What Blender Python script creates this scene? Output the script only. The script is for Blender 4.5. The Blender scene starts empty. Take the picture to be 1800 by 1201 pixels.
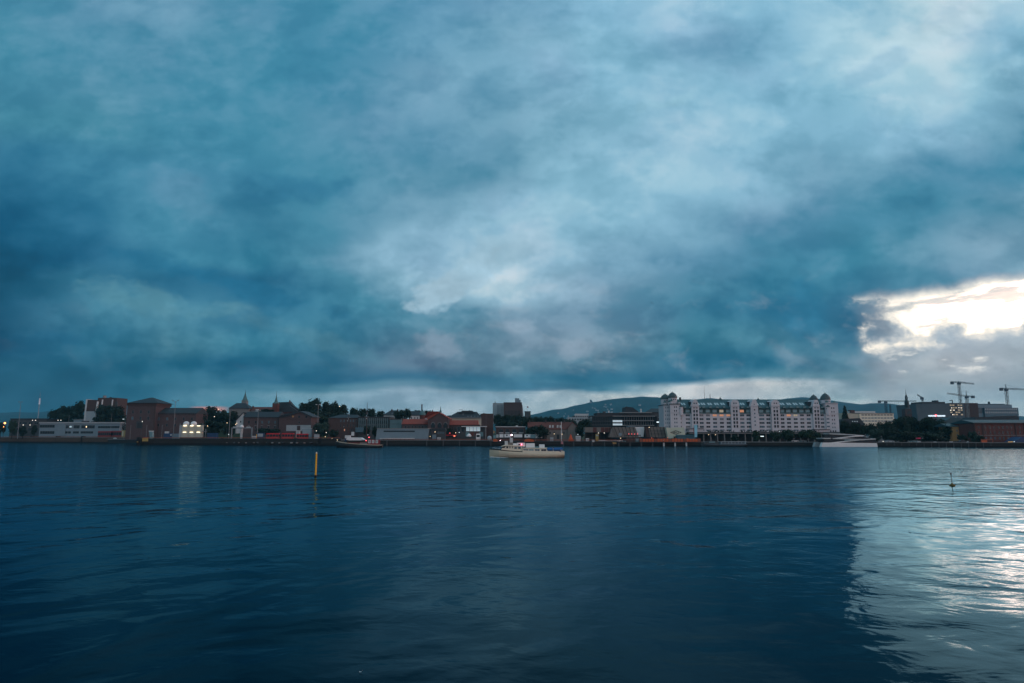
import bpy, bmesh, math, random
from mathutils import Vector, Matrix, noise as mnoise
random.seed(7)
SC = bpy.context.scene
COL = SC.collection
R = math.radians

# ------------------------------------------------------------------ camera geometry
FPX = 1200.0                      # focal length in photo pixels (1800 wide)
CAMH = 6.0
HOR = 766.0                       # photo row of the horizon
T = math.atan((HOR - 600.5) / FPX)
CT, ST = math.cos(T), math.sin(T)

def pq(px, py):
    """photo pixel -> (x/y, z/y) slopes in world space"""
    v = 600.5 - py
    den = FPX * CT - v * ST
    return (px - 900.0) / den, (v * CT + FPX * ST) / den

def X(px, D, py=745.0):
    return pq(px, py)[0] * D

def Z(py, D):
    return CAMH + pq(900, py)[1] * D

cam_d = bpy.data.cameras.new('camera')
cam_d.sensor_width = 36.0
cam_d.lens = 24.0
cam_d.clip_start = 0.1
cam_d.clip_end = 30000.0
cam = bpy.data.objects.new('camera', cam_d)
COL.objects.link(cam)
cam.location = (0, 0, CAMH)
cam.rotation_euler = (math.pi / 2 + T, 0, 0)
SC.camera = cam
SC.view_settings.view_transform = 'Standard'
SC.view_settings.look = 'None'
SC.view_settings.exposure = 0
SC.view_settings.gamma = 1
SC.cycles.max_bounces = 6
SC.cycles.diffuse_bounces = 3
SC.cycles.glossy_bounces = 3
SC.cycles.transparent_max_bounces = 8
SC.cycles.volume_bounces = 0
SC.cycles.adaptive_threshold = 0.006
SC.cycles.caustics_reflective = False
SC.cycles.caustics_refractive = False
SC.cycles.sample_clamp_indirect = 3.0

# ------------------------------------------------------------------ node helper
def lin(c):
    return tuple(((v / 255.0) / 12.92 if v / 255.0 <= 0.04045 else ((v / 255.0 + 0.055) / 1.055) ** 2.4) for v in c)

class NT:
    def __init__(self, tree):
        self.t = tree
        self.n = tree.nodes
        self.l = tree.links

    def node(self, typ, **kw):
        nd = self.n.new(typ)
        for k, v in kw.items():
            setattr(nd, k, v)
        return nd

    def put(self, sock, val):
        if isinstance(val, bpy.types.NodeSocket):
            self.l.new(val, sock)
        elif val is not None:
            sock.default_value = val

    def m(self, op, a, b=None, c=None, clamp=False):
        nd = self.node('ShaderNodeMath', operation=op, use_clamp=clamp)
        for i, v in enumerate((a, b, c)):
            if v is not None:
                self.put(nd.inputs[i], v)
        return nd.outputs[0]

    def vm(self, op, a, b=None):
        nd = self.node('ShaderNodeVectorMath', operation=op)
        self.put(nd.inputs[0], a)
        if b is not None:
            self.put(nd.inputs['Scale' if op == 'SCALE' else 1], b)
        return nd.outputs['Value'] if op in ('LENGTH', 'DOT_PRODUCT') else nd.outputs[0]

    def mr(self, v, a, b, c=0.0, d=1.0, kind='SMOOTHSTEP'):
        nd = self.node('ShaderNodeMapRange', interpolation_type=kind, clamp=True) if kind == 'LINEAR' else self.node('ShaderNodeMapRange', interpolation_type=kind)
        self.put(nd.inputs['Value'], v)
        for k, s in (('From Min', a), ('From Max', b), ('To Min', c), ('To Max', d)):
            self.put(nd.inputs[k], s)
        return nd.outputs[0]

    def mix(self, f, a, b, blend='MIX'):
        nd = self.node('ShaderNodeMix', data_type='RGBA', blend_type=blend, clamp_factor=True)
        self.put(nd.inputs[0], f)
        for i, v in ((6, a), (7, b)):
            if isinstance(v, tuple) and len(v) == 3:
                v = (*v, 1.0)
            self.put(nd.inputs[i], v)
        return nd.outputs[2]

    def xyz(self, x, y, z=0.0):
        nd = self.node('ShaderNodeCombineXYZ')
        for i, v in enumerate((x, y, z)):
            self.put(nd.inputs[i], v)
        return nd.outputs[0]

    def noise(self, vec, scale, detail=4.0, rough=0.55, dist=0.0, dims='3D'):
        nd = self.node('ShaderNodeTexNoise', noise_dimensions=dims)
        self.put(nd.inputs['Vector'], vec)
        nd.inputs['Scale'].default_value = scale
        nd.inputs['Detail'].default_value = detail
        nd.inputs['Roughness'].default_value = rough
        nd.inputs['Distortion'].default_value = dist
        return nd

    def ramp(self, fac, stops, interp='LINEAR'):
        nd = self.node('ShaderNodeValToRGB')
        cr = nd.color_ramp
        cr.interpolation = interp
        cr.elements[0].position, cr.elements[1].position = 0.0, 1.0
        while len(cr.elements) < len(stops):
            cr.elements.new(0.5)
        for e, (p, c) in zip(cr.elements, sorted(stops, key=lambda s: s[0])):
            e.position = p
            e.color = (*c, 1.0)
        self.put(nd.inputs[0], fac)
        return nd.outputs[0]

# ------------------------------------------------------------------ sky: broken overcast at dusk
W = bpy.data.worlds.new('World')
SC.world = W
W.use_nodes = True
W.node_tree.nodes.clear()
w = NT(W.node_tree)
SUN_AZ, SUN_EL = R(34.0), R(9.0)       # east of the view axis, low in the gap in the clouds

SKY_PX = [0, 150, 300, 450, 600, 750, 900, 1050, 1200, 1350, 1500, 1650, 1800]
SKY = {   # cloud colours (linear x 1000) along lines of equal height in the sky, left to right
 -260: [(61.25,254.2,361.3),(90.84,270.5,402),(107,296.1,428.7),(90.84,283.1,412.5),(90.84,296.1,428.7),(141.3,351.5,502.9),(205.1,428.7,577.6),(223.2,467.8,630.8),(262.3,514.9,658.4),(262.3,514.9,658.4),(305,545.7,679.5),(376.3,597.2,701.1),(351.5,564.7,679.5)],
 10: [(62.22,284.5,383.7),(115.6,265.4,415.5),(159.6,308.8,468.2),(90.67,302,464.5),(44.32,265.1,409.8),(89.81,267.8,476.7),(183,369.7,593.3),(166,416.6,646.1),(224.2,548.2,747.1),(178,458.4,672.6),(264.6,549.6,733.5),(495.4,763,837.3),(228,520.9,672.7)],
 75: [(55.75,271.3,367.1),(78.94,273.2,404.8),(96.09,278,417.2),(54.97,271.3,407.7),(63.44,289.2,454.3),(101.4,288.5,485.4),(170.1,358.3,519.6),(202.3,472.6,656.2),(176.7,445.5,656.1),(139.8,379.3,598.6),(291.8,599.5,740.3),(373.9,677.7,750.9),(176.7,436.8,601.9)],
 150: [(75.25,263,352.8),(119.1,318.5,428.6),(81.19,295.6,428.6),(40.31,256.1,384.8),(66.31,280.1,433),(168.9,355,521.5),(166.8,367.5,545.5),(203.7,480.8,679.6),(206.6,496.5,661.6),(166.8,440.3,634.1),(263.8,598.3,753.5),(233,535.3,653.1),(177.1,364.1,476.9)],
 225: [(59.06,246.5,294),(95.13,306.5,369),(56.38,268,378.1),(42.96,250.5,366.4),(80.74,275.1,402.4),(118.3,275.4,428.4),(152.5,322.6,448.1),(261.8,519,679.2),(256.4,578.1,731.1),(219.9,507.7,697.4),(217.4,504.2,701.1),(184.3,433.5,604.4),(157.6,326.3,448.1)],
 300: [(22.3,166.6,294.4),(44.52,221.7,355),(85.62,289,437.6),(35.59,212.8,336.3),(43.76,246.9,357.4),(141.3,305.5,416),(147.8,317.5,419.6),(301.9,598.9,757.4),(240.8,529.2,695.5),(189.5,425.4,590),(168.2,363.8,505.8),(87.98,257.5,400.7),(41.78,229.1,368.8)],
 375: [(4.788,93.92,213.3),(14.62,158.6,290.4),(60.1,287.1,396.2),(33.78,194.5,284),(64.8,232.6,324.1),(182.9,307.5,429.1),(301.1,537.2,690.9),(301.8,583.6,740.5),(193.5,386,555.2),(130.6,272.4,415.4),(83.03,257.8,383.6),(62.82,241,349.4),(172.5,298,383.3)],
 450: [(2.049,62.08,128.6),(6.791,108.4,224.6),(23.4,193.6,307.6),(39.39,245.4,326.5),(142.1,267.5,360.7),(386.3,537.9,707.1),(427.4,666,809.3),(230,356.4,509.9),(143.1,255.5,407.6),(45.53,202.1,308.8),(54.46,272.7,364.1),(186.7,310.6,386.9),(286.3,340.5,403.7)],
 500: [(2.513,52.49,108.6),(45.66,181.4,234.2),(18.65,128.7,216.4),(7.565,117.1,221.6),(104,273.2,348.6),(444.9,589.6,689.3),(445.2,579.4,658.9),(320.2,340.6,431.6),(126.4,240.9,329.3),(20.16,173,252.4),(32.87,193.5,280.3),(154.6,273.5,358.4),(282.4,353.4,423.4)],
 550: [(1.958,47.92,113.2),(66.45,203.7,240.7),(115.2,244.5,287.8),(15.03,148.9,262.1),(88.14,286.3,354.5),(135.8,272.1,327.2),(279.8,283.5,335.4),(269.7,265.7,337.1),(73.76,220.2,297.6),(15.24,144.9,244.4),(46.61,143.6,230.4),(202.5,300.4,373.5),(305,402,456.4)],
 600: [(1.513,54.94,127.1),(25.52,155.1,229.2),(102.5,240.6,277),(44.32,215.5,292.6),(59.77,207.4,274.1),(122,189.1,233.9),(256.6,266.2,315.1),(270.2,268,310.7),(67.25,226.8,275.6),(76.72,207.3,260.6),(49.2,139.7,215.4),(369,446.4,475.1),(493.9,540.8,552.6)],
 640: [(2.221,65.12,113.7),(4.886,88.84,144.8),(13.42,125.4,195.1),(9.134,113.4,202.2),(21.01,119.2,188.1),(165.9,187,237.8),(158.8,225.8,279.3),(129,210.1,259.5),(26.64,149.6,232.7),(25.03,157,239.5),(179.6,259.2,303.4),(453.7,446,408.8),(379.3,416.6,402)],
 663: [(2.318,60.43,100.7),(5.718,89.91,146.3),(35.54,157.4,211.4),(21.39,132.2,214.8),(9.083,91.38,169.9),(38.01,129.5,202.5),(75.92,189.1,264.1),(28.03,148.3,228),(10.41,110.5,203.7),(123.1,264.8,314.8),(319.2,370.9,367.6),(354.9,395.7,359),(272.6,307.9,304.4)],
 678: [(2.322,53.03,89.14),(6.554,86.64,136.4),(30.17,138.8,185.8),(50.93,172.4,231.1),(97.64,215.8,260),(116.3,210.6,260.8),(102.4,215.9,286.9),(79.27,218.6,285.1),(733.1,716.5,657.7),(801.6,739.4,663.5),(379.1,424.6,440.3),(261.9,376.8,377.3),(235.4,328.5,338.6)],
 692: [(2.453,51.05,85.38),(7.401,82.4,129.9),(27.31,132.6,187.6),(116.7,263.8,313.4),(252.3,381.7,415.5),(299.7,399.2,456.4),(412,478.2,521.9),(780.6,762.5,683.4),(729,691.1,622.5),(685.4,654.3,596.9),(485.2,517.5,491),(272.7,397.9,404.6),(241,377.8,389)],
 715: [(2.652,55.03,86.17),(8.085,85.08,123.4),(50.9,170.5,207.1),(93.74,252.6,283.1),(208.3,341.1,383.6),(357.3,454.5,492.6),(503,532.6,522.4),(652.7,690.7,641.1),(530.4,610.1,577.8),(461.7,561.9,532),(593.3,662.5,578),(435.2,607,562.7),(408.7,603.8,560.5)],
 760: [(4.169,61.29,97.13),(10.1,86.26,127.2),(73.36,161.7,184.7),(140.9,246.9,256.2),(243.7,326.2,345.7),(364.8,434.3,446.4),(544.6,550.8,517.2),(536,608.6,579.7),(498.5,603.5,572),(513.5,625,573.3),(689.3,762,653.5),(481.4,636,598.5),(448.4,627.7,590.1)],
}
tc = w.node('ShaderNodeTexCoord')
sep = w.node('ShaderNodeSeparateXYZ')
w.l.new(tc.outputs['Generated'], sep.inputs[0])
dx, dy, dz = sep.outputs
rxy = w.m('SQRT', w.m('ADD', w.m('MULTIPLY', dx, dx), w.m('ADD', w.m('MULTIPLY', dy, dy), 1e-6)))
yc = w.m('MAXIMUM', dy, w.m('MULTIPLY', rxy, 0.70))
q0 = w.m('DIVIDE', dx, yc)
p0 = w.m('MAXIMUM', w.m('DIVIDE', dz, yc), -0.05)
qp = w.xyz(q0, p0, 0.0)
# cloud-sheet coordinates: streets of cloud run towards a point low on the left
inv = w.m('DIVIDE', 1.0, w.m('ADD', p0, 0.16))
cx = w.m('MULTIPLY', w.m('ADD', q0, 0.22), inv)
sheet = w.xyz(cx, w.m('MULTIPLY', inv, 0.50), 0.0)
# domain warp
wn = w.noise(w.vm('MULTIPLY', qp, (1.0, 1.7, 1.0)), 4.2, 3.0, 0.50)
ws = w.noise(sheet, 1.5, 3.0, 0.5)
wv = w.vm('SUBTRACT', wn.outputs['Color'], (0.5, 0.5, 0.5))
wsv = w.vm('SUBTRACT', ws.outputs['Color'], (0.5, 0.5, 0.5))
s1 = w.node('ShaderNodeSeparateXYZ'); w.l.new(wv, s1.inputs[0])
s2 = w.node('ShaderNodeSeparateXYZ'); w.l.new(wsv, s2.inputs[0])
amp_p = w.mr(p0, 0.02, 0.30, 0.025, 0.11)
qw = w.m('ADD', q0, w.m('ADD', w.m('MULTIPLY', s1.outputs[0], 0.15), w.m('MULTIPLY', s2.outputs[0], 0.07)))
pw = w.m('ADD', p0, w.m('MULTIPLY', amp_p, w.m('ADD', s1.outputs[1], w.m('MULTIPLY', s2.outputs[1], 0.6))))
fac = w.m('MULTIPLY', w.m('ADD', qw, 1.0), 0.5, clamp=True)
col = None
rows = sorted(SKY, reverse=True)                     # from the horizon upwards
prev_p = None
for py in rows:
    stops = [((pq(px, py)[0] + 1) / 2, tuple(v / 1000.0 for v in c)) for px, c in zip(SKY_PX, SKY[py])]
    rc = w.ramp(fac, stops)
    p = pq(900, py)[1]
    col = rc if col is None else w.mix(w.mr(pw, prev_p, p), col, rc)
    prev_p = p
# billows and streaks in the cloud sheet
f1 = w.noise(sheet, 1.7, 9.0, 0.55).outputs[0]
wq = w.xyz(w.m('MULTIPLY_ADD', s1.outputs[2], 0.05, q0), w.m('MULTIPLY_ADD', s1.outputs[0], 0.03, p0), 0.0)
f2 = w.noise(w.vm('MULTIPLY', wq, (1.0, 1.6, 1.0)), 5.0, 9.0, 0.55).outputs[0]
f3 = w.noise(w.vm('MULTIPLY', qp, (1.0, 5.5, 1.0)), 6.0, 6.0, 0.55).outputs[0]
f4 = w.noise(w.vm('MULTIPLY', wq, (1.0, 1.4, 1.0)), 14.0, 9.0, 0.58).outputs[0]
lowf = w.mr(p0, 0.06, 0.22, 1.0, 0.0)
mod = w.m('ADD', w.m('MULTIPLY', w.m('SUBTRACT', f1, 0.5), 0.55), w.m('MULTIPLY', w.m('SUBTRACT', w.mr(f2, 0.40, 0.58), 0.5), 0.24))
mod = w.m('ADD', mod, w.m('MULTIPLY', w.m('MULTIPLY', w.m('SUBTRACT', f3, 0.5), 0.7), lowf))
mod = w.m('ADD', mod, w.m('MULTIPLY', w.m('SUBTRACT', w.mr(f4, 0.40, 0.60), 0.5), w.mr(p0, 0.08, 0.34, 0.33, 0.12)))
mod = w.m('MAXIMUM', w.m('ADD', mod, 1.0), 0.35)
lum = w.vm('DOT_PRODUCT', col, (0.25, 0.55, 0.20))
dm = w.m('SUBTRACT', mod, 1.0)
col = w.vm('ADD', w.vm('SCALE', col, w.m('MULTIPLY_ADD', dm, 0.35, 1.0)), w.vm('SCALE', (0.80, 1.03, 1.12), w.m('MULTIPLY', w.m('MULTIPLY', dm, 0.62), lum)))
col = w.vm('MAXIMUM', col, (0.003, 0.02, 0.04))
lum2 = w.vm('DOT_PRODUCT', col, (0.25, 0.55, 0.20))
HUES = [(10, 56, 82), (20, 82, 114), (45, 110, 142), (70, 137, 165), (95, 150, 177), (118, 168, 192), (140, 187, 210), (160, 199, 217), (185, 212, 224), (215, 226, 232)]
hl = [lin(c) for c in HUES]
lums = [0.25 * c[0] + 0.55 * c[1] + 0.20 * c[2] for c in hl]
hue = w.ramp(lum2, list(zip(lums, hl)), 'LINEAR')
col = w.mix(w.mr(p0, 0.10, 0.20, 0.45, 0.75), col, hue)
tint = w.noise(qp, 5.0, 4.0, 0.5).outputs[0]
col = w.mix(w.mr(tint, 0.42, 0.75, 0.0, 0.30), col, w.vm('MULTIPLY', col, (1.45, 0.99, 1.04)))
# ragged lit fringes on the low cumulus
fr = w.noise(w.vm('MULTIPLY', w.xyz(qw, pw, 0.3), (1.0, 1.5, 1.0)), 16.0, 9.0, 0.62).outputs[0]
fr_m = w.m('MULTIPLY', w.mr(fr, 0.52, 0.78, 0.0, 0.28), w.m('MULTIPLY', w.mr(p0, 0.07, 0.10), w.mr(p0, 0.27, 0.17)))
fr_m = w.m('MULTIPLY', fr_m, w.mr(q0, -0.25, 0.05, 0.15, 1.0))
col = w.mix(fr_m, col, lin((188, 196, 206)))
# single lit and shaded billows with ragged edges
pn_ = w.m('SUBTRACT', w.noise(w.vm('MULTIPLY', qp, (1.0, 1.5, 1.0)), 11.0, 8.0, 0.58).outputs[0], 0.5)
pn2 = w.m('SUBTRACT', w.noise(w.vm('MULTIPLY', w.xyz(qw, pw, 0.7), (1.0, 1.5, 1.0)), 8.0, 5.0, 0.5).outputs[0], 0.5)
rag = w.m('ADD', w.m('MULTIPLY', pn_, 3.6), w.m('MULTIPLY', pn2, 2.6))
soft_mod = w.m('MULTIPLY_ADD', w.m('SUBTRACT', mod, 1.0), 0.8, 1.0)
for bx, by, rx, ry, ang, cc, kk, soft in (
        (808, 498, 92, 26, -27, (172, 203, 220), 0.85, 0.40), (885, 448, 100, 34, -12, (160, 196, 215), 0.65, 0.6), (965, 505, 46, 13, -8, (158, 185, 203), 0.6, 0.5), (935, 372, 90, 18, -14, (150, 194, 214), 0.5, 0.7),
        (775, 608, 62, 26, 14, (134, 152, 170), 0.7, 0.6), (1008, 618, 66, 34, 10, (142, 158, 174), 0.6, 0.85), (995, 580, 44, 22, 0, (132, 152, 172), 0.45, 0.9), (1388, 622, 60, 22, 38, (130, 154, 170), 0.55, 0.9), (895, 572, 50, 16, 10, (155, 173, 190), 0.5, 0.8),
        (260, 528, 150, 26, 10, (88, 140, 156), 0.6, 0.6), (520, 585, 120, 22, 16, (84, 134, 152), 0.5, 0.7), (440, 508, 210, 20, 16, (30, 102, 136), 0.6, 0.7), (505, 345, 105, 34, 4, (46, 112, 146), 0.6, 0.8), (330, 348, 70, 34, 20, (98, 148, 176), 0.4, 0.9), (130, 600, 120, 16, 12, (26, 92, 124), 0.5, 0.8),
        (1412, 552, 52, 74, 20, (42, 112, 144), 0.6, 0.7), (1250, 470, 150, 30, -16, (84, 136, 164), 0.4, 0.9), (1560, 380, 170, 26, -18, (74, 138, 166), 0.4, 0.9), (1545, 642, 60, 20, 14, (122, 144, 160), 0.6, 0.5),
        (1650, 52, 170, 30, -26, (188, 216, 227), 0.6, 1.0), (1460, 72, 90, 30, -46, (170, 207, 222), 0.45, 1.1), (1690, 155, 190, 26, -24, (168, 206, 221), 0.45, 1.1), (1750, 198, 170, 26, -22, (108, 157, 182), 0.5, 1.1), (1180, 180, 60, 20, -20, (152, 198, 216), 0.5, 0.7), (1545, 120, 90, 18, -30, (122, 172, 200), 0.4, 0.8),
        (960, 679, 170, 7, 0, (62, 114, 142), 0.7, 0.6), (790, 689, 130, 2.6, 1, (150, 176, 190), 0.6, 0.5)):
    bq_, bp_ = pq(bx, by)
    ca, sa = math.cos(R(ang)), math.sin(R(ang))
    dx_ = w.m('SUBTRACT', q0, bq_); dy_ = w.m('SUBTRACT', p0, bp_)
    a_ = w.m('MULTIPLY', w.m('SUBTRACT', w.m('MULTIPLY', dx_, ca), w.m('MULTIPLY', dy_, sa)), 1200.0 / rx)
    b_ = w.m('MULTIPLY', w.m('ADD', w.m('MULTIPLY', dx_, sa), w.m('MULTIPLY', dy_, ca)), 1200.0 / ry)
    d_ = w.m('SUBTRACT', 1.0, w.m('SQRT', w.m('MULTIPLY_ADD', a_, a_, w.m('MULTIPLY', b_, b_))))
    d_ = w.m('ADD', d_, rag)
    col = w.mix(w.mr(d_, -0.1, soft, 0.0, kk), col, w.vm('SCALE', lin(cc), soft_mod))
# the gap in the clouds, right
gn = w.noise(w.vm('MULTIPLY', qp, (1.0, 1.6, 1.0)), 9.0, 3.0, 0.55)
gv = w.vm('SUBTRACT', gn.outputs['Color'], (0.5, 0.5, 0.5))
s3 = w.node('ShaderNodeSeparateXYZ'); w.l.new(gv, s3.inputs[0])
gq = w.m('ADD', q0, w.m('MULTIPLY', s3.outputs[0], 0.045))
gp = w.m('ADD', p0, w.m('MULTIPLY', s3.outputs[1], 0.018))
puff = w.noise(w.vm('MULTIPLY', w.xyz(gq, gp, 0.0), (1.0, 1.35, 1.0)), 19.0, 9.0, 0.60).outputs[0]
puff = w.m('SUBTRACT', puff, 0.5)
dq = w.m('SUBTRACT', w.m('MINIMUM', gq, 0.95), 0.521)
top = w.m('MULTIPLY_ADD', dq, 0.155, 0.2005)
bot = w.m('MULTIPLY_ADD', dq, 0.120, 0.125)
d_top = w.m('ADD', w.m('SUBTRACT', top, gp), w.m('MULTIPLY', puff, 0.026))
d_bot = w.m('ADD', w.m('SUBTRACT', gp, bot), w.m('MULTIPLY', puff, 0.060))
d_lef = w.m('ADD', w.m('MULTIPLY', w.m('SUBTRACT', gq, 0.528), 0.6), w.m('MULTIPLY', puff, 0.085))
sdf = w.m('MINIMUM', d_top, w.m('MINIMUM', d_bot, d_lef))
def blob(bq, bp, rq, rp):
    a = w.m('POWER', w.m('DIVIDE', w.m('SUBTRACT', gq, bq), rq), 2.0)
    b = w.m('POWER', w.m('DIVIDE', w.m('SUBTRACT', gp, bp), rp), 2.0)
    d = w.m('SUBTRACT', w.m('SQRT', w.m('ADD', a, b)), 1.0)
    return w.m('ADD', w.m('MULTIPLY', d, rp), w.m('MULTIPLY', puff, 0.075))
for bq, bp, rq, rp in ((0.545, 0.150, 0.042, 0.012), (0.648, 0.140, 0.020, 0.015), (0.792, 0.155, 0.03, 0.024), (0.532, 0.186, 0.022, 0.007)):
    sdf = w.m('MINIMUM', sdf, blob(bq, bp, rq, rp))
gap = w.m('POWER', w.mr(sdf, -0.009, 0.014), 1.5)
thin = w.noise(w.vm('MULTIPLY', w.xyz(w.m('MULTIPLY_ADD', p0, -0.6, q0), w.m('MULTIPLY_ADD', q0, -0.15, p0), 0.0), (1.0, 6.0, 1.0)), 9.0, 6.0, 0.55).outputs[0]
gap = w.m('MULTIPLY', gap, w.m('SUBTRACT', 1.0, w.m('MULTIPLY', w.mr(thin, 0.47, 0.66, 0.0, 0.60), w.mr(sdf, 0.045, 0.0, 0.5, 1.0))))
thin_m = w.mr(thin, 0.50, 0.60)
deepgap = w.m('MULTIPLY', w.mr(sdf, 0.008, 0.030), w.mr(q0, 0.53, 0.80, 0.05, 1.0))
deepgap = w.m('MULTIPLY', deepgap, w.m('SUBTRACT', 1.0, w.m('MULTIPLY', thin_m, 0.97)))
# small clear rifts in the bank below the gap
rift = w.m('MULTIPLY', w.mr(w.noise(w.vm('MULTIPLY', w.xyz(gq, gp, 0.0), (1.0, 2.6, 1.0)), 17.0, 7.0, 0.6).outputs[0], 0.53, 0.66, 0.0, 0.8),
           w.m('MULTIPLY', w.mr(q0, 0.50, 0.60), w.m('MULTIPLY', w.mr(p0, 0.085, 0.10), w.mr(p0, 0.135, 0.122))))
rim = w.m('MULTIPLY', w.mr(d_top, -0.014, 0.0), w.mr(gq, 0.50, 0.56))
col = w.mix(w.m('MULTIPLY', rim, 0.28), col, lin((214, 200, 198)))
brim = w.m('MULTIPLY', w.mr(sdf, -0.014, 0.002), w.m('MULTIPLY', w.mr(q0, 0.50, 0.56), w.mr(p0, 0.172, 0.155)))
col = w.mix(w.m('MULTIPLY', brim, 0.6), col, lin((214, 218, 220)))
col = w.mix(rift, col, (1.0, 0.97, 0.90))
# after-glow slit low on the left
slit = w.m('MULTIPLY', w.m('MULTIPLY', w.mr(p0, 0.033, 0.037), w.mr(p0, 0.044, 0.039)), w.m('MULTIPLY', w.mr(q0, -0.475, -0.455), w.mr(q0, -0.405, -0.435)))
col = w.mix(w.m('MULTIPLY', slit, 0.9), col, lin((235, 140, 105)))
# sky behind the camera and below the horizon
col = w.mix(w.mr(dy, 0.25, -0.35), col, w.vm('SCALE', (0.40, 0.52, 0.62), w.m('MULTIPLY_ADD', f1, 0.6, 0.7)))
col = w.mix(w.mr(dz, -0.005, -0.05), col, (0.02, 0.07, 0.11))
nish = w.node('ShaderNodeTexSky', sky_type='NISHITA', sun_disc=False)
nish.sun_elevation = SUN_EL
nish.sun_rotation = SUN_AZ
nish.altitude = 0
b_sky = w.node('ShaderNodeBackground'); w.l.new(nish.outputs[0], b_sky.inputs[0]); b_sky.inputs[1].default_value = 0.10
b_cl = w.node('ShaderNodeBackground'); w.l.new(col, b_cl.inputs[0]); b_cl.inputs[1].default_value = 1.0
veil = w.node('ShaderNodeBackground'); w.l.new(w.mix(deepgap, (1.02, 1.0, 0.95), (27.0, 10.8, 7.6)), veil.inputs[0]); veil.inputs[1].default_value = 1.0
clear = w.node('ShaderNodeMixShader'); clear.inputs[0].default_value = 0.9
w.l.new(b_sky.outputs[0], clear.inputs[1]); w.l.new(veil.outputs[0], clear.inputs[2])
mx = w.node('ShaderNodeMixShader')
w.l.new(gap, mx.inputs[0]); w.l.new(b_cl.outputs[0], mx.inputs[1]); w.l.new(clear.outputs[0], mx.inputs[2])
out = w.node('ShaderNodeOutputWorld')
w.l.new(mx.outputs[0], out.inputs[0])
W.cycles.sampling_method = 'MANUAL'
W.cycles.sample_map_resolution = 1024

sun_d = bpy.data.lights.new('sun', 'SUN')
sun_d.energy = 0.06
sun_d.angle = R(16)
sun_d.color = (1.0, 0.93, 0.84)
sun = bpy.data.objects.new('sun', sun_d)
COL.objects.link(sun)
sd = Vector((math.sin(SUN_AZ) * math.cos(SUN_EL), math.cos(SUN_AZ) * math.cos(SUN_EL), math.sin(SUN_EL)))
sun.rotation_euler = (-sd).to_track_quat('-Z', 'Y').to_euler()
sun.location = (0, 0, 300)

# ------------------------------------------------------------------ materials
MATS = {}
def mat(name, base, rough=0.8, var=0.25, scale=0.6, bump=0.0, metal=0.0, spec=0.3, stretch=(1, 1, 1)):
    """plain procedural material: base colour broken up by noise"""
    if name in MATS:
        return MATS[name]
    m = bpy.data.materials.new(name)
    m.use_nodes = True
    n = NT(m.node_tree)
    bs = n.n['Principled BSDF']
    t = n.node('ShaderNodeTexCoord')
    v = n.vm('MULTIPLY', t.outputs['Object'], stretch)
    nz = n.noise(v, scale, 5.0, 0.6).outputs[0]
    k = n.m('MULTIPLY_ADD', n.m('SUBTRACT', nz, 0.5), var * 2, 1.0)
    n.put(bs.inputs['Base Color'], n.vm('SCALE', base, k))
    bs.inputs['Roughness'].default_value = rough
    bs.inputs['Metallic'].default_value = metal
    bs.inputs['Specular IOR Level'].default_value = spec
    if bump:
        b = n.node('ShaderNodeBump')
        b.inputs['Strength'].default_value = bump
        b.inputs['Distance'].default_value = 0.05
        n.put(b.inputs['Height'], n.noise(v, scale * 8, 3.0).outputs[0])
        n.put(bs.inputs['Normal'], b.outputs[0])
    MATS[name] = m
    return m

def glow(name, colr, strength):
    if name in MATS:
        return MATS[name]
    m = bpy.data.materials.new(name)
    m.use_nodes = True
    n = NT(m.node_tree)
    bs = n.n['Principled BSDF']
    bs.inputs['Base Color'].default_value = (*colr, 1)
    bs.inputs['Emission Color'].default_value = (*colr, 1)
    bs.inputs['Emission Strength'].default_value = strength
    MATS[name] = m
    return m

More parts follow.
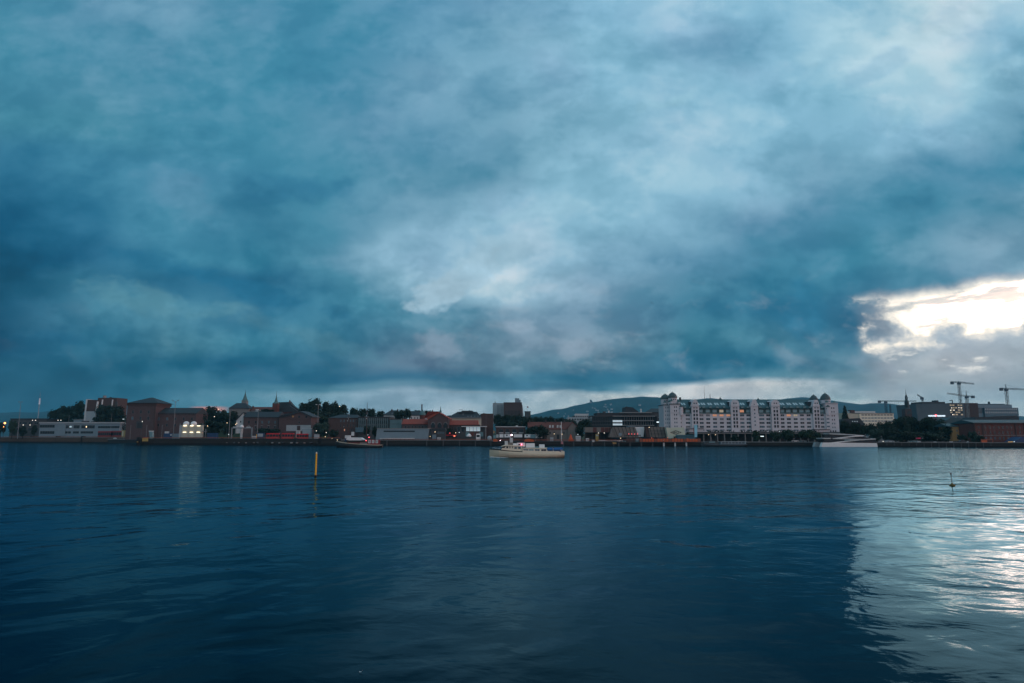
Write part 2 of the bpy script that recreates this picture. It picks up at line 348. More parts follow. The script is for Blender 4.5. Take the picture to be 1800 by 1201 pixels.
# ------------------------------------------------------------------ water
def water_material():
    m = bpy.data.materials.new('harbour_water')
    m.use_nodes = True
    n = NT(m.node_tree)
    n.n.remove(n.n['Principled BSDF'])
    deep = n.node('ShaderNodeBsdfDiffuse')
    deep.inputs[0].default_value = (0.0004, 0.007, 0.013, 1)
    gl = n.node('ShaderNodeBsdfGlossy')
    gl.inputs['Color'].default_value = (0.44, 0.81, 1.0, 1)
    gl.inputs['Roughness'].default_value = 0.06
    fr = n.node('ShaderNodeFresnel')
    fr.inputs['IOR'].default_value = 1.10
    ms = n.node('ShaderNodeMixShader')
    n.l.new(fr.outputs[0], ms.inputs[0]); n.l.new(deep.outputs[0], ms.inputs[1]); n.l.new(gl.outputs[0], ms.inputs[2])
    n.l.new(ms.outputs[0], n.n['Material Output'].inputs['Surface'])
    g = n.node('ShaderNodeNewGeometry')
    pos = g.outputs['Position']
    v = n.vm('MULTIPLY', pos, (0.85, 1.0, 1.0))
    rot = n.node('ShaderNodeVectorRotate', rotation_type='Z_AXIS')
    n.put(rot.inputs['Vector'], v)
    rot.inputs['Angle'].default_value = R(14)
    v = rot.outputs[0]
    patch = n.noise(n.vm('MULTIPLY', pos, (0.22, 1.0, 1.0)), 0.05, 3.0, 0.55).outputs[0]
    pk = n.mr(patch, 0.38, 0.66, 0.35, 1.35)
    rot2 = n.node('ShaderNodeVectorRotate', rotation_type='Z_AXIS')
    n.put(rot2.inputs['Vector'], pos); rot2.inputs['Angle'].default_value = R(40)
    swell = n.noise(n.vm('MULTIPLY', rot2.outputs[0], (1.0, 0.7, 1.0)), 0.20, 2.0, 0.5, 0.4).outputs[0]
    mid = n.noise(v, 0.75, 2.0, 0.5, 0.6).outputs[0]
    small = n.noise(v, 2.6, 3.0, 0.55, 0.3).outputs[0]
    sepw = n.node('ShaderNodeSeparateXYZ'); n.l.new(pos, sepw.inputs[0])
    far = n.m('MULTIPLY', n.mr(n.m('ADD', sepw.outputs[1], n.m('MULTIPLY', patch, 120.0)), 170.0, 310.0), 3.0)
    mid_w = n.mr(n.m('MULTIPLY_ADD', patch, 60.0, sepw.outputs[1]), 60.0, 190.0, 0.0, 1.4)
    near_w = n.mr(sepw.outputs[1], 12.0, 60.0, 0.55, 1.0)
    pk = n.m('ADD', n.m('MULTIPLY', pk, near_w), n.m('ADD', mid_w, far))
    h = n.m('MULTIPLY', n.m('ADD', n.m('MULTIPLY', mid, 0.056), n.m('MULTIPLY', small, 0.010)), pk)
    h = n.m('ADD', h, n.m('MULTIPLY', swell, 0.24))
    b = n.node('ShaderNodeBump')
    b.inputs['Strength'].default_value = 1.0
    b.inputs['Distance'].default_value = 1.0
    n.put(b.inputs['Height'], h)
    for nd in (deep, gl, fr):
        n.put(nd.inputs['Normal'], b.outputs[0])
    return m

def link(name, me, m=None, parent=None):
    o = bpy.data.objects.new(name, me)
    COL.objects.link(o)
    if m is not None:
        for mm in (m if isinstance(m, (list, tuple)) else [m]):
            me.materials.append(mm)
    if parent is not None:
        o.parent = parent
    return o

def sheet_mesh(name, pts, m):
    me = bpy.data.meshes.new(name)
    me.from_pydata([tuple(p) for p in pts], [], [tuple(range(len(pts)))])
    return link(name, me, m)

wat = sheet_mesh('water', [(-5400, -700, 0), (5400, -700, 0), (5400, 900, 0), (-5400, 900, 0)], water_material())
wat['kind'] = 'structure'
# ------------------------------------------------------------------ mesh helpers
class MB:
    """collects shapes; build() links them as ONE mesh object"""
    def __init__(self):
        self.v, self.f, self.mi = [], [], []

    def add(self, vs, fs, mi=0):
        o = len(self.v)
        self.v += [tuple(p) for p in vs]
        for f in fs:
            self.f.append(tuple(i + o for i in f))
            self.mi.append(mi)
        return self

    def box(self, x0, x1, y0, y1, z0, z1, mi=0):
        return self.add([(x0, y0, z0), (x1, y0, z0), (x1, y1, z0), (x0, y1, z0), (x0, y0, z1), (x1, y0, z1), (x1, y1, z1), (x0, y1, z1)],
                        [(0, 3, 2, 1), (4, 5, 6, 7), (0, 1, 5, 4), (1, 2, 6, 5), (2, 3, 7, 6), (3, 0, 4, 7)], mi)

    def prism(self, pts, y0, y1, mi=0):
        """xz outline pushed back along y"""
        n = len(pts)
        vs = [(x, y0, z) for x, z in pts] + [(x, y1, z) for x, z in pts]
        fs = [tuple(range(n)), tuple(range(2 * n - 1, n - 1, -1))] + [(i, i + n, (i + 1) % n + n, (i + 1) % n) for i in range(n)]
        return self.add(vs, fs, mi)

    def prism_x(self, pts, x0, x1, mi=0):
        """yz outline pushed along x"""
        n = len(pts)
        vs = [(x0, y, z) for y, z in pts] + [(x1, y, z) for y, z in pts]
        fs = [tuple(range(n)), tuple(range(2 * n - 1, n - 1, -1))] + [(i, i + n, (i + 1) % n + n, (i + 1) % n) for i in range(n)]
        return self.add(vs, fs, mi)

    def hip(self, x0, x1, y0, y1, z0, z1, rx0, rx1, ry, mi=0):
        """hipped roof with a ridge (rx0..rx1 at depth ry)"""
        return self.add([(x0, y0, z0), (x1, y0, z0), (x1, y1, z0), (x0, y1, z0), (rx0, ry, z1), (rx1, ry, z1)],
                        [(0, 1, 5, 4), (1, 2, 5), (2, 3, 4, 5), (3, 0, 4), (0, 3, 2, 1)], mi)

    def lathe(self, prof, cx=0, cy=0, n=12, mi=0):
        """profile of (radius, z) turned round a vertical axis"""
        vs, fs = [], []
        for r, z in prof:
            for k in range(n):
                a = 2 * math.pi * (k + 0.5) / n
                vs.append((cx + r * math.cos(a), cy + r * math.sin(a), z))
        for j in range(len(prof) - 1):
            for k in range(n):
                k2 = (k + 1) % n
                fs.append((j * n + k, j * n + k2, (j + 1) * n + k2, (j + 1) * n + k))
        fs.append(tuple(range(n - 1, -1, -1)))
        fs.append(tuple(range((len(prof) - 1) * n, len(prof) * n)))
        return self.add(vs, fs, mi)

    def tube(self, a, b, r0, r1=None, n=6, mi=0):
        a, b = Vector(a), Vector(b)
        r1 = r0 if r1 is None else r1
        d = (b - a).normalized()
        u = d.orthogonal().normalized()
        v = d.cross(u)
        vs = []
        for p, r in ((a, r0), (b, r1)):
            for k in range(n):
                t = 2 * math.pi * k / n
                vs.append(p + (u * math.cos(t) + v * math.sin(t)) * r)
        fs = [(k, (k + 1) % n, (k + 1) % n + n, k + n) for k in range(n)]
        fs += [tuple(range(n - 1, -1, -1)), tuple(range(n, 2 * n))]
        return self.add(vs, fs, mi)

    def window(self, w, h, fr=0.12, dep=0.14, cols=1, rows=1):
        """frame (material 0) round recessed panes (material 1), one connected shape facing -y"""
        xs = [-w / 2]
        for c in range(cols):
            a = -w / 2 + w * c / cols
            xs += [a + fr, a + w / cols - (fr if c == cols - 1 else fr * 0.0)]
        xs[-1] = w / 2 - fr
        xs.append(w / 2)
        xs = sorted(set(round(x, 4) for x in xs))
        zs = [-h / 2]
        for r in range(rows):
            a = -h / 2 + h * r / rows
            zs += [a + fr, a + h / rows]
        zs[-1] = h / 2 - fr
        zs.append(h / 2)
        zs = sorted(set(round(z, 4) for z in zs))
        yf, yb = -0.05, 0.0
        nx, nz = len(xs), len(zs)
        vs = [(x, yf, z) for z in zs for x in xs]
        fs, mi = [], []
        for j in range(nz - 1):
            for i in range(nx - 1):
                pane = (i % 2 == 1) and (j % 2 == 1)
                fs.append((j * nx + i, j * nx + i + 1, (j + 1) * nx + i + 1, (j + 1) * nx + i))
                mi.append(1 if pane else 0)
        o = len(self.v)
        self.v += vs
        for f, m_ in zip(fs, mi):
            self.f.append(tuple(i + o for i in f)); self.mi.append(m_)
        # returns to the wall
        b = [(-w / 2, 0.1, -h / 2), (w / 2, 0.1, -h / 2), (w / 2, 0.1, h / 2), (-w / 2, 0.1, h / 2)]
        ob = len(self.v)
        self.v += b
        c = [o, o + nx - 1, o + nx * nz - 1, o + nx * (nz - 1)]
        for k in range(4):
            self.f.append((c[k], ob + k, ob + (k + 1) % 4, c[(k + 1) % 4])); self.mi.append(0)
        return self

    def mesh(self, name, mats):
        me = bpy.data.meshes.new(name)
        me.from_pydata(self.v, [], self.f)
        for m in (mats if isinstance(mats, (list, tuple)) else [mats]):
            me.materials.append(m)
        me.polygons.foreach_set('material_index', self.mi)
        me.update()
        return me

    def build(self, name, mats, parent=None, loc=None, smooth=False):
        bm = bmesh.new()
        me = self.mesh(name, mats)
        bm.from_mesh(me)
        bmesh.ops.recalc_face_normals(bm, faces=bm.faces)
        bm.to_mesh(me); bm.free()
        if smooth:
            me.polygons.foreach_set('use_smooth', [True] * len(me.polygons))
        o = link(name, me, None, parent)
        if loc is not None:
            o.location = loc
        return o

def tag(o, label=None, cat=None, group=None, kind=None):
    if label: o['label'] = label
    if cat: o['category'] = cat
    if group: o['group'] = group
    if kind: o['kind'] = kind
    return o

def Q(px):
    """distance of the far quay face at a photo column"""
    pts = [(-300, 700), (0, 626), (200, 576), (245, 566), (245.01, 452), (300, 449), (600, 424), (800, 411), (1200, 400), (1440, 385), (1700, 364), (1900, 352), (2200, 330)]
    for (a, da), (b, db) in zip(pts, pts[1:]):
        if a <= px <= b:
            return da + (db - da) * (px - a) / (b - a)
    return pts[-1][1] if px > 0 else pts[0][1]

def G(px):
    """quay deck level"""
    return 3.4 if px < 600 else (2.8 if px < 860 else 2.3)

class Th:
    """a thing: an Empty at its base; parts are placed by photo column and row at the thing's own distance"""
    def __init__(self, name, label, cat, px, D, z0=None, group=None):
        self.D, self.px = D, px
        self.x0 = X(px, D)
        self.z0 = G(px) if z0 is None else z0
        o = bpy.data.objects.new(name, None)
        COL.objects.link(o)
        o.empty_display_size = 0.5
        o.location = (self.x0, D, self.z0)
        self.o = tag(o, label, cat, group, 'thing')

    def x(self, px, d=0.0):
        return X(px, self.D + d) - self.x0

    def z(self, py, d=0.0):
        return Z(py, self.D + d) - self.z0

    def box(self, name, px0, px1, py0, py1, d0, d1, m, parent=None, base=False):
        """py0 top, py1 bottom"""
        zb = 0.0 if base else self.z(py1, d0)
        return MB().box(self.x(px0, d0), self.x(px1, d0), d0, d1, zb, self.z(py0, d0), 0).build(name, m, parent or self.o)

    def prism(self, name, pts, d0, d1, m, parent=None):
        return MB().prism([(self.x(a, d0), self.z(b, d0)) for a, b in pts], d0, d1).build(name, m, parent or self.o)

    def gable_x(self, name, px0, px1, py_ridge, py_eave, d0, d1, m, parent=None, over=0.4, flat=0.5):
        """pitched roof, ridge along x"""
        ze, zr = self.z(py_eave, d0), self.z(py_ridge, d0)
        dm = d0 + (d1 - d0) * flat
        return MB().prism_x([(d0 - over, ze - 0.15), (d1 + over, ze - 0.15), (d1 + over, ze + 0.1), (dm, zr), (d0 - over, ze + 0.1)],
                            self.x(px0, d0), self.x(px1, d0)).build(name, m, parent or self.o)

    def hip(self, name, px0, px1, py_ridge, py_eave, d0, d1, r0, r1, m, parent=None, over=0.4):
        return MB().hip(self.x(px0, d0), self.x(px1, d0), d0 - over, d1 + over, self.z(py_eave, d0), self.z(py_ridge, d0),
                        self.x(r0, d0), self.x(r1, d0), (d0 + d1) / 2).build(name, m, parent or self.o)

    def win(self, px, py, w, h, d=0.0, m='glass_dark', frame='frame_grey', cols=1, rows=1, parent=None, name='window'):
        """window of w x h photo pixels on the wall at depth d"""
        s = (self.D + d) / FPX
        key = (round(w * s, 2), round(h * s, 2), m, frame, cols, rows)
        if key not in WIN:
            fr = min(0.08, w * s / cols * 0.08, h * s / rows * 0.08)
            WIN[key] = MB().window(w * s, h * s, fr, cols=cols, rows=rows).mesh('window', [MATS[frame], MATS[m]])
        o = bpy.data.objects.new(name, WIN[key])
        COL.objects.link(o)
        o.parent = parent or self.o
        o.location = (self.x(px, d), d, self.z(py, d))
        return o

    def part(self, mb, name, m, parent=None, loc=None, smooth=False):
        return mb.build(name, m, parent or self.o, loc, smooth)
WIN = {}

def copy_tree(o, parent=None):
    c = o.copy()
    COL.objects.link(c)
    if parent is not None:
        c.parent = parent
    for ch in list(o.children):
        copy_tree(ch, c)
    return c

# palette ------------------------------------------------------------
mat('brick_dark', (0.085, 0.058, 0.058), 0.9, 0.35, 0.5, 0.3)
mat('brick_red', (0.105, 0.042, 0.036), 0.9, 0.3, 0.5, 0.3)
mat('brick_brown', (0.07, 0.046, 0.042), 0.9, 0.3, 0.6, 0.3)
mat('roof_slate', (0.030, 0.038, 0.045), 0.7, 0.25, 0.7, 0.2)
mat('roof_red', (0.28, 0.060, 0.040), 0.85, 0.3, 0.8, 0.2)
mat('roof_rust', (0.13, 0.045, 0.035), 0.85, 0.3, 0.8, 0.2)
mat('copper_green', (0.075, 0.160, 0.165), 0.65, 0.25, 0.5)
mat('roof_teal', (0.032, 0.075, 0.088), 0.6, 0.3, 0.35, stretch=(1, 1, 0.5))
mat('stone_grey', (0.19, 0.19, 0.185), 0.9, 0.25, 0.5, 0.2)
mat('stone_brown', (0.08, 0.054, 0.04), 0.95, 0.45, 0.35, 0.5, stretch=(0.6, 1, 2))
mat('stone_dark', (0.028, 0.026, 0.024), 0.95, 0.5, 0.4, 0.5, stretch=(0.6, 1, 2))
mat('concrete', (0.22, 0.23, 0.23), 0.9, 0.2, 0.4, 0.2)
mat('concrete_dark', (0.06, 0.066, 0.07), 0.9, 0.25, 0.4, 0.2)
mat('white_paint', (0.72, 0.74, 0.74), 0.55, 0.10, 0.6)
mat('white_plaster', (0.50, 0.52, 0.52), 0.85, 0.15, 0.5)
mat('grey_plaster', (0.32, 0.36, 0.38), 0.85, 0.15, 0.5)
mat('grey_blue', (0.17, 0.24, 0.28), 0.7, 0.15, 0.3)
mat('lilac_wall', (0.54, 0.53, 0.56), 0.85, 0.24, 0.22, stretch=(1, 1, 0.35))
mat('lilac_trim', (0.46, 0.455, 0.48), 0.85, 0.12, 0.25)
mat('cream', (0.72, 0.66, 0.52), 0.6, 0.12, 0.5)
mat('cream_dark', (0.54, 0.48, 0.36), 0.7, 0.2, 0.5)
mat('ochre_wall', (0.42, 0.24, 0.10), 0.85, 0.15, 0.4)
mat('ochre_pale', (0.46, 0.42, 0.33), 0.85, 0.15, 0.4)
mat('timber_dark', (0.045, 0.038, 0.034), 0.9, 0.3, 0.8)
mat('timber_grey', (0.17, 0.155, 0.14), 0.9, 0.25, 0.6, stretch=(3, 1, 0.6))
mat('black_paint', (0.012, 0.013, 0.014), 0.5, 0.2, 0.5)
mat('metal_grey', (0.20, 0.22, 0.23), 0.5, 0.15, 0.8, metal=0.4)
mat('metal_dark', (0.045, 0.055, 0.062), 0.55, 0.15, 0.8, metal=0.3)
mat('crane_blue', (0.05, 0.09, 0.12), 0.6, 0.15, 0.8)
mat('crane_pale', (0.20, 0.22, 0.22), 0.6, 0.15, 0.8)
mat('frame_grey', (0.17, 0.18, 0.19), 0.7, 0.1, 1.0)
mat('frame_white', (0.55, 0.56, 0.56), 0.7, 0.1, 1.0)
mat('frame_dark', (0.03, 0.035, 0.04), 0.7, 0.1, 1.0)
mat('frame_lilac', (0.50, 0.47, 0.51), 0.8, 0.1, 1.0)
mat('glass_dark', (0.008, 0.012, 0.016), 0.25, 0.4, 0.6, spec=0.35)
mat('glass_blue', (0.05, 0.10, 0.13), 0.15, 0.4, 0.4, spec=0.5)
mat('glass_teal', (0.13, 0.24, 0.26), 0.2, 0.3, 0.4, spec=0.5)
mat('red_paint', (0.50, 0.018, 0.025), 0.4, 0.15, 0.8)
mat('red_dim', (0.22, 0.022, 0.028), 0.5, 0.2, 0.8)
mat('orange_paint', (0.50, 0.10, 0.030), 0.55, 0.25, 0.5)
mat('orange_cloth', (0.55, 0.09, 0.035), 0.9, 0.2, 0.7)
mat('rust_rail', (0.27, 0.085, 0.050), 0.8, 0.35, 0.4)
mat('yellow_paint', (0.85, 0.43, 0.012), 0.5, 0.12, 1.5)
mat('mustard', (0.36, 0.26, 0.08), 0.7, 0.2, 0.6)
mat('blue_paint', (0.020, 0.055, 0.13), 0.6, 0.2, 0.6)
mat('awning_blue', (0.020, 0.13, 0.36), 0.8, 0.15, 0.8)
mat('tent_teal', (0.055, 0.13, 0.16), 0.8, 0.2, 0.5)
mat('rubber', (0.010, 0.010, 0.011), 0.9, 0.3, 1.0)
mat('leaf_dark', (0.01, 0.024, 0.013), 0.9, 0.5, 0.25)
mat('leaf_mid', (0.018, 0.038, 0.018), 0.9, 0.5, 0.25)
mat('leaf_blue', (0.024, 0.05, 0.036), 0.9, 0.5, 0.25)
mat('bark', (0.02, 0.016, 0.013), 0.95, 0.3, 1.0)
glow('lamp_warm', (1.0, 0.72, 0.42), 2.6)
glow('lamp_white', (1.0, 0.93, 0.80), 2.2)
glow('lamp_cool', (0.80, 0.95, 1.0), 1.5)
glow('lamp_sodium', (1.0, 0.33, 0.08), 6.0)
glow('lamp_red', (1.0, 0.10, 0.12), 3.0)
glow('win_warm', (1.0, 0.42, 0.20), 0.26)
glow('win_pale', (0.9, 0.72, 0.45), 0.10)
glow('win_cool', (0.62, 0.80, 0.88), 0.30)
glow('sign_white', (0.70, 0.85, 0.92), 0.32)
# ------------------------------------------------------------------ ground, quay walls, hills
def ground_mesh():
    vs, fs = [], []
    cols = [-220, -60, 100, 245, 245.01, 400, 599.9, 600, 859.9, 860, 1085, 1232, 1440, 1700, 1900, 2020]
    ys = [0.0, 0.03, 0.3, 1.0]
    for px in cols:
        D0 = Q(px) + 0.6
        x0 = X(px, D0)
        for k in ys:
            vs.append((x0 + (px - 900) * 3.0 * k, D0 + (7090 - D0) * k, G(px) + 6.0 * (k - 0.03 if k > 0.03 else 0)))
    n = len(ys)
    for i in range(len(cols) - 1):
        for j in range(n - 1):
            fs.append((i * n + j, (i + 1) * n + j, (i + 1) * n + j + 1, i * n + j + 1))
    me = bpy.data.meshes.new('ground')
    me.from_pydata(vs, [], fs)
    return link('ground', me, mat('ground_paving', (0.055, 0.056, 0.056), 0.95, 0.4, 0.08, 0.3))
tag(ground_mesh(), kind='structure')

RIDGE = [(-400, 730), (-100, 727), (0, 725.5), (25, 724.5), (55, 725.5), (85, 722.5), (110, 727), (200, 733), (500, 738), (800, 742), (860, 741), (925, 731),
         (945, 727), (965, 722), (990, 718), (1010, 714), (1040, 707), (1075, 702), (1100, 699.5), (1130, 697.5), (1160, 698.5), (1180, 702), (1200, 705),
         (1240, 700.5), (1270, 701), (1300, 704), (1340, 705), (1375, 702), (1400, 699.5), (1415, 698), (1440, 701), (1470, 705), (1500, 709), (1520, 711),
         (1545, 708.5), (1570, 709.5), (1600, 715), (1640, 722), (1700, 728), (1800, 732), (2000, 735), (2300, 738)]
def ridge(px):
    for (a, za), (b, zb) in zip(RIDGE, RIDGE[1:]):
        if a <= px <= b:
            return za + (zb - za) * (px - a) / (b - a)
    return 738
HD0, HD1 = 3300.0, 5900.0
def hill_at(px, t):
    """point of the hillside: t = 0 foot, 1 ridge"""
    D = HD0 + (HD1 - HD0) * t
    zr = Z(ridge(px) + 1.2 * mnoise.noise((px * 0.05, 0, 3)), HD1)
    xr = X(px, HD1)
    x = X(px, D)
    rough = mnoise.noise((x * 0.002, D * 0.002, 0)) * 30 + mnoise.noise((x * 0.007, D * 0.007, 5)) * 10
    return Vector((x, D, max(4.0, 4 + (zr - 4) * (t ** 1.15) + rough * min(1, 3 * t * (1 - t)) )))
def hills():
    vs, fs = [], []
    pxs = list(range(-140, 1941, 8))
    NT_ = 26
    for px in pxs:
        for j in range(NT_ + 1):
            vs.append(hill_at(px, j / NT_))
        p = hill_at(px, 1.0)
        vs.append((p.x * 1.02, 7100, 0))
    n = NT_ + 2
    for i in range(len(pxs) - 1):
        for j in range(n - 1):
            fs.append((i * n + j, (i + 1) * n + j, (i + 1) * n + j + 1, i * n + j + 1))
    me = bpy.data.meshes.new('hills')
    me.from_pydata(vs, [], fs)
    me.polygons.foreach_set('use_smooth', [True] * len(fs))
    m = bpy.data.materials.new('hill_forest_hazy')
    m.use_nodes = True
    n_ = NT(m.node_tree)
    bs = n_.n['Principled BSDF']
    g = n_.node('ShaderNodeNewGeometry')
    a = n_.noise(g.outputs['Position'], 0.006, 7.0, 0.62).outputs[0]
    b = n_.noise(g.outputs['Position'], 0.05, 4.0, 0.6).outputs[0]
    c = n_.mix(n_.mr(a, 0.42, 0.62), (0.003, 0.024, 0.026), (0.006, 0.042, 0.046))  # blue of the distant haze is mixed into these forest colours
    n_.put(bs.inputs['Base Color'], n_.vm('SCALE', c, n_.m('MULTIPLY_ADD', b, 1.1, 0.45)))
    bs.inputs['Roughness'].default_value = 0.95
    bs.inputs['Specular IOR Level'].default_value = 0.1
    bp = n_.node('ShaderNodeBump'); bp.inputs['Distance'].default_value = 9.0; bp.inputs['Strength'].default_value = 0.9
    n_.put(bp.inputs['Height'], n_.noise(g.outputs['Position'], 0.06, 4.0, 0.6).outputs[0]); n_.put(bs.inputs['Normal'], bp.outputs[0])
    return tag(link('hills', me, m), kind='structure')
hills()

def mound(name, px0, px1, D0, D1, top, m, k=0.5):
    """a low rounded rise of the ground between two photo columns"""
    vs, fs = [], []
    n, r = 28, 12
    for i in range(n + 1):
        u = i / n
        px = px0 + (px1 - px0) * u
        for j in range(r + 1):
            t = j / r
            D = D0 + (D1 - D0) * t
            h = (math.sin(math.pi * u) ** k) * (math.sin(math.pi * min(1, t * 1.0)) ** 0.6)
            x = X(px, D)
            vs.append((x, D, 2.0 + top * h * (0.92 + 0.12 * mnoise.noise((x * 0.03, D * 0.03, 1)))))
    for i in range(n):
        for j in range(r):
            fs.append((i * (r + 1) + j, (i + 1) * (r + 1) + j, (i + 1) * (r + 1) + j + 1, i * (r + 1) + j + 1))
    me = bpy.data.meshes.new(name)
    me.from_pydata(vs, [], fs)
    me.polygons.foreach_set('use_smooth', [True] * len(fs))
    return tag(link(name, me, m), kind='structure')
GRASSY = mat('grassy_slope', (0.030, 0.045, 0.020), 0.95, 0.5, 0.1, 0.5)
mound('terrain', 335, 700, 530, 760, 25.0, GRASSY)
mound('terrain', 60, 250, 640, 800, 17.0, GRASSY)
mound('terrain', 800, 1060, 560, 900, 11.0, GRASSY)

def quay(label, a, b, top, m, depth=2.5, cap=None, cat='quay wall', foot=None):
    """a stretch of quay between two photo columns: wall body and coping"""
    t = Th('quay_wall', label, cat, (a + b) / 2, Q((a + b) / 2), 0.0)
    da, db = Q(a) - t.D, Q(b) - t.D
    z1 = Z(top, t.D)
    def quad(y0, y1, z0, zt, name, mm):
        xa, xb = X(a, Q(a)) - t.x0, X(b, Q(b)) - t.x0
        return MB().add([(xa, da + y0, z0), (xb, db + y0, z0), (xb, db + y1, z0), (xa, da + y1, z0), (xa, da + y0, zt), (xb, db + y0, zt), (xb, db + y1, zt), (xa, da + y1, zt)],
                        [(0, 3, 2, 1), (4, 5, 6, 7), (0, 1, 5, 4), (1, 2, 6, 5), (2, 3, 7, 6), (3, 0, 4, 7)]).build(name, mm, t.o)
    quad(0, depth, -1.5, z1 - 0.3, 'wall', m)
    quad(-0.25, depth + 0.1, z1 - 0.3, z1, 'coping', cap or MATS['concrete_dark'])
    if foot:
        quad(-0.35, 0.0, -1.0, foot, 'tide_band', MATS['rubber'])
    t.z1 = z1
    t.off = lambda px: Q(px) - t.D
    return t

def rail(t, a, b, m, h=1.0, step=6.0, name='guard_rail'):
    """post and rail barrier along the top of a quay"""
    mb = MB()
    for k in range(2):
        zz = t.z1 + h * (0.55 if k else 1.0)
        mb.tube((X(a, Q(a)) - t.x0, t.off(a) + 0.3, zz), (X(b, Q(b)) - t.x0, t.off(b) + 0.3, zz), 0.09, n=5)
    n = max(2, int((b - a) / step))
    for i in range(n + 1):
        px = a + (b - a) * i / n
        x = X(px, Q(px)) - t.x0
        mb.box(x - 0.06, x + 0.06, t.off(px) + 0.24, t.off(px) + 0.36, t.z1 - 0.1, t.z1 + h)
    return mb.build(name, m, t.o)

def fender(t, px, w, zt, zb=-0.6, m='rubber', d=0.6, name='fender'):
    x = X(px, Q(px)) - t.x0
    return MB().box(x - w / 2, x + w / 2, t.off(px) - d, t.off(px) + 0.05, zb, zt).build(name, MATS[m], t.o)

q1 = quay('long brown stone quay wall at the far left with three dark fender bays', -80, 245, 768.6, MATS['stone_brown'], cap=MATS['stone_grey'], foot=0.9)
for px in (60.5, 105, 149): fender(q1, px, 3.6, q1.z1 + 0.9, d=0.9)
rail(q1, -70, 240, MATS['rust_rail'], 0.8, 9.0)
q2 = quay('dark quay wall with grey boulders in front of the brick warehouses', 245.01, 600, 771.0, MATS['stone_dark'], cap=MATS['concrete_dark'], foot=1.3)
for px in (274, 321, 392, 461, 522, 564): fender(q2, px, 2.0, q2.z1 + 0.2)
rail(q2, 262, 598, MATS['rust_rail'], 0.7, 7.0)
MB().add([(X(245.01, 452) - q2.x0, 452 - q2.D, -1.5), (X(245.01, 452) - q2.x0, 570 - q2.D, -1.5), (X(245.01, 452) - q2.x0, 570 - q2.D, q2.z1 - 0.3), (X(245.01, 452) - q2.x0, 452 - q2.D, q2.z1 - 0.3),
          (X(245.01, 452) - q2.x0 + 2, 452.2 - q2.D, -1.5), (X(245.01, 452) - q2.x0 + 2, 570 - q2.D, -1.5), (X(245.01, 452) - q2.x0 + 2, 570 - q2.D, q2.z1 - 0.3), (X(245.01, 452) - q2.x0 + 2, 452.2 - q2.D, q2.z1 - 0.3)],
         [(0, 1, 2, 3), (4, 7, 6, 5), (0, 3, 7, 4), (1, 5, 6, 2), (3, 2, 6, 7)]).build('return_wall', MATS['stone_dark'], q2.o)
q3 = quay('dark timber-piled quay below the long grey terminal', 600, 860, 773.6, MATS['stone_dark'], cap=MATS['concrete'], foot=0.9)
for px in (681, 750.5, 779.5, 808, 836, 863): fender(q3, px, 0.6, q3.z1 - 0.4, m='concrete_dark', d=0.4, name='pile')
rail(q3, 670, 858, MATS['rust_rail'], 0.55, 7.0)
q4 = quay('dark quay wall behind the cream ferry under the white trucks', 860, 1085, 775.6, MATS['stone_dark'], cap=MATS['concrete_dark'], foot=0.9)
for px in (900, 935, 990, 1008, 1040, 1062, 1078): fender(q4, px, 0.7, q4.z1 - 0.4, m='concrete_dark', d=0.4, name='pile')
rail(q4, 862, 1084, MATS['rust_rail'], 0.9, 7.0)
q5 = quay('dark quay wall behind the piled red-fenced pier', 1085, 1232, 777.4, MATS['stone_dark'], cap=MATS['concrete_dark'], foot=0.7)
q6 = quay('dark rough stone quay wall below the warehouse arcade', 1232, 1440, 776.9, MATS['stone_dark'], cap=MATS['concrete'], foot=0.8)
q7 = quay('low stone quay wall under the trees on the right', 1440, 2150, 778.0, MATS['stone_dark'], cap=MATS['stone_grey'], foot=0.7)
for i, px in enumerate(range(1556, 1790, 13)):
    fender(q7, px, 0.35, q7.z1 - 0.25, m='concrete_dark', d=0.25, name='pile')

# boulders of the revetment at the foot of the dark wall
rk = random.Random(3)
def rock_mesh(seed, m):
    bm = bmesh.new()
    bmesh.ops.create_icosphere(bm, subdivisions=2, radius=1.0)
    for v in bm.verts:
        v.co *= 0.8 + 0.35 * mnoise.noise(v.co * 1.3 + Vector((seed, 0, 0)))
        v.co.z *= 0.7
    me = bpy.data.meshes.new('boulder')
    bm.to_mesh(me); bm.free()
    me.materials.append(m)
    return me
ROCKS = [rock_mesh(s, MATS['stone_grey'] if s % 2 else MATS['concrete_dark']) for s in range(4)]
for px in range(402, 560, 11):
    s = rk.uniform(0.6, 1.2)
    o = bpy.data.objects.new('boulder', ROCKS[rk.randrange(4)])
    COL.objects.link(o)
    p = px + rk.uniform(-3, 3)
    o.location = (X(p, Q(p) - 1.0), Q(p) - 1.0, 1.5)
    o.scale = (s * 1.3, s, s * 0.9)
    o.rotation_euler = (0, 0, rk.uniform(0, 6))
    tag(o, 'pale boulder lodged along the dark quay wall below the red buses', 'boulder', 'boulders along the dark quay wall')
# ------------------------------------------------------------------ left third of the shore
M = MATS
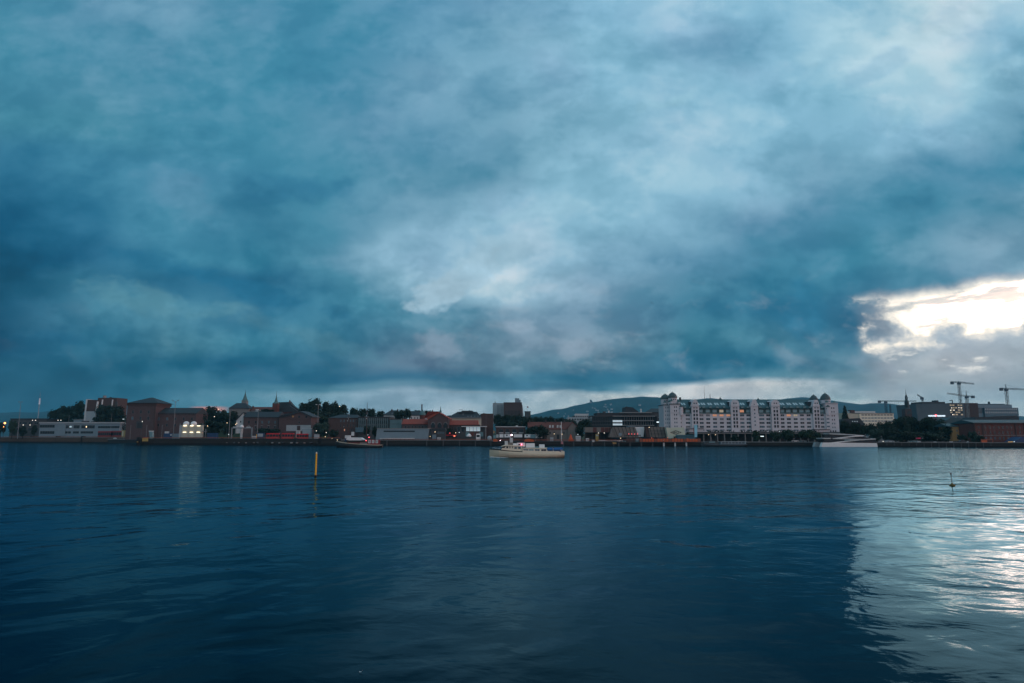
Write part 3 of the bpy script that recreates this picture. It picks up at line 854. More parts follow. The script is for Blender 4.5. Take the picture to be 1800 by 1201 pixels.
# concrete office with brick panels and white fins, half hidden by trees
t = Th('brick_office', 'brick office block with slanted white fins rising out of the trees', 'building', 175, 640, 3.0)
t.prism('wall', [(146.5, 745), (147.5, 702), (150.5, 702), (149, 745)], 0, 16, M['white_plaster'])
t.prism('wall', [(149, 745), (149.4, 723), (166, 723), (166.5, 745)], 0.3, 16, M['grey_plaster'])
t.prism('brick_panel', [(149.5, 723), (150.6, 703), (167.5, 703.2), (166, 723)], 0.0, 16, M['brick_brown'])
t.prism('fin', [(166, 722), (167.2, 706), (169, 706), (167.8, 722)], -0.8, 0.8, M['white_paint'])
t.box('brick_panel', 168.5, 202, 699.5, 745, 2, 20, M['brick_brown'])
for a in (175.2, 193):
    t.prism('fin', [(a, 716), (a + .6, 702.5), (a + 2, 702.5), (a + 1.4, 716)], 1.0, 2.2, M['white_paint'])
t.box('chimney', 177, 179.8, 695.3, 706, 4, 7, M['concrete'])
t.box('fin', 200, 203.5, 706, 716, 1.2, 2.2, M['concrete_dark'])

# white two-storey terminal
t = Th('white_terminal', 'low white two-storey terminal with flat roof beside the red buses', 'building', 140, 612, G(100))
t.box('wall', 70, 211, 744.5, 770, 0, 16, M['grey_blue'], base=True)
t.box('roof', 68.5, 212.3, 742.2, 744.5, -0.8, 17, M['grey_plaster'])
t.box('wall_panel', 97, 115.5, 745.5, 766, -0.5, 0, M['grey_blue'])
for a, b, y, h, mm in ((70.5, 96.5, 749.5, 5, 'glass_dark'), (116.5, 126.5, 750.5, 5.5, 'glass_dark'), (130, 140.5, 750.5, 5.5, 'glass_dark'),
                       (143.5, 167, 750.5, 5.5, 'glass_dark'), (173, 210.5, 751, 4, 'glass_dark'),
                       (116, 126, 760.3, 4, 'glass_dark'), (129.5, 140, 760.3, 4, 'glass_dark'), (143, 165, 760.3, 4, 'glass_dark'),
                       (72, 97, 760.5, 5, 'glass_dark')):
    t.win((a + b) / 2, y, b - a, h, -0.02, mm, 'frame_grey', cols=max(1, int((b - a) / 4)))
t.win(124.5, 750.3, 4, 3.2, -0.12, 'win_cool', name='lit_window')
t.win(152.3, 750.4, 1.6, 2.4, -0.12, 'lamp_warm', name='lit_window')
t.box('rooftop_plant', 143, 152, 739.8, 742.2, 5, 9, M['concrete_dark'])
t.box('rooftop_plant', 160, 164, 740.8, 742.2, 5, 8, M['concrete_dark'])

# low grey sheds at the far left
t = Th('grey_shed', 'low dark grey office shed with a flat roof at the far left', 'building', 50, 640, G(50))
t.box('wall', 18, 81, 737.5, 770, 0, 18, M['concrete_dark'], base=True)
t.box('roof', 17, 82, 735.8, 737.5, -0.6, 19, M['roof_slate'])
for a in (24, 34, 44, 54, 64, 74):
    t.win(a, 744, 7, 4, -0.02, 'glass_dark', 'frame_grey', cols=2)
    t.win(a, 755, 7, 5, -0.02, 'glass_dark', 'frame_grey', cols=2)
t = Th('grey_shed', 'small grey flat-roofed hut between the dark trees and brick office', 'hut', 138, 645, G(50))
t.box('wall', 129, 146, 738.3, 770, 0, 8, M['grey_blue'], base=True)
t.box('roof', 128.5, 146.3, 737.4, 738.3, -0.3, 8.4, M['concrete'])

# brick fortress warehouse: tower with hipped roof, long wing
t = Th('brick_warehouse', 'brick warehouse tower with a hipped slate roof left of its long wing', 'building', 247, 520, 3.2)
t.box('wall', 221.5, 272, 711.5, 768, 0, 22, M['brick_dark'], base=True)
t.hip('roof', 219.5, 275.5, 697.5, 708.5, -1.2, 23.2, 246.5, 251, M['roof_slate'])
t.box('cornice', 220.5, 273, 708.8, 713.2, -0.5, 22.4, M['brick_brown'])
for px in (232.2, 246.2, 260):
    t.win(px, 724.3, 3.6, 5.6, -0.02, rows=2)
    t.win(px, 735.4, 3.6, 5.4, -0.02, 'glass_blue' if px < 240 else 'glass_dark', rows=2)
t.box('door', 240.8, 249.3, 743.2, 753, -0.15, 0.0, M['frame_dark'])
t.prism('door_surround', [(239, 753), (239, 741), (245, 739.6), (251, 741), (251, 753), (249.3, 753), (249.3, 743.2), (240.8, 743.2), (240.8, 753)], -0.35, 0, M['concrete_dark'])
t.box('corner_pier', 269.5, 271.7, 713.5, 760, -0.4, 0, M['brick_brown'])
t = Th('brick_warehouse', 'long brick warehouse wing with a dark roof behind the floodlit container stack', 'building', 308, 524, 3.2)
t.box('wall', 272.4, 344, 726, 768, 0, 20, M['brick_dark'], base=True)
t.gable_x('roof', 271, 345, 716.2, 727, 0, 20, M['roof_slate'])
for px in (278.5, 293.5, 308, 322.5, 337):
    t.win(px, 736.5, 3.2, 5, -0.02, 'glass_blue' if px in (278.5, 293.5) else 'glass_dark', rows=2)
    t.win(px, 747.5, 3.2, 5, -0.02, rows=2)
for k in range(10):
    t.box('eave_bracket', 277 + k * 6.8, 278.3 + k * 6.8, 727.2, 729.2, -0.5, 0, M['timber_dark'])
t.win(298, 721, 3, 1.6, 3.5, 'glass_blue', name='skylight')

# fortress on the rise
t = Th('castle_wing', 'fortress hall with dark hipped roof behind the tall green spire', 'castle', 418, 640, 24)
t.box('wall', 401, 435, 717.5, 735, 0, 14, M['stone_grey'])
t.hip('roof', 399.5, 437, 708, 718, -0.8, 15, 408, 424, M['roof_slate'])
t = Th('castle_tower', 'pale stone fortress tower with a green stepped spire, left of two', 'castle tower', 426.7, 656, 24)
t.box('wall', 422.4, 431, 704, 730, 0, 5, M['stone_grey'])
mb = MB(); s = t.D / FPX
zt = t.z
mb.lathe([(5.2 * s, zt(706)), (4.6 * s, zt(703)), (3.2 * s, zt(700.5)), (2.9 * s, zt(699)), (2.2 * s, zt(697)), (0.9 * s, zt(692.5)), (0.35 * s, zt(688))], 0, 2.5, 8)
t.part(mb, 'spire', M['copper_green'])
t.part(MB().tube((0, 2.5, zt(688.5)), (0, 2.5, zt(685)), 0.10), 'finial', M['metal_dark'])
t = Th('castle_wing', 'low fortress wing with a dull red roof between the two spires', 'castle', 458, 645, 24)
t.box('wall', 436, 478, 720.5, 736, 0, 10, M['stone_grey'])
t.gable_x('roof', 435, 480, 715.2, 721.5, 0, 10, M['roof_rust'])
t.box('chimney', 442, 443.6, 713.6, 717, 3, 5, M['brick_dark'])
t.box('dormer', 448, 453, 719.4, 723.5, -0.5, 2, M['white_plaster'])
t = Th('castle_tower', 'square brick fortress tower with a slim green spire, right of two', 'castle tower', 482, 615, 22)
t.box('wall', 477.3, 486.4, 709, 740, 0, 5, M['brick_red'])
mb = MB(); s = t.D / FPX
zt = t.z
mb.lathe([(5.2 * s, zt(709.6)), (4.8 * s, zt(708.3)), (2.8 * s, zt(706.2)), (2.4 * s, zt(704.5)), (1.3 * s, zt(700.5)), (0.5 * s, zt(695)), (0.2 * s, zt(689.5))], 0, 2.4, 8)
t.part(mb, 'spire', M['copper_green'])
t.part(MB().tube((0, 2.4, zt(691)), (0, 2.4, zt(687)), 0.09), 'finial', M['metal_dark'])
t = Th('castle_hall', 'fortress hall with steep dark gables right of the brick tower', 'castle', 508, 622, 22)
t.box('wall', 486.4, 524, 722.5, 742, 0, 16, M['brick_red'])
t.prism('roof', [(486, 723), (486, 709), (488.5, 707.2), (506, 706.8), (512, 713), (512, 723)], 6, 15, M['roof_slate'])
t.prism('roof', [(500.5, 723.5), (507.2, 705.5), (511, 711.5), (525.5, 721), (525.5, 723.5)], 2.5, 8, M['roof_slate'])
t.prism('roof', [(485, 724), (500, 714.5), (507, 713), (521, 722.5), (521, 724)], -1, 3, M['roof_slate'])
t.prism('parapet', [(506.3, 709), (506.3, 704.8), (508.2, 704.8), (508.2, 709)], 2.2, 3.4, M['brick_red'])
t.box('chimney', 506.6, 508, 703.4, 705.5, 2.4, 3.4, M['brick_dark'])

# white gable house and brick warehouse in front of the fortress
t = Th('white_gable_house', 'white gabled house end wall left of the brick warehouse', 'house', 421, 498, 3.2)
t.prism('wall', [(415, 762), (415, 738), (425.4, 726.5), (427.5, 726.5), (427.5, 762)], 0, 12, M['white_plaster'])
t.prism('roof', [(414.4, 738.2), (425.8, 725), (429.3, 725), (429.3, 727.5), (426, 726.6), (415, 739.4)], -0.4, 12.4, M['roof_slate'])
t.win(423, 741.5, 2, 3, -0.02)
t = Th('brick_warehouse', 'brick warehouse with slate roof and two window rows above the red buses', 'building', 458, 495, 3.2)
t.box('wall', 428, 489, 733, 768, 0, 16, M['brick_dark'], base=True)
t.gable_x('roof', 427, 489.5, 723.3, 733.5, 0, 16, M['roof_slate'])
for k in range(11):
    t.box('eave_bracket', 431.5 + k * 5.2, 432.6 + k * 5.2, 733.5, 735.2, -0.45, 0, M['timber_dark'])
for i, px in enumerate((437.5, 449.5, 460.5, 472.3, 483.5)):
    t.win(px, 742.3, 2.6, 4.6, -0.02, 'glass_blue' if i > 1 else 'glass_dark', 'frame_grey' if i > 1 else 'frame_dark', rows=2)
    t.win(px, 751, 2.6, 4.0, -0.02, rows=2)
    t.box('window_arch', px - 2.1, px + 2.1, 748.1, 748.8, -0.12, 0, M['concrete'])
t = Th('brick_gable_warehouse', 'brick warehouse gable with three round windows beside the bus stands', 'building', 519, 488, 3.2)
t.prism('wall', [(490, 768), (490, 734), (505, 731.8), (526.5, 723.8), (546.5, 733.5), (546.5, 768)], 0, 20, M['brick_dark'])
t.prism('roof', [(489.4, 733.6), (505, 730.6), (526.5, 722.3), (548, 732.2), (548, 734.2), (526.5, 724.4), (505, 732.4), (489.4, 734.6)], -0.7, 20.5, M['roof_slate'])
t.box('base_band', 503.5, 546.7, 747.5, 758, -0.12, 0, M['grey_plaster'])
t.box('string_course', 503.5, 546.8, 736.8, 737.5, -0.2, 0, M['brick_brown'])
for px, py in ((514.5, 732.3), (525.5, 732.8), (538, 733)):
    mb = MB(); s = t.D / FPX
    vs = [(t.x(px) + 1.7 * s * math.cos(k * math.pi / 6), -0.12, t.z(py) + 1.9 * s * math.sin(k * math.pi / 6)) for k in range(12)]
    mb.add(vs + [(a, 0.02, c) for a, b, c in vs], [tuple(range(12))] + [(k, (k + 1) % 12, (k + 1) % 12 + 12, k + 12) for k in range(12)])
    t.part(mb, 'round_window', M['ochre_wall'] if px < 520 else M['glass_dark'])
t.win(525.8, 742.8, 2.6, 3.6, -0.02)
t.box('door', 522.5, 528, 748.5, 758, -0.25, -0.1, M['brick_brown'])
t.prism('roof', [(489, 731.5), (500, 727.5), (524, 722.9), (524, 725), (489, 733.5)], 1, 20, M['roof_slate'])

# brick barracks behind the moored ship
t = Th('brick_barracks', 'dark brick barracks with a low hipped roof behind the moored ship', 'building', 603, 470, 3.2)
t.box('wall', 577, 629.5, 734.5, 768, 0, 18, M['brick_brown'], base=True)
t.hip('roof', 576, 630.5, 728.3, 735, 0, 18, 592, 622, M['roof_slate'])
for i, px in enumerate((599, 604.8, 611, 616.3, 621, 626)):
    t.win(px, 739.7, 1.9, 4.2, -0.02, 'glass_blue' if i in (0, 1, 3, 4) else 'glass_dark', 'frame_grey', rows=2)
    t.win(px, 748.2, 1.9, 4.6, -0.02, rows=2)
for px in (594.5, 606, 618):
    t.win(px, 756, 1.9, 3.6, -0.02, 'win_warm' if px == 606 else 'glass_dark', rows=2)

# glass-fronted annex
t = Th('glazed_annex', 'long grey-green annex with rows of tall dark windows right of the barracks', 'building', 657, 468, 3.0)
t.box('wall', 629.8, 684.5, 734, 768, 0, 18, M['concrete_dark'], base=True)
t.box('roof', 629, 685, 732.6, 734, -0.4, 18.3, M['roof_slate'])
for k in range(15):
    px = 632.5 + k * 3.55
    t.box('pilaster', px - 1.85, px - 1.15, 735, 757, -0.25, 0, M['glass_teal'])
for k in range(14):
    px = 633 + k * 3.55
    t.win(px, 742 + (k % 3) * 0.5, 1.5, 5.5, -0.02, frame='frame_dark', rows=2)
    t.win(px, 750.5 + (k % 2) * 0.6, 1.5, 5.5, -0.02, frame='frame_dark', rows=2)
t.box('entrance_canopy', 625, 640, 751.5, 760, -3, -0.3, M['glass_blue'])
t = Th('glass_hall', 'pale teal glass stair hall with vertical mullions beside the red-roofed wing', 'building', 695.5, 466, 3.0)
t.box('glass_wall', 685.3, 706, 738, 768, 0, 12, M['glass_teal'], base=True)
t.box('roof', 684.8, 706.5, 736.8, 738, -0.3, 12.3, M['concrete_dark'])
for k in range(10):
    t.box('mullion', 686.3 + k * 2.05, 686.65 + k * 2.05, 738, 754, -0.2, 0, M['frame_dark'])
t.box('transom', 685.5, 706, 745.2, 745.6, -0.15, 0, M['frame_dark'])

# long grey terminal on the quay edge
t = Th('grey_terminal', 'long low grey terminal with one dark window strip on the quay edge', 'building', 707, 424, 2.8)
t.prism('wall', [(661, 773.5), (663.2, 753.6), (753.6, 753.6), (752.3, 773.5)], 0, 12, M['grey_blue'])
t.box('roof_edge', 662.8, 754, 753, 754.1, -0.25, 12.2, M['concrete'])
t.win(702, 758.3, 54.5, 2.2, -0.02, 'glass_dark', 'frame_dark', cols=14)
t.box('step_band', 668, 729, 770.3, 771.6, -1.6, -0.6, M['white_plaster'])

# long red-roofed brick halls
t = Th('brick_station_hall', 'brick gabled hall with red roof, small copper spire and three arched windows', 'building', 770, 452, 2.8)
t.prism('wall', [(752.3, 770), (752.3, 736.5), (771.3, 725.6), (788.3, 735.5), (788.3, 770)], 0, 24, M['brick_dark'])
t.prism('roof', [(751.6, 736.8), (771.3, 724.6), (789.2, 735.3), (789.2, 736.4), (771.3, 726), (751.6, 738)], -0.6, 24, M['roof_red'])
mb = MB().add([(t.x(744, 10), 9, t.z(736, 9)), (t.x(751), 5, t.z(723.5, 5)), (t.x(770), 5, t.z(723.3, 5)), (t.x(752.6), 5, t.z(736.4, 5)), (t.x(744), 14, t.z(736, 9)), (t.x(751), 14, t.z(723.5, 5)), (t.x(770), 14, t.z(723.3, 5)), (t.x(752.6), 14, t.z(736.4, 5))],
              [(0, 1, 2, 3), (4, 7, 6, 5), (0, 4, 5, 1), (1, 5, 6, 2), (2, 6, 7, 3), (3, 7, 4, 0)])
t.part(mb, 'roof', M['roof_red'])
s = t.D / FPX
t.part(MB().lathe([(2.1 * s, t.z(725.3)), (1.9 * s, t.z(722.5)), (1.0 * s, t.z(720.5)), (0.2 * s, t.z(714))], t.x(773), 4, 8), 'spire', M['copper_green'])
t.box('chimney', 759, 760.4, 720.8, 724, 6, 8, M['brick_dark'])
for px in (761.3, 772.8, 783):
    mb = MB()
    w_ = 3.3
    arc = [(t.x(px) + w_ * s * math.cos(k * math.pi / 8), t.z(746.5) + 3.6 * s * math.sin(k * math.pi / 8)) for k in range(9)]
    mb.prism([(t.x(px + w_), t.z(752))] + arc + [(t.x(px - w_), t.z(752))], -0.15, 0.02)
    wn_ = t.part(mb, 'arched_window', M['glass_dark'])
    mb = MB()
    for (a, b) in zip(arc, arc[1:]):
        mb.tube((a[0], -0.2, a[1]), (b[0], -0.2, b[1]), 0.16, n=4)
    t.part(mb, 'arch_moulding', M['concrete'], wn_)
t = Th('brick_station_wing', 'low brick wing with bright red tiled roof behind the grey terminal', 'building', 730, 462, 2.8)
t.box('wall', 706.8, 753, 745, 768, 0, 14, M['brick_dark'], base=True)
t.gable_x('roof', 706, 753.5, 736.3, 745.5, 0, 14, M['roof_red'])
t.box('verge', 705.3, 706.3, 735.8, 746.5, -0.6, 0.4, M['concrete'])
for k in range(7):
    t.win(713 + k * 6, 751, 2.2, 4.5, -0.02, rows=2)
t = Th('brick_station_wing', 'brick wing with red tiled roof right of the gabled hall', 'building', 815, 458, 2.8)
t.box('wall', 788.5, 843, 746.5, 768, 0, 14, M['brick_brown'], base=True)
t.gable_x('roof', 788.5, 840, 738.4, 747, 0, 14, M['roof_red'])
for k in range(5):
    t.win(795 + k * 5, 754, 2.2, 6, -0.02, rows=2)

# villas and mansard block behind
t = Th('white_villa', 'white villa with dark mansard roof and two chimneys among trees', 'villa', 686, 560, 12)
t.box('wall', 674, 698, 729.5, 745, 0, 12, M['white_plaster'])
t.hip('roof', 672.3, 700, 720.8, 729.8, -0.6, 12.6, 684, 697, M['roof_slate'])
for px in (688, 698.3): t.box('chimney', px - .9, px + .9, 719.4, 723.5, 4, 6, M['brick_brown'])
for px in (688.7, 693.3): t.win(px, 727, 1.4, 1.6, 0.2, 'glass_blue', 'frame_white', name='skylight')
t.win(687.5, 736, 2.4, 3.6, -0.02); t.win(679, 736, 1.8, 3.6, -0.02); t.win(694, 736, 1.8, 3.6, -0.02)
t = Th('white_villa', 'white villa with long dark roof left of the brick turret', 'villa', 728, 565, 12)
t.box('wall', 718.6, 738, 730.3, 745, 0, 12, M['white_plaster'])
t.gable_x('roof', 718, 739, 722.3, 730.5, 0, 12, M['roof_slate'])
for px in (723, 729, 734): t.win(px, 735, 1.6, 3, -0.02)
t = Th('brick_turret', 'round brick turret with a conical green roof and tall chimney', 'tower', 741.5, 500, 2.8)
s = t.D / FPX
t.part(MB().lathe([(5.0 * s, 0), (4.8 * s, t.z(729))], 0, 2.5, 14), 'wall', M['brick_red'])
t.part(MB().lathe([(5.9 * s, t.z(729.5)), (5.0 * s, t.z(726.5)), (2.4 * s, t.z(723)), (0.3 * s, t.z(719.5))], 0, 2.5, 14), 'roof', M['copper_green'])
t.box('chimney', 740, 741.9, 710.8, 727, 3.5, 4.5, M['brick_brown'])
t = Th('mansard_block', 'wide block with dark mansard roof and skylights left of the city hall', 'building', 816, 530, 8)
t.box('wall', 789, 846, 734.5, 768, 0, 16, M['ochre_pale'])
t.part(MB().hip(t.x(785), t.x(847), -0.6, 16.6, t.z(735), t.z(723.3), t.x(803), t.x(837), 8), 'roof', M['roof_slate'])
t.box('cornice', 787, 847, 734.2, 735.6, -0.9, -0.1, M['concrete'])
t.prism('roof_lantern', [(806, 726), (813, 722), (830, 722), (834, 726)], 5, 11, M['roof_slate'])
t.box('chimney', 824, 826, 721.3, 724, 7, 9, M['brick_dark'])
for px in (822.3, 828.3, 834.5, 840): t.win(px, 732, 1.4, 1.7, 0.0, 'glass_blue', 'frame_white', name='skylight')
t.win(814, 728.5, 1.8, 2, 3, 'glass_blue', 'frame_white', name='skylight')
mb = MB()
for px in (807, 810.5):
    mb.tube((t.x(px), 8, t.z(726)), (t.x(px), 8, t.z(719.3)), 0.12, n=4)
    mb.tube((t.x(px - 1.6), 8, t.z(719.8)), (t.x(px + 1.2), 8, t.z(719.6)), 0.16, n=4)
t.part(mb, 'aerial', M['metal_dark'])
# ------------------------------------------------------------------ middle of the shore
t = Th('brick_stack', 'tall square brick tower standing right of the white glazed pavilion', 'tower', 856, 448, 2.8)
t.box('wall', 846, 866.6, 728, 772, 0, 8, M['brick_brown'], base=True)
t.box('parapet', 845.8, 866.8, 727.2, 728, -0.15, 8.2, M['brick_dark'])
t.box('pier', 853.5, 856, 729, 770, -0.35, 0, M['brick_dark'])
for px in (858, 861.3, 864.5): t.box('slot', px - .35, px + .35, 730.5, 735.5, -0.12, 0, M['frame_dark'])

t = Th('glazed_pavilion', 'white-framed pavilion with four bright glazed panels by the brick tower', 'building', 830, 436, 2.8)
t.box('wall', 803, 851.5, 750.5, 775, 2, 14, M['concrete_dark'], base=True)
t.box('roof', 811, 855, 749.2, 750.6, -1.0, 14.4, M['white_plaster'])
t.box('corner_post', 853.3, 854.6, 750.6, 773, -0.8, 0, M['concrete'])
for k in range(4):
    t.win(822.3 + k * 6.35, 754.4, 6.1, 7.6, 1.95, 'win_cool', 'frame_grey', name='glazed_panel')
for px, mm in ((822, 'glass_teal'), (830, 'roof_rust'), (838, 'brick_red'), (846, 'glass_teal')):
    t.win(px, 763.5, 7, 7.5, 1.95, mm, 'frame_grey', name='shopfront')
for px in (806.5, 813.5): t.win(px, 755, 5, 9, 1.95, 'glass_dark', name='window')

t = Th('brick_canopy_building', 'low brick building with arched windows and white parapet behind the trucks', 'building', 898, 446, 2.3)
t.box('wall', 872, 923.5, 752.5, 775, 0, 14, M['brick_brown'], base=True)
t.box('parapet', 871, 924, 749.8, 751, -0.5, 14.4, M['white_plaster'])
t.box('fascia', 871.6, 923.7, 751, 752.5, -0.2, 14.2, M['brick_dark'])
t.box('rooftop_plant', 906.5, 910.5, 748.2, 749.8, 4, 7, M['white_plaster'])
for px in (881, 892, 904, 916): 
    t.win(px, 757.5, 6.5, 6, -0.02, 'glass_dark', cols=3)
    t.box('canopy', px - 4, px + 4, 760.6, 761.8, -1.6, 0, M['white_plaster'])

# city hall: pale tower, brick tower
t = Th('city_hall_tower', 'pale grey flat-topped city hall tower left of its brick twin', 'tower', 876, 900, 11)
t.box('wall', 866, 886, 709.5, 745, 12, 34, M['grey_plaster'])  # paler wall colour stands in for sunlight on this tower
t.box('parapet', 865.8, 886.2, 708.9, 709.5, 11.8, 34.2, M['concrete'])
t.box('chimney', 869.6, 871, 706, 709, 16, 18, M['concrete'])
for k in range(5): t.box('slot', 874 + k * 2.3, 874.6 + k * 2.3, 712, 730, 11.85, 12, M['concrete_dark'])
t = Th('city_hall_tower', 'massive dark brick city hall tower with slit windows and rooftop cube', 'tower', 901, 880, 11)
t.prism('wall', [(885.3, 748), (885.3, 708.3), (917.6, 708), (918, 748)], 0, 26, M['brick_brown'])
t.box('parapet', 885, 917.8, 707.4, 708.3, -0.3, 26.2, M['brick_dark'])
for k in range(11): t.box('slit_window', 888.5 + k * 2.45, 889.4 + k * 2.45, 722, 728.5, -0.15, 0, M['glass_dark'])
t.box('rooftop_cube', 905.2, 912.8, 700.2, 708, 6, 16, M['grey_blue'])
t.box('rooftop_cube', 912.8, 915.2, 703, 708, 7, 15, M['grey_blue'])
t.prism('buttress', [(917.6, 748), (917.6, 712), (918.6, 712), (921, 735), (921, 748)], 3, 22, M['grey_plaster'])
t = Th('city_hall_annex', 'small dark square block with a flag right of the city hall', 'building', 927.5, 860, 11)
t.box('wall', 922.4, 932.8, 723.6, 748, 0, 12, M['concrete_dark'])
t.box('parapet', 922, 933.2, 723, 723.6, -0.3, 12.3, M['concrete_dark'])
for k in range(4): t.win(924 + k * 2.3, 728, 1.1, 3, -0.02)
t = Th('rooftop_flag', 'small dark flag on a pole above the square block', 'flag', 926.5, 865, Z(723, 865))
t.part(MB().tube((0, 0, 0), (0, 0, t.z(713.5)), 0.14, 0.08), 'pole', M['metal_grey'])
mb = MB()
n = 8
for i in range(n + 1):
    u = i / n
    xx = 0.1 + 1.7 * u; yy = 0.25 * math.sin(u * 6)
    mb.v += [(xx, yy, t.z(715.2) - 0.2 * u - 1.1), (xx, yy, t.z(714.6) - 0.5 * u * u)]
    if i: mb.f.append((2 * i - 2, 2 * i, 2 * i + 1, 2 * i - 1)); mb.mi.append(0)
t.part(mb, 'flag_cloth', M['red_dim'])

# long red-roofed house
t = Th('red_roof_house', 'long grey house with dull red roof and dormers left of the orange tent', 'house', 985, 440, 2.3)
t.box('wall', 961, 1000, 754, 776, 0, 16, M['timber_grey'], base=True)
t.gable_x('roof', 928, 1003, 741.5, 754.6, 0, 16, M['roof_rust'])
t.box('wall', 929, 961, 754, 776, 0.4, 16, M['brick_brown'], base=True)
t.prism('gable_wall', [(998, 776), (998, 752), (1006, 743), (1014.5, 751), (1014.5, 776)], -0.8, 15, M['timber_grey'])
t.prism('gable_roof', [(996.6, 752.8), (1006, 741.2), (1015.8, 750.8), (1015.8, 752.2), (1006, 742.8), (996.6, 754.4)], -1.3, 15.6, M['roof_rust'])
for px in (966.5, 971.5, 980, 985):
    t.prism('dormer', [(px - 1.6, 752), (px - 0.6, 747.5), (px + 1.8, 747.5), (px + 1.6, 752)], 0.6, 4, M['white_plaster'])
for px in (931, 959.5, 976.5, 992): t.box('chimney', px - .8, px + .8, 738.6, 743.5, 6, 8, M['brick_dark'])
for px in (967, 974, 991): t.win(px, 761, 2, 4, -0.02)
t.box('door', 978.5, 983, 764, 772, -0.1, 0, M['frame_dark'])

# small pale buildings behind
t = Th('pale_office', 'pale grey office with a rounded roof storey left of the dark office', 'building', 1020, 660, 8)
t.box('wall', 998, 1042, 733.5, 752, 0, 18, M['grey_plaster'])
t.box('roof_storey', 1011, 1034, 727.5, 731, 4, 14, M['white_plaster'])
t.box('upper_floor', 1008.5, 1040.5, 731, 733.5, 1.5, 17, M['concrete_dark'])
for k in range(9): t.win(1002 + k * 4.6, 737.5, 2.4, 3, -0.02)
for k in range(9): t.box('pilaster', 1011.5 + k * 3.2, 1012.3 + k * 3.2, 731, 733.4, 1.2, 1.5, M['white_plaster'])

# dark layered office
t = Th('layered_office', 'dark glass office in stacked layers with pale floor bands behind the pyramids', 'building', 1098, 520, 2.3)
t.box('glass_wall', 1041, 1155, 732, 772, 2, 30, M['glass_dark'], base=True)
t.box('glass_wall', 1050, 1148, 726.5, 731, 6, 28, M['concrete_dark'])
t.box('floor_band', 1077, 1152, 731, 732.4, -0.6, 30.5, M['concrete'])
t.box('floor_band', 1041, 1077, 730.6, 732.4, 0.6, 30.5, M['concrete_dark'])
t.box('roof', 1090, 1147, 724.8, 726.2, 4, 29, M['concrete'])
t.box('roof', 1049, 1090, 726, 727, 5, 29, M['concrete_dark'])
t.box('floor_band', 1095, 1150, 739, 740.4, 0.2, 2.2, M['concrete'])
t.box('floor_band', 1095, 1150, 747.2, 748.6, 0.2, 2.2, M['concrete'])
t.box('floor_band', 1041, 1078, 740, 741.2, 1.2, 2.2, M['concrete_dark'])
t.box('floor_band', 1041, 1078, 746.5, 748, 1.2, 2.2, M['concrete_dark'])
t.box('roof_terrace', 1149, 1168, 728, 772, 6, 30, M['concrete_dark'], base=True)
for k in range(4): t.box('floor_band', 1157, 1167, 733 + k * 7, 734.4 + k * 7, 5.4, 6, M['concrete'])
for k in range(13): t.box('mullion', 1098 + k * 4.1, 1098.5 + k * 4.1, 732.4, 747.2, 1.6, 2, M['frame_grey'])
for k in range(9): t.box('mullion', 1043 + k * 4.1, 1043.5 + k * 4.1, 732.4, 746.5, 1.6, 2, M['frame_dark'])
for k in range(12): t.box('mullion', 1094 + k * 4.4, 1094.6 + k * 4.4, 726.4, 731, 5.6, 6, M['brick_brown'])
t.win(1085.5, 740.5, 17, 3.8, 0.3, 'sign_white', 'frame_grey', cols=3, name='lit_panel')
t.win(1085.5, 746.3, 17, 3.6, 0.3, 'sign_white', 'frame_grey', cols=3, name='lit_panel')
t.win(1156.3, 742.2, 4.2, 1.6, 1.6, 'lamp_cool', name='lit_panel')
t.box('rooftop_plant', 1061, 1065, 723.2, 726, 10, 14, M['concrete_dark'])
t.box('rooftop_plant', 1069.5, 1072, 722, 726, 10, 13, M['white_plaster'])
t.part(MB().lathe([(0.5, t.z(726, 10)), (0.5, t.z(720.5, 10)), (0.9, t.z(720, 10)), (0.3, t.z(718.5, 10))], t.x(1128, 10), 12, 8), 'vent', M['white_plaster'])
t = Th('dark_rooftop', 'dark domed roof mass rising behind the layered office', 'building', 1108, 640, 6)
t.prism('roof', [(1096, 735), (1099, 727), (1099, 716), (1102, 715), (1113, 716.5), (1122, 723), (1128, 735)], 0, 16, M['roof_slate'])
t = Th('dark_rooftop', 'low dark hipped roof just left of the lilac warehouse', 'building', 1155, 600, 6)
t.hip('roof', 1140, 1172, 717.5, 724.5, 0, 18, 1149, 1162, M['roof_slate'])
t.box('wall', 1141, 1171, 724.5, 745, 0.4, 17.6, M['concrete_dark'])

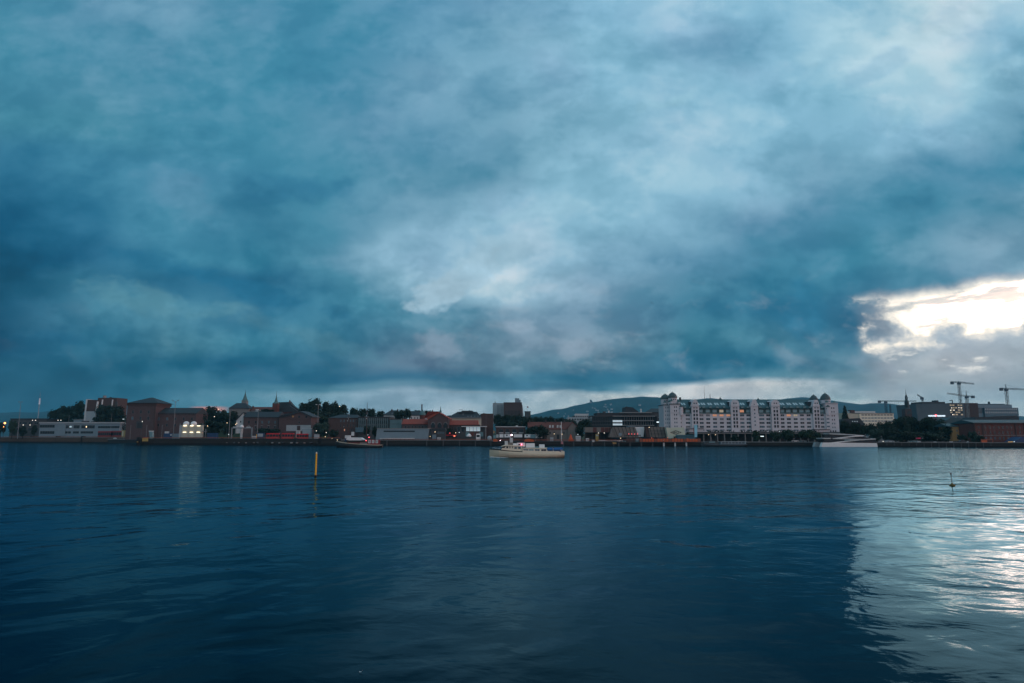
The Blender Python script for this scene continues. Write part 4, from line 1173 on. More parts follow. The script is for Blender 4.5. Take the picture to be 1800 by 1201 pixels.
# timber art pyramids
t = Th('rust_pavilion', 'rust-brown boarded pavilion on dark posts left of the timber pyramid', 'pavilion', 1052, 424, 2.3)
t.box('fascia', 1028, 1077, 751.2, 760.3, 0, 8, M['timber_grey'])
for k in range(7):
    t.box('panel', 1028.5 + k * 6.9, 1034.8 + k * 6.9, 751.6, 760, -0.12, 0, M['brick_red'] if k in (2, 4, 5, 6) else M['timber_grey'])
t.box('back_wall', 1029, 1076, 760.3, 776, 6, 8, M['timber_dark'], base=True)
for px in (1029, 1041, 1055, 1068): t.box('post', px - .4, px + .4, 760.3, 776, 0.2, 0.7, M['timber_dark'], base=True)
def pyramid(label, pts, m, ribs, rib_m, D=420, rows=()):
    t = Th('timber_pyramid', label, 'pyramid', sum(p[0] for p in pts) / 4, D, 2.3)
    t.prism('cladding', pts, 0, 9, m)
    (bl, tl, tr, br) = pts
    for k in range(ribs):
        u = (k + 0.5) / ribs
        a = (bl[0] + (br[0] - bl[0]) * u, bl[1]); b = (tl[0] + (tr[0] - tl[0]) * u, tl[1])
        t.part(MB().tube((t.x(a[0]), -0.1, t.z(a[1])), (t.x(b[0]), -0.1, t.z(b[1])), 0.16, n=4), 'batten', rib_m)
    for v in rows:
        a = (bl[0] + (tl[0] - bl[0]) * v, bl[1] + (tl[1] - bl[1]) * v); b = (br[0] + (tr[0] - br[0]) * v, br[1] + (tr[1] - br[1]) * v)
        t.part(MB().tube((t.x(a[0]), -0.1, t.z(a[1])), (t.x(b[0]), -0.1, t.z(b[1])), 0.12, n=4), 'batten', rib_m)
    return t
p1 = pyramid('grey slatted timber pyramid with leaning black battens beside the rust pavilion', [(1083, 769), (1076, 751), (1116, 751), (1120, 769)], M['timber_grey'], 6, M['black_paint'], 420)
p1.prism('side_wall', [(1070, 769), (1076.5, 751), (1083.5, 769)], 0.4, 8, M['timber_grey'])
p1.prism('roof_sheet', [(1105, 750.6), (1105, 749.4), (1117, 749.4), (1117.5, 750.6)], 0, 9, M['grey_blue'])
t = Th('white_slanted_panel', 'bright white tapering wall between the two timber pyramids', 'wall', 1124, 424, 2.3)
t.prism('panel', [(1116, 750.6), (1133, 750.6), (1130.5, 768), (1122, 768)], 0, 6, M['white_paint'])
p2 = pyramid('darker grey gridded timber pyramid with a lamp at its top corner', [(1143, 769), (1139, 750.6), (1169, 750.6), (1172, 769)], M['timber_grey'], 5, M['black_paint'], 420, (0.33, 0.62))
p2.prism('side_wall', [(1136, 769), (1134, 750.6), (1139, 750.6), (1143, 769)], 0.4, 8, M['brick_brown'])
t = Th('emblem_wall', 'pale green slanted wall with a black diamond emblem reading SALT', 'wall', 1188, 416, 2.3)
t.prism('panel', [(1174, 771), (1170.5, 752), (1202, 751.5), (1205, 770)], 0, 7, M['grn'] if 'grn' in M else mat('pale_green_board', (0.52, 0.55, 0.44), 0.85, 0.10, 0.4))
s = t.D / FPX
mb = MB()
cx_, cy_ = 1187.5, 760.3
N = 24
ring = []
for k in range(N):
    a = 2 * math.pi * k / N
    c_, s_ = math.cos(a), math.sin(a)
    rr = 1 / (abs(c_) + abs(s_)) * (1 - 0.10 * abs(math.sin(2 * a)))
    ring.append((cx_ + 9.6 * rr * c_, cy_ + 3.5 * rr * s_))
for a, b in zip(ring, ring[1:] + ring[:1]):
    mb.tube((t.x(a[0]), -0.08, t.z(a[1])), (t.x(b[0]), -0.08, t.z(b[1])), 0.16, n=4)
em = t.part(mb, 'emblem_outline', M['black_paint'])
fc = bpy.data.curves.new('lettering', 'FONT')
fc.body = 'SALT'; fc.align_x = 'CENTER'; fc.align_y = 'CENTER'; fc.size = 1.6; fc.extrude = 0.03; fc.offset = 0.03; fc.space_character = 1.15
fo = bpy.data.objects.new('tmp', fc)
COL.objects.link(fo)
dg = bpy.context.evaluated_depsgraph_get()
fme = bpy.data.meshes.new_from_object(fo.evaluated_get(dg))
bpy.data.objects.remove(fo)
lo = link('lettering', fme, M['black_paint'], t.o)
lo.rotation_euler = (math.pi / 2, 0, 0)
lo.location = (t.x(cx_), -0.09, t.z(cy_))
t = Th('driftwood_heap', 'dark tangle of stacked driftwood in front of the emblem wall', 'driftwood', 1185, 411, 2.3)
rr_ = random.Random(5)
mb = MB()
for k in range(16):
    a = rr_.uniform(0, 6.28)
    r0 = rr_.uniform(0.6, 2.2)
    mb.tube((r0 * math.cos(a), r0 * 0.4 * math.sin(a), 0.2), (rr_.uniform(-.5, .5), rr_.uniform(-.3, .3), rr_.uniform(2.2, 3.6)), 0.13, 0.07, n=5)
t.part(mb, 'branches', M['timber_dark'])
t = Th('teal_marquee', 'low dark teal marquee roof right of the emblem wall', 'tent', 1205, 409, 2.3)
t.prism('roof', [(1190, 767), (1192, 764.6), (1220, 764.2), (1223, 767)], 0, 6, M['tent_teal'])
t.box('side_curtain', 1190.5, 1222.5, 767, 776.5, 0.3, 5.7, M['tent_teal'])
t = Th('tall_banner', 'tall pale blue banner with a red edge on a pole by the marquee', 'banner', 1222, 407, 2.3)
t.part(MB().tube((t.x(1219.6), 0, 0), (t.x(1219.6), 0, t.z(747)), 0.09), 'pole', M['metal_grey'])
bl_ = mat('banner_blue', (0.28, 0.60, 0.72), 0.85, 0.12, 0.6)
mb = MB()
for i in range(9):
    u = i / 8
    zz = t.z(747) * (1 - u) + t.z(768.5) * u
    w0 = 1.9 * (1 - 0.25 * u)
    yy = 0.12 * math.sin(u * 7)
    mb.v += [(t.x(1220.2), yy, zz), (t.x(1220.2) + w0, yy - 0.15, zz), (t.x(1220.2) + w0, yy - 0.12, zz), (t.x(1220.2), yy + 0.03, zz)]
    if i:
        o_ = 4 * i
        for k in range(4): mb.f.append((o_ - 4 + k, o_ - 4 + (k + 1) % 4, o_ + (k + 1) % 4, o_ + k)); mb.mi.append(0)
t.part(mb, 'banner_cloth', bl_)
t.box('red_edge', 1218.6, 1220.1, 752, 763, -0.05, 0.03, M['red_dim'])
# pier with red fence
t = Th('red_fenced_pier', 'piled pier with a long orange-red fence on white pile caps', 'pier', 1158, 398, 0)
t.box('deck', 1083, 1232, 776.7, 778.2, 0, 2.4, M['timber_dark'])
for k in range(8): t.box('pile', 1086 + k * 19.7, 1088.4 + k * 19.7, 778.2, 786, 0.3, 1.0, M['white_plaster'] if k > 3 else M['concrete_dark'])
for k in range(21):
    a = 1124 + k * 5.1
    t.box('fence_panel', a, a + 4.7, 771.6 if k % 4 else 771.0, 776.6, 0.3, 0.42, M['orange_paint'] if k % 5 else M['rust_rail'])
for k in range(22): t.box('fence_post', 1123.4 + k * 5.1, 1123.9 + k * 5.1, 770.6, 776.7, 0.22, 0.4, M['timber_dark'])
t.box('handrail', 1086, 1123, 773.0, 773.6, 0.2, 0.35, M['rust_rail'])
for k in range(8): t.box('rail_post', 1086 + k * 5.1, 1086.5 + k * 5.1, 773, 776.7, 0.2, 0.35, M['timber_dark'])
mat('curtain', (0.14, 0.15, 0.16), 0.6, 0.5, 0.9)
mat('glass_mid', (0.022, 0.040, 0.050), 0.2, 0.4, 0.4, spec=0.45)
# ------------------------------------------------------------------ the lilac harbour warehouse
t = Th('harbour_warehouse', 'huge lilac harbour warehouse with paired domes, green roof and rounded stair gables', 'building', 1321, 430, 2.3)
HW = t
s = t.D / FPX
WL, WT = M['lilac_wall'], M['lilac_trim']
t.box('wall', 1196, 1455, 726.5, 762, 0, 24, WL)
t.box('base_wall', 1168, 1475, 762, 777, 7, 24, M['concrete_dark'], base=True)
t.box('eave_band', 1196, 1455, 725.8, 727.2, -0.5, 0, M['copper_green'])
t.prism('lower_roof', [(1197, 727), (1197, 716), (1455, 716.5), (1455, 727)], 0.6, 23, mat('roof_deep_green', (0.030, 0.058, 0.055), 0.7, 0.2, 0.4))
rp = mat('roof_green', (0.032, 0.092, 0.108), 0.6, 0.25, 0.35, stretch=(1, 1, 0.5))
z0_, z1_ = t.z(717.5), t.z(700.8)
t.part(MB().prism_x([(0.0, z0_ - 0.3), (24, z0_ - 0.3), (24, z0_), (14, z1_), (10, z1_), (0.0, z0_)], t.x(1196), t.x(1455)), 'roof', rp)
def on_roof(py):   # depth of the sloping roof front at a photo row
    u = (717.5 - py) / (717.5 - 700.8)
    return 10 * u
# skylights lying in the slope
def skylight(px, py=709.6, m='win_cool'):
    d = on_roof(py)
    for e in (-2.1, 2.1):
        x = t.x(px + e)
        mb = MB()
        h = 0.75
        zc = t.z(py)
        k = 10 / (z1_ - z0_)
        mb.add([(x - .6, d - h * k - .1, zc - h), (x + .45, d - h * k - .1, zc - h), (x + .25, d + h * k - .1, zc + h), (x - .8, d + h * k - .1, zc + h),
                (x - .6, d - h * k + .2, zc - h), (x + .45, d - h * k + .2, zc - h), (x + .25, d + h * k + .2, zc + h), (x - .8, d + h * k + .2, zc + h)],
               [(0, 1, 2, 3), (4, 7, 6, 5), (0, 4, 5, 1), (1, 5, 6, 2), (2, 6, 7, 3), (3, 7, 4, 0)])
        t.part(mb, 'skylight', M['sky_glass'])
gs = mat('sky_glass', (0.36, 0.47, 0.51), 0.25, 0.1, 0.6, spec=0.8)
M['sky_glass'] = gs
for px in (1205.5, 1231.5, 1241, 1253, 1265, 1276, 1302, 1311, 1336, 1346.5, 1373.5, 1382, 1394, 1405.5, 1417, 1443.5): skylight(px)
# small dormers above the eave, then the lit attic windows
for px in (1205, 1215, 1231, 1238, 1250, 1262, 1274, 1306, 1316, 1338, 1350, 1380, 1392, 1404, 1416, 1426, 1448):
    t.box('dormer', px - 2.4, px + 2.4, 714.8, 717.4, -0.4, 2, M['copper_green'])
    t.win(px, 716, 3.6, 1.5, -0.42, 'glass_teal', 'frame_lilac')
for i, px in enumerate((1209.5, 1233, 1245, 1257, 1269, 1281, 1305, 1316.5, 1339, 1351, 1376.5, 1387, 1398.5, 1410, 1421, 1446.5)):
    lit = px in (1305,)
    t.win(px, 722.8, 7.0 if px not in (1233, 1376.5) else 5.5, 4.6, 0.45, 'win_warm' if lit else ('win_pale' if px in (1269,) else 'glass_teal'), 'frame_lilac', cols=3)
# main window grid
groups = [(1209.5, 3, 7.2), (1233.5, 2, 6.6), (1245, 2, 6.6), (1257, 2, 6.6), (1269, 2, 6.6), (1281, 2, 6.6), (1305, 3, 7.0), (1317, 3, 8.4),
          (1339.5, 3, 8.6), (1351, 2, 6.8), (1376, 2, 6.0), (1387, 2, 6.6), (1399, 2, 6.6), (1410.5, 2, 6.6), (1422, 2, 6.6), (1446, 2, 5.6)]
rowsY = [730.3, 736.9, 743.6, 750.4]
rw = random.Random(11)
for px, nn, wd in groups:
    for j, py in enumerate(rowsY):
        mm = rw.choice(('glass_dark', 'glass_dark', 'glass_dark', 'glass_mid', 'glass_mid', 'glass_blue', 'curtain'))
        if j == 0 and px in (1257, 1269, 1281, 1387, 1399): mm = 'win_warm' if px != 1399 else 'win_pale'
        t.win(px, py, wd + .5, 3.7, -0.02, mm, 'frame_lilac', cols=nn)
mb = MB()
gw = MB()
for px, nn, wd in groups:      # low mezzanine lights above the terrace
    t.win(px, 756.2, 8.6, 2.2, -0.02, 'glass_blue', 'frame_lilac', cols=4, name='mezzanine_window')
# stair towers with rounded gables
def stair(px, w, top, cols, shape):
    hw = w / 2
    pts = [(px + hw, 762), (px + hw, 716)]
    if shape == 'round':
        pts += [(px + hw, 709.5), (px + hw * 0.86, 706), (px + hw * 0.55, top + 1.0), (px, top), (px - hw * 0.55, top + 1.0), (px - hw * 0.86, 706), (px - hw, 709.5)]
    else:
        pts += [(px + hw * 1.02, 713.5), (px + hw * 0.80, 709), (px + hw * 0.55, 704), (px + hw * 0.2, top), (px - hw * 0.2, top), (px - hw * 0.55, 704), (px - hw * 0.80, 709), (px - hw * 1.02, 713.5)]
    pts += [(px - hw, 716), (px - hw, 762)]
    t.prism('stair_tower', pts, -1.2, 8, WL)
    t.box('stair_cornice', px - hw - .5, px + hw + .5, 713.4, 714.4, -1.5, -1.2, WT)
    if cols == 2:
        for e in (-2.45, 2.45):
            t.win(px + e, 717.2, 3.4, 1.9, -1.22, 'glass_dark', 'frame_lilac', name='stair_window')
            for k in range(5):
                t.win(px + e, 723 + k * 6.65, 3.4, 5.0, -1.22, 'glass_dark', 'frame_lilac', name='stair_window')
        for e in (-1.9, 1.9): t.win(px + e, 709, 2.1, 2.6, -1.22, 'glass_dark', 'frame_lilac', name='gable_window')
    else:
        t.win(px, 711, 1.5, 1.7, -1.22, 'glass_dark', 'frame_lilac', name='gable_window')
        for k in range(5): t.win(px, 720.5 + k * 6.7, 2.6, 2.8, -1.22, 'glass_dark' if k == 0 else 'glass_blue', 'frame_lilac', name='stair_window')
stair(1223.3, 13, 702.0, 2, 'gable')
stair(1293.5, 15, 702.8, 2, 'round')
stair(1327.5, 13, 702.6, 1, 'gable')
stair(1364.8, 15, 703.2, 2, 'round')
stair(1436.8, 12, 703.0, 2, 'gable')
# side roofs running back from the stair gables
for a, b in ((1213.5, 1217.5), (1282, 1286.5), (1317.5, 1321.5), (1353.5, 1357.5), (1421.5, 1431)):
    t.box('stair_roof', a, b, 706.5, 716.5, 2.0, 10, M['roof_slate'])
# little pyramids on the ridge
for px, top in ((1276.5, 697.4), (1344.8, 698.6)):
    t.part(MB().lathe([(6.5 * s, t.z(706)), (5.2 * s, t.z(703.5)), (0.4 * s, t.z(top))], t.x(px), 10, 4), 'roof_turret', rp)
    t.part(MB().tube((t.x(px), 10, t.z(top + .4)), (t.x(px), 10, t.z(top - 1.4)), 0.12), 'finial', M['metal_dark'])
# end towers
def dome(px, d, r, base, apex, cyl_to):
    mb = MB()
    pr = []
    for k in range(8):
        u = k / 7
        pr.append((r * s * (1.03, 1.0, .93, .82, .66, .46, .24, .04)[k], t.z(base) + (t.z(apex) - t.z(base)) * (0, .16, .33, .50, .66, .81, .93, 1.0)[k]))
    mb.lathe(pr, t.x(px), d, 8)
    dm = t.part(mb, 'dome', M['roof_dome'])
    t.part(MB().tube((t.x(px), d, t.z(apex + 2)), (t.x(px), d, t.z(apex - 1.5)), 0.25, 0.06), 'finial', M['metal_dark'], dm)
    t.part(MB().lathe([(r * 0.93 * s, t.z(cyl_to)), (r * 0.93 * s, t.z(base + .2))], t.x(px), d, 8), 'drum', WL)
    for k in range(3):
        xw = t.x(px) + (k - 1) * 1.1
        MBw = MB().window(0.7, 0.9, 0.08)
        t.part(MBw, 'drum_window', [M['frame_lilac'], M['glass_dark']], loc=(xw, d - r * 0.93 * s * 0.94, t.z(base + 3.0)))
mat('roof_dome', (0.055, 0.088, 0.094), 0.6, 0.3, 0.8); 
dome(1176.2, 9, 8.6, 700.8, 691.0, 712)
dome(1185.8, 3.6, 8.4, 699.2, 688.8, 712)
dome(1444.0, 9, 7.4, 703.3, 692.6, 712)
dome(1458.5, 4.0, 8.6, 702.4, 690.6, 711)
t.box('end_tower', 1179, 1197, 710.5, 763, -1.0, 14, WL)
t.box('end_tower_side', 1167.2, 1179, 712, 763, 1.6, 16, WT)  # shaded left face: its shade is put in as the darker trim colour
t.box('end_tower', 1453, 1475, 708.8, 763, -1.0, 14, WL)
t.box('tower_cornice', 1178.3, 1198, 709.6, 711, -1.5, 14.3, M['roof_dome'])
t.box('tower_cornice', 1166.6, 1178.3, 711, 712.2, 1.1, 16, M['roof_dome'])
t.box('tower_cornice', 1452, 1475.8, 708.2, 709.4, -1.5, 14.3, WT)
t.box('string_course', 1178.6, 1197.3, 724.9, 725.7, -1.3, -1.0, WT)
t.box('string_course', 1452.6, 1475.4, 727, 727.8, -1.3, -1.0, WT)
for px, r_, py, d_ in ((1171.5, 2.6, 706, 1.6), (1178.4, 2.3, 705.2, -0.2), (1181.5, 2.8, 704, -1.0), (1195, 2.8, 705.5, -0.6), (1456, 2.6, 706, -1.0), (1470, 2.6, 706.8, -0.4)):
    tt = t.part(MB().lathe([(r_ * 0.85 * s, t.z(712)), (r_ * 0.85 * s, t.z(py + 1.6))], t.x(px), d_ + 1.2, 8), 'corner_turret', WL)
    t.part(MB().lathe([(r_ * s, t.z(py + 1.8)), (r_ * 0.85 * s, t.z(py)), (r_ * 0.4 * s, t.z(py - 1.5)), (0.04, t.z(py - 2.4))], t.x(px), d_ + 1.2, 8), 'turret_cap', M['copper_green'], tt)
for px, w0 in ((1197.5, 3.6), (1455.8, 3.8)):
    ot = t.part(MB().lathe([(0.5 * s, t.z(733.5)), (w0 * .9 * s, t.z(730.5)), (w0 * s, t.z(729)), (w0 * s, t.z(715.5))], t.x(px), -0.4, 10), 'oriel', WL)
    t.part(MB().lathe([(w0 * 1.15 * s, t.z(715.8)), (w0 * 0.9 * s, t.z(714)), (0.1, t.z(710.5))], t.x(px), -0.4, 10), 'oriel_cap', M['roof_dome'], ot)
    for e in (-1.6, 1.8): t.win(px + e, 720 + e, 1.0, 2.2, -w0 * s * 0.86 - 0.42, 'glass_dark', 'frame_lilac', name='oriel_window', parent=t.o)
for py in (715.7, 722.3, 729.2, 736.2, 742.9, 749.6):
    for px in (1186.3, 1189.9): t.win(px, py, 2.0, 3.0, -1.02, 'glass_dark' if py < 740 else 'glass_blue', 'frame_lilac', name='tower_window')
    for px in (1170.5, 1173.8, 1176.6): t.win(px, py + .8, 1.4, 3.0, 1.58, 'glass_blue', 'frame_lilac', name='tower_window')
    for px in (1463.6, 1467.4): t.win(px, py + 1.8, 1.9, 3.0, -1.02, 'glass_dark' if py < 740 else 'glass_blue', 'frame_lilac', name='tower_window')
for py in (736.5, 743, 750): 
    t.win(1196, py, 4.6, 3.0, -0.04, 'glass_dark', 'frame_lilac', cols=2, name='tower_window'); t.win(1456, py, 5.0, 3.0, -1.02, 'glass_blue', 'frame_lilac', cols=2, name='tower_window')
for px in (1459.5, 1464, 1468): t.win(px, 758, 2.8, 3.0, -1.02, 'glass_dark', 'frame_lilac', name='tower_window')
t.box('chimney', 1196.4, 1198.8, 698.6, 703, 8, 10, M['concrete_dark'])
mm_ = MB().tube((t.x(1249), 11, t.z(701)), (t.x(1249), 11, t.z(676.5)), 0.13, 0.05)
t.part(mm_, 'aerial', M['metal_grey'])
t.part(MB().tube((t.x(1259), 11, t.z(701)), (t.x(1259), 11, t.z(692)), 0.22, 0.18), 'aerial', M['metal_grey'])
# arcade
t.box('terrace', 1211, 1476, 759.6, 762.2, -6.5, 0, M['concrete_dark'])
t.box('terrace_edge', 1211, 1476, 761.6, 762.6, -6.8, -6.5, M['stone_grey'])
t.box('terrace_pavilion', 1211, 1236, 754, 759.6, -5, 0, M['lilac_trim'])
t.box('pavilion_roof', 1210, 1237, 753.2, 754, -5.6, 0, M['roof_slate'])
t.box('terrace_pavilion', 1433, 1458, 755.4, 759.6, -5, -1.02, M['lilac_trim'])
t.box('pavilion_roof', 1432, 1459, 754.6, 755.4, -5.6, -1.02, M['roof_slate'])
for k in range(20):
    px = 1236.3 + k * 12.15
    t.box('column', px - 0.8, px + 0.8, 762.4, 777, -6.0, -5.2, M['stone_grey'], base=True)
t.box('lit_sign', 1335, 1341.5, 766.6, 767.8, -2, -1.7, M['lamp_cool'])
hedge = MB()
rq = random.Random(2)
for k in range(240):
    px = rq.uniform(1237, 1432)
    x = t.x(px); z = t.z(759.6) + rq.uniform(0, 0.9); y = -6.2 + rq.uniform(-.3, .6)
    a = rq.uniform(0, 3.1)
    hedge.add([(x - .5 * math.cos(a), y - .5 * math.sin(a), z - .2), (x + .5 * math.cos(a), y + .5 * math.sin(a), z - .2), (x + .1, y, z + .5)], [(0, 1, 2)])
t.part(hedge, 'terrace_planting', M['leaf_dark'])

mat('glass_pale', (0.26, 0.34, 0.36), 0.3, 0.5, 0.15, spec=0.4)
# ------------------------------------------------------------------ far right
t = Th('cream_office', 'cream office block with rows of ribbon windows behind the dark trees', 'building', 1540, 560, 8)
t.prism('wall', [(1484, 750), (1484, 726), (1512, 728), (1512, 750)], 0, 20, M['ochre_pale'])
t.box('wall', 1512, 1572, 727, 758, -0.8, 20, M['cream'])
t.box('roof', 1511.5, 1573, 726, 727, -1.2, 20.4, M['concrete'])
t.box('roof_storey', 1494, 1540, 723, 726.5, 6, 16, M['white_plaster'])
t.box('roof_storey', 1497, 1504, 721, 726, 4, 9, M['brick_dark'])
for y in (729.6, 735, 740.3):
    for k in range(10): t.win(1517.5 + k * 5.6, y, 4.6, 1.9, -0.82, 'glass_dark' if y < 734 else 'glass_blue', 'frame_white', cols=3)
t = Th('slate_roof_house', 'dark steep roof with skylights just right of the lilac warehouse', 'house', 1502, 480, 4)
t.prism('roof', [(1477, 748), (1483, 737), (1512, 735), (1519, 744), (1519, 748)], 0, 10, M['roof_slate'])
t.box('wall', 1478, 1518, 748, 765, 0.4, 9.6, M['concrete_dark'])
for px in (1499, 1503, 1507): t.win(px, 741, 1.4, 1.6, -0.04, 'win_cool', 'frame_white', name='skylight')
t = Th('church_spire', 'dark tall baroque church spire rising above the right-hand trees', 'church', 1598, 760, 8)
s2 = t.D / FPX
t.box('tower', 1593, 1604, 719, 748, -2, 5, M['brick_brown'])
t.part(MB().lathe([(7.0 * s2, t.z(728)), (5.6 * s2, t.z(720)), (3.6 * s2, t.z(716.5)), (3.5 * s2, t.z(711))], 0, 1.5, 8), 'lantern', M['copper_dark'] if 'copper_dark' in M else mat('copper_dark', (0.030, 0.040, 0.042), 0.7, 0.2, 0.5))
cd = M['copper_dark']
t.part(MB().lathe([(3.2 * s2, t.z(711)), (3.8 * s2, t.z(709)), (3.4 * s2, t.z(706)), (2.2 * s2, t.z(703.5)), (2.0 * s2, t.z(702))], 0, 1.5, 8), 'bulb', cd)
for k in range(4):
    a = k * math.pi / 2 + 0.6
    t.part(MB().tube((1.7 * s2 * math.cos(a), 1.5 + 1.7 * s2 * math.sin(a), t.z(702)), (1.7 * s2 * math.cos(a), 1.5 + 1.7 * s2 * math.sin(a), t.z(698)), 0.45, n=5), 'lantern_post', cd)
t.part(MB().lathe([(2.0 * s2, t.z(698)), (1.6 * s2, t.z(696)), (0.6 * s2, t.z(693.5)), (0.3 * s2, t.z(688)), (0.12 * s2, t.z(684))], 0, 1.5, 8), 'needle', cd)

t = Th('grey_opera_block', 'big dark grey block with lit floors and a glowing roof sign beneath the cranes', 'building', 1660, 780, 6)
t.prism('wall', [(1614.5, 742), (1612.3, 710.2), (1688, 709.8), (1698, 709.5), (1698, 742)], 0, 40, mat('block_cladding', (0.085, 0.115, 0.130), 0.7, 0.2, 0.15))
t.box('roof_storey', 1623.5, 1664.5, 706.5, 710, 8, 30, M['concrete_dark'])
t.box('rooftop_plant', 1648.5, 1653, 703.8, 706.6, 12, 20, M['metal_dark'])
t.box('wall', 1671, 1722, 708.6, 742, 6, 40, M['brick_brown'])
for y in (712.5, 717, 721, 725, 729):
    for k in range(5):
        lit = (k + int(y)) % 3 != 0
        t.win(1674 + k * 4.6, y, 3.6, 2.4, -0.05, ('win_pale' if lit else 'glass_dark'), 'frame_dark', cols=2)
for px, y in ((1675, 717.2), (1679, 721.3), (1688, 717), (1692, 717.4), (1676, 729.2), (1673, 721.5)):
    t.win(px, y, 1.6, 1.0, -0.25, 'lamp_white', 'frame_dark', name='ceiling_light')
mb = MB()
rs = random.Random(4)
xx = 1632.5
while xx < 1661.5:
    w_ = rs.uniform(1.1, 2.0)
    if 1645 < xx < 1648: xx += 0.6; continue
    mb.box(t.x(xx), t.x(xx + w_ * 0.8), -0.5, -0.3, t.z(732.2 + rs.uniform(0, .5)), t.z(729.6 + rs.uniform(0, .8)))
    xx += w_
t.part(mb, 'roof_sign', glow('sign_glow', (0.75, 0.9, 1.0), 0.9))
t.box('sign_mark', 1645, 1647.6, 728.8, 731.8, -0.5, -0.3, M['lamp_red'])
t = Th('blue_glass_office', 'blue-grey office block with pale window rows under the right crane', 'building', 1760, 800, 6)
t.box('wall', 1700, 1782, 711.5, 745, 0, 30, M['grey_blue'])
t.box('roof_storey', 1722, 1770, 710, 711.5, 4, 26, M['crane_blue'])
t.box('wall', 1732.5, 1792.5, 717, 745, -2, 0, M['glass_blue'])
t.prism('turret', [(1742.3, 711), (1743.4, 706), (1744.5, 711)], 8, 11, cd)
for y in (719.5, 725.3):
    for k in range(18): t.win(1734.8 + k * 3.2, y, 2.1, 3.2, -2.02, 'glass_pale', 'frame_grey')
for k in range(15): t.win(1702 + k * 2.1, 722, 1.2, 10, -0.02, 'glass_dark', 'frame_grey', rows=4)
t = Th('teal_roof_row', 'low row of teal metal roofs in front of the grey block', 'building', 1690, 620, 5)
t.prism('roof', [(1660, 748), (1664, 738), (1670, 736), (1672, 734), (1684, 733.5), (1693, 737), (1712, 738.5), (1714, 748)], 0, 14, M['roof_teal'])
t.box('wall', 1661, 1713, 748, 765, 0.3, 13.7, M['grey_plaster'])
for px, y in ((1675, 739), (1682, 737), (1690, 740), (1698, 739), (1704, 742)): t.box('chimney', px - .7, px + .7, y - 4, y + 2, 3, 5, M['white_plaster'])
t = Th('dark_long_roof', 'long low dark teal roof behind the red-brick customs house', 'building', 1750, 560, 4)
t.prism('roof', [(1712, 740), (1716, 733.5), (1788, 730.8), (1792, 733), (1792, 740)], 0, 16, M['roof_slate'])
t.box('wall', 1713, 1791, 740, 760, 0.3, 15.7, M['concrete_dark'])
t = Th('ochre_house', 'ochre plastered house with a blue-grey roof between trees and red brick', 'house', 1692, 400, 2.3)
t.box('wall', 1672.5, 1713, 749.5, 775, 0, 14, M['ochre_wall'], base=True)
t.gable_x('roof', 1666, 1714, 744.3, 749.8, 0, 14, M['roof_teal'])
t.box('cornice', 1672, 1713.3, 749.2, 750.2, -0.35, 0, M['concrete'])
for j, y in enumerate((757.2, 765)):
    for k in range(7): t.win(1681 + k * 5.0, y, 2.2, 3.6, -0.02, 'glass_blue', 'frame_white', rows=2)
t = Th('red_brick_house', 'red-brick customs house with tall windows at the right edge', 'building', 1765, 386, 2.3)
t.box('wall', 1713, 1850, 744.5, 778, 0, 20, M['brick_red'], base=True)
t.gable_x('roof', 1711, 1852, 737.4, 743.6, 0, 20, M['roof_teal'])
t.box('cornice', 1712, 1851, 743.2, 744.8, -0.6, 0, M['brick_brown'])
t.box('string_course', 1713, 1850, 765, 766, -0.25, 0, M['stone_grey'])
for px in (1712.6, 1726.5, 1784, 1800): t.box('corner_pier', px, px + 1.6, 744.8, 777, -0.3, 0, M['brick_brown'])
for px in (1719.5, 1731, 1739.5, 1747, 1755, 1762, 1770, 1777, 1791.5, 1806, 1814):
    t.win(px, 751.5, 3.0, 5.0, -0.02, 'glass_dark', 'stone_grey', rows=2)
    t.win(px, 760.5, 3.0, 5.6, -0.02, 'glass_dark', 'stone_grey', rows=2)
    t.win(px, 770.5, 2.6, 4.4, -0.02, 'glass_blue', rows=2)
t = Th('blue_shelter', 'dark blue gabled shelter on the quay at the right edge', 'shelter', 1792, 372, 2.3)
t.prism('roof', [(1780, 777), (1795, 768), (1812, 768), (1812, 777)], 0, 8, M['blue_paint'])
t.box('wall', 1782, 1811, 777, 783, 0.3, 7.7, M['blue_paint'], base=True)
t = Th('loading_boom', 'thin orange boom slanting up beside the blue shelter', 'boom', 1773, 368, 2.3)
t.part(MB().tube((t.x(1767), 0, 0.1), (t.x(1777), 0, t.z(776.5)), 0.22), 'boom', M['mustard'])
t.part(MB().tube((t.x(1767.3), -0.2, 0.4), (t.x(1776.4), -0.2, t.z(777)), 0.07), 'light_strip', M['win_warm_strip'] if 'win_warm_strip' in M else glow('strip_orange', (1.0, 0.5, 0.12), 0.7))
t.part(MB().lathe([(0.5, 0), (0.4, 0.8)], t.x(1767), 0, 8), 'base', M['metal_dark'])

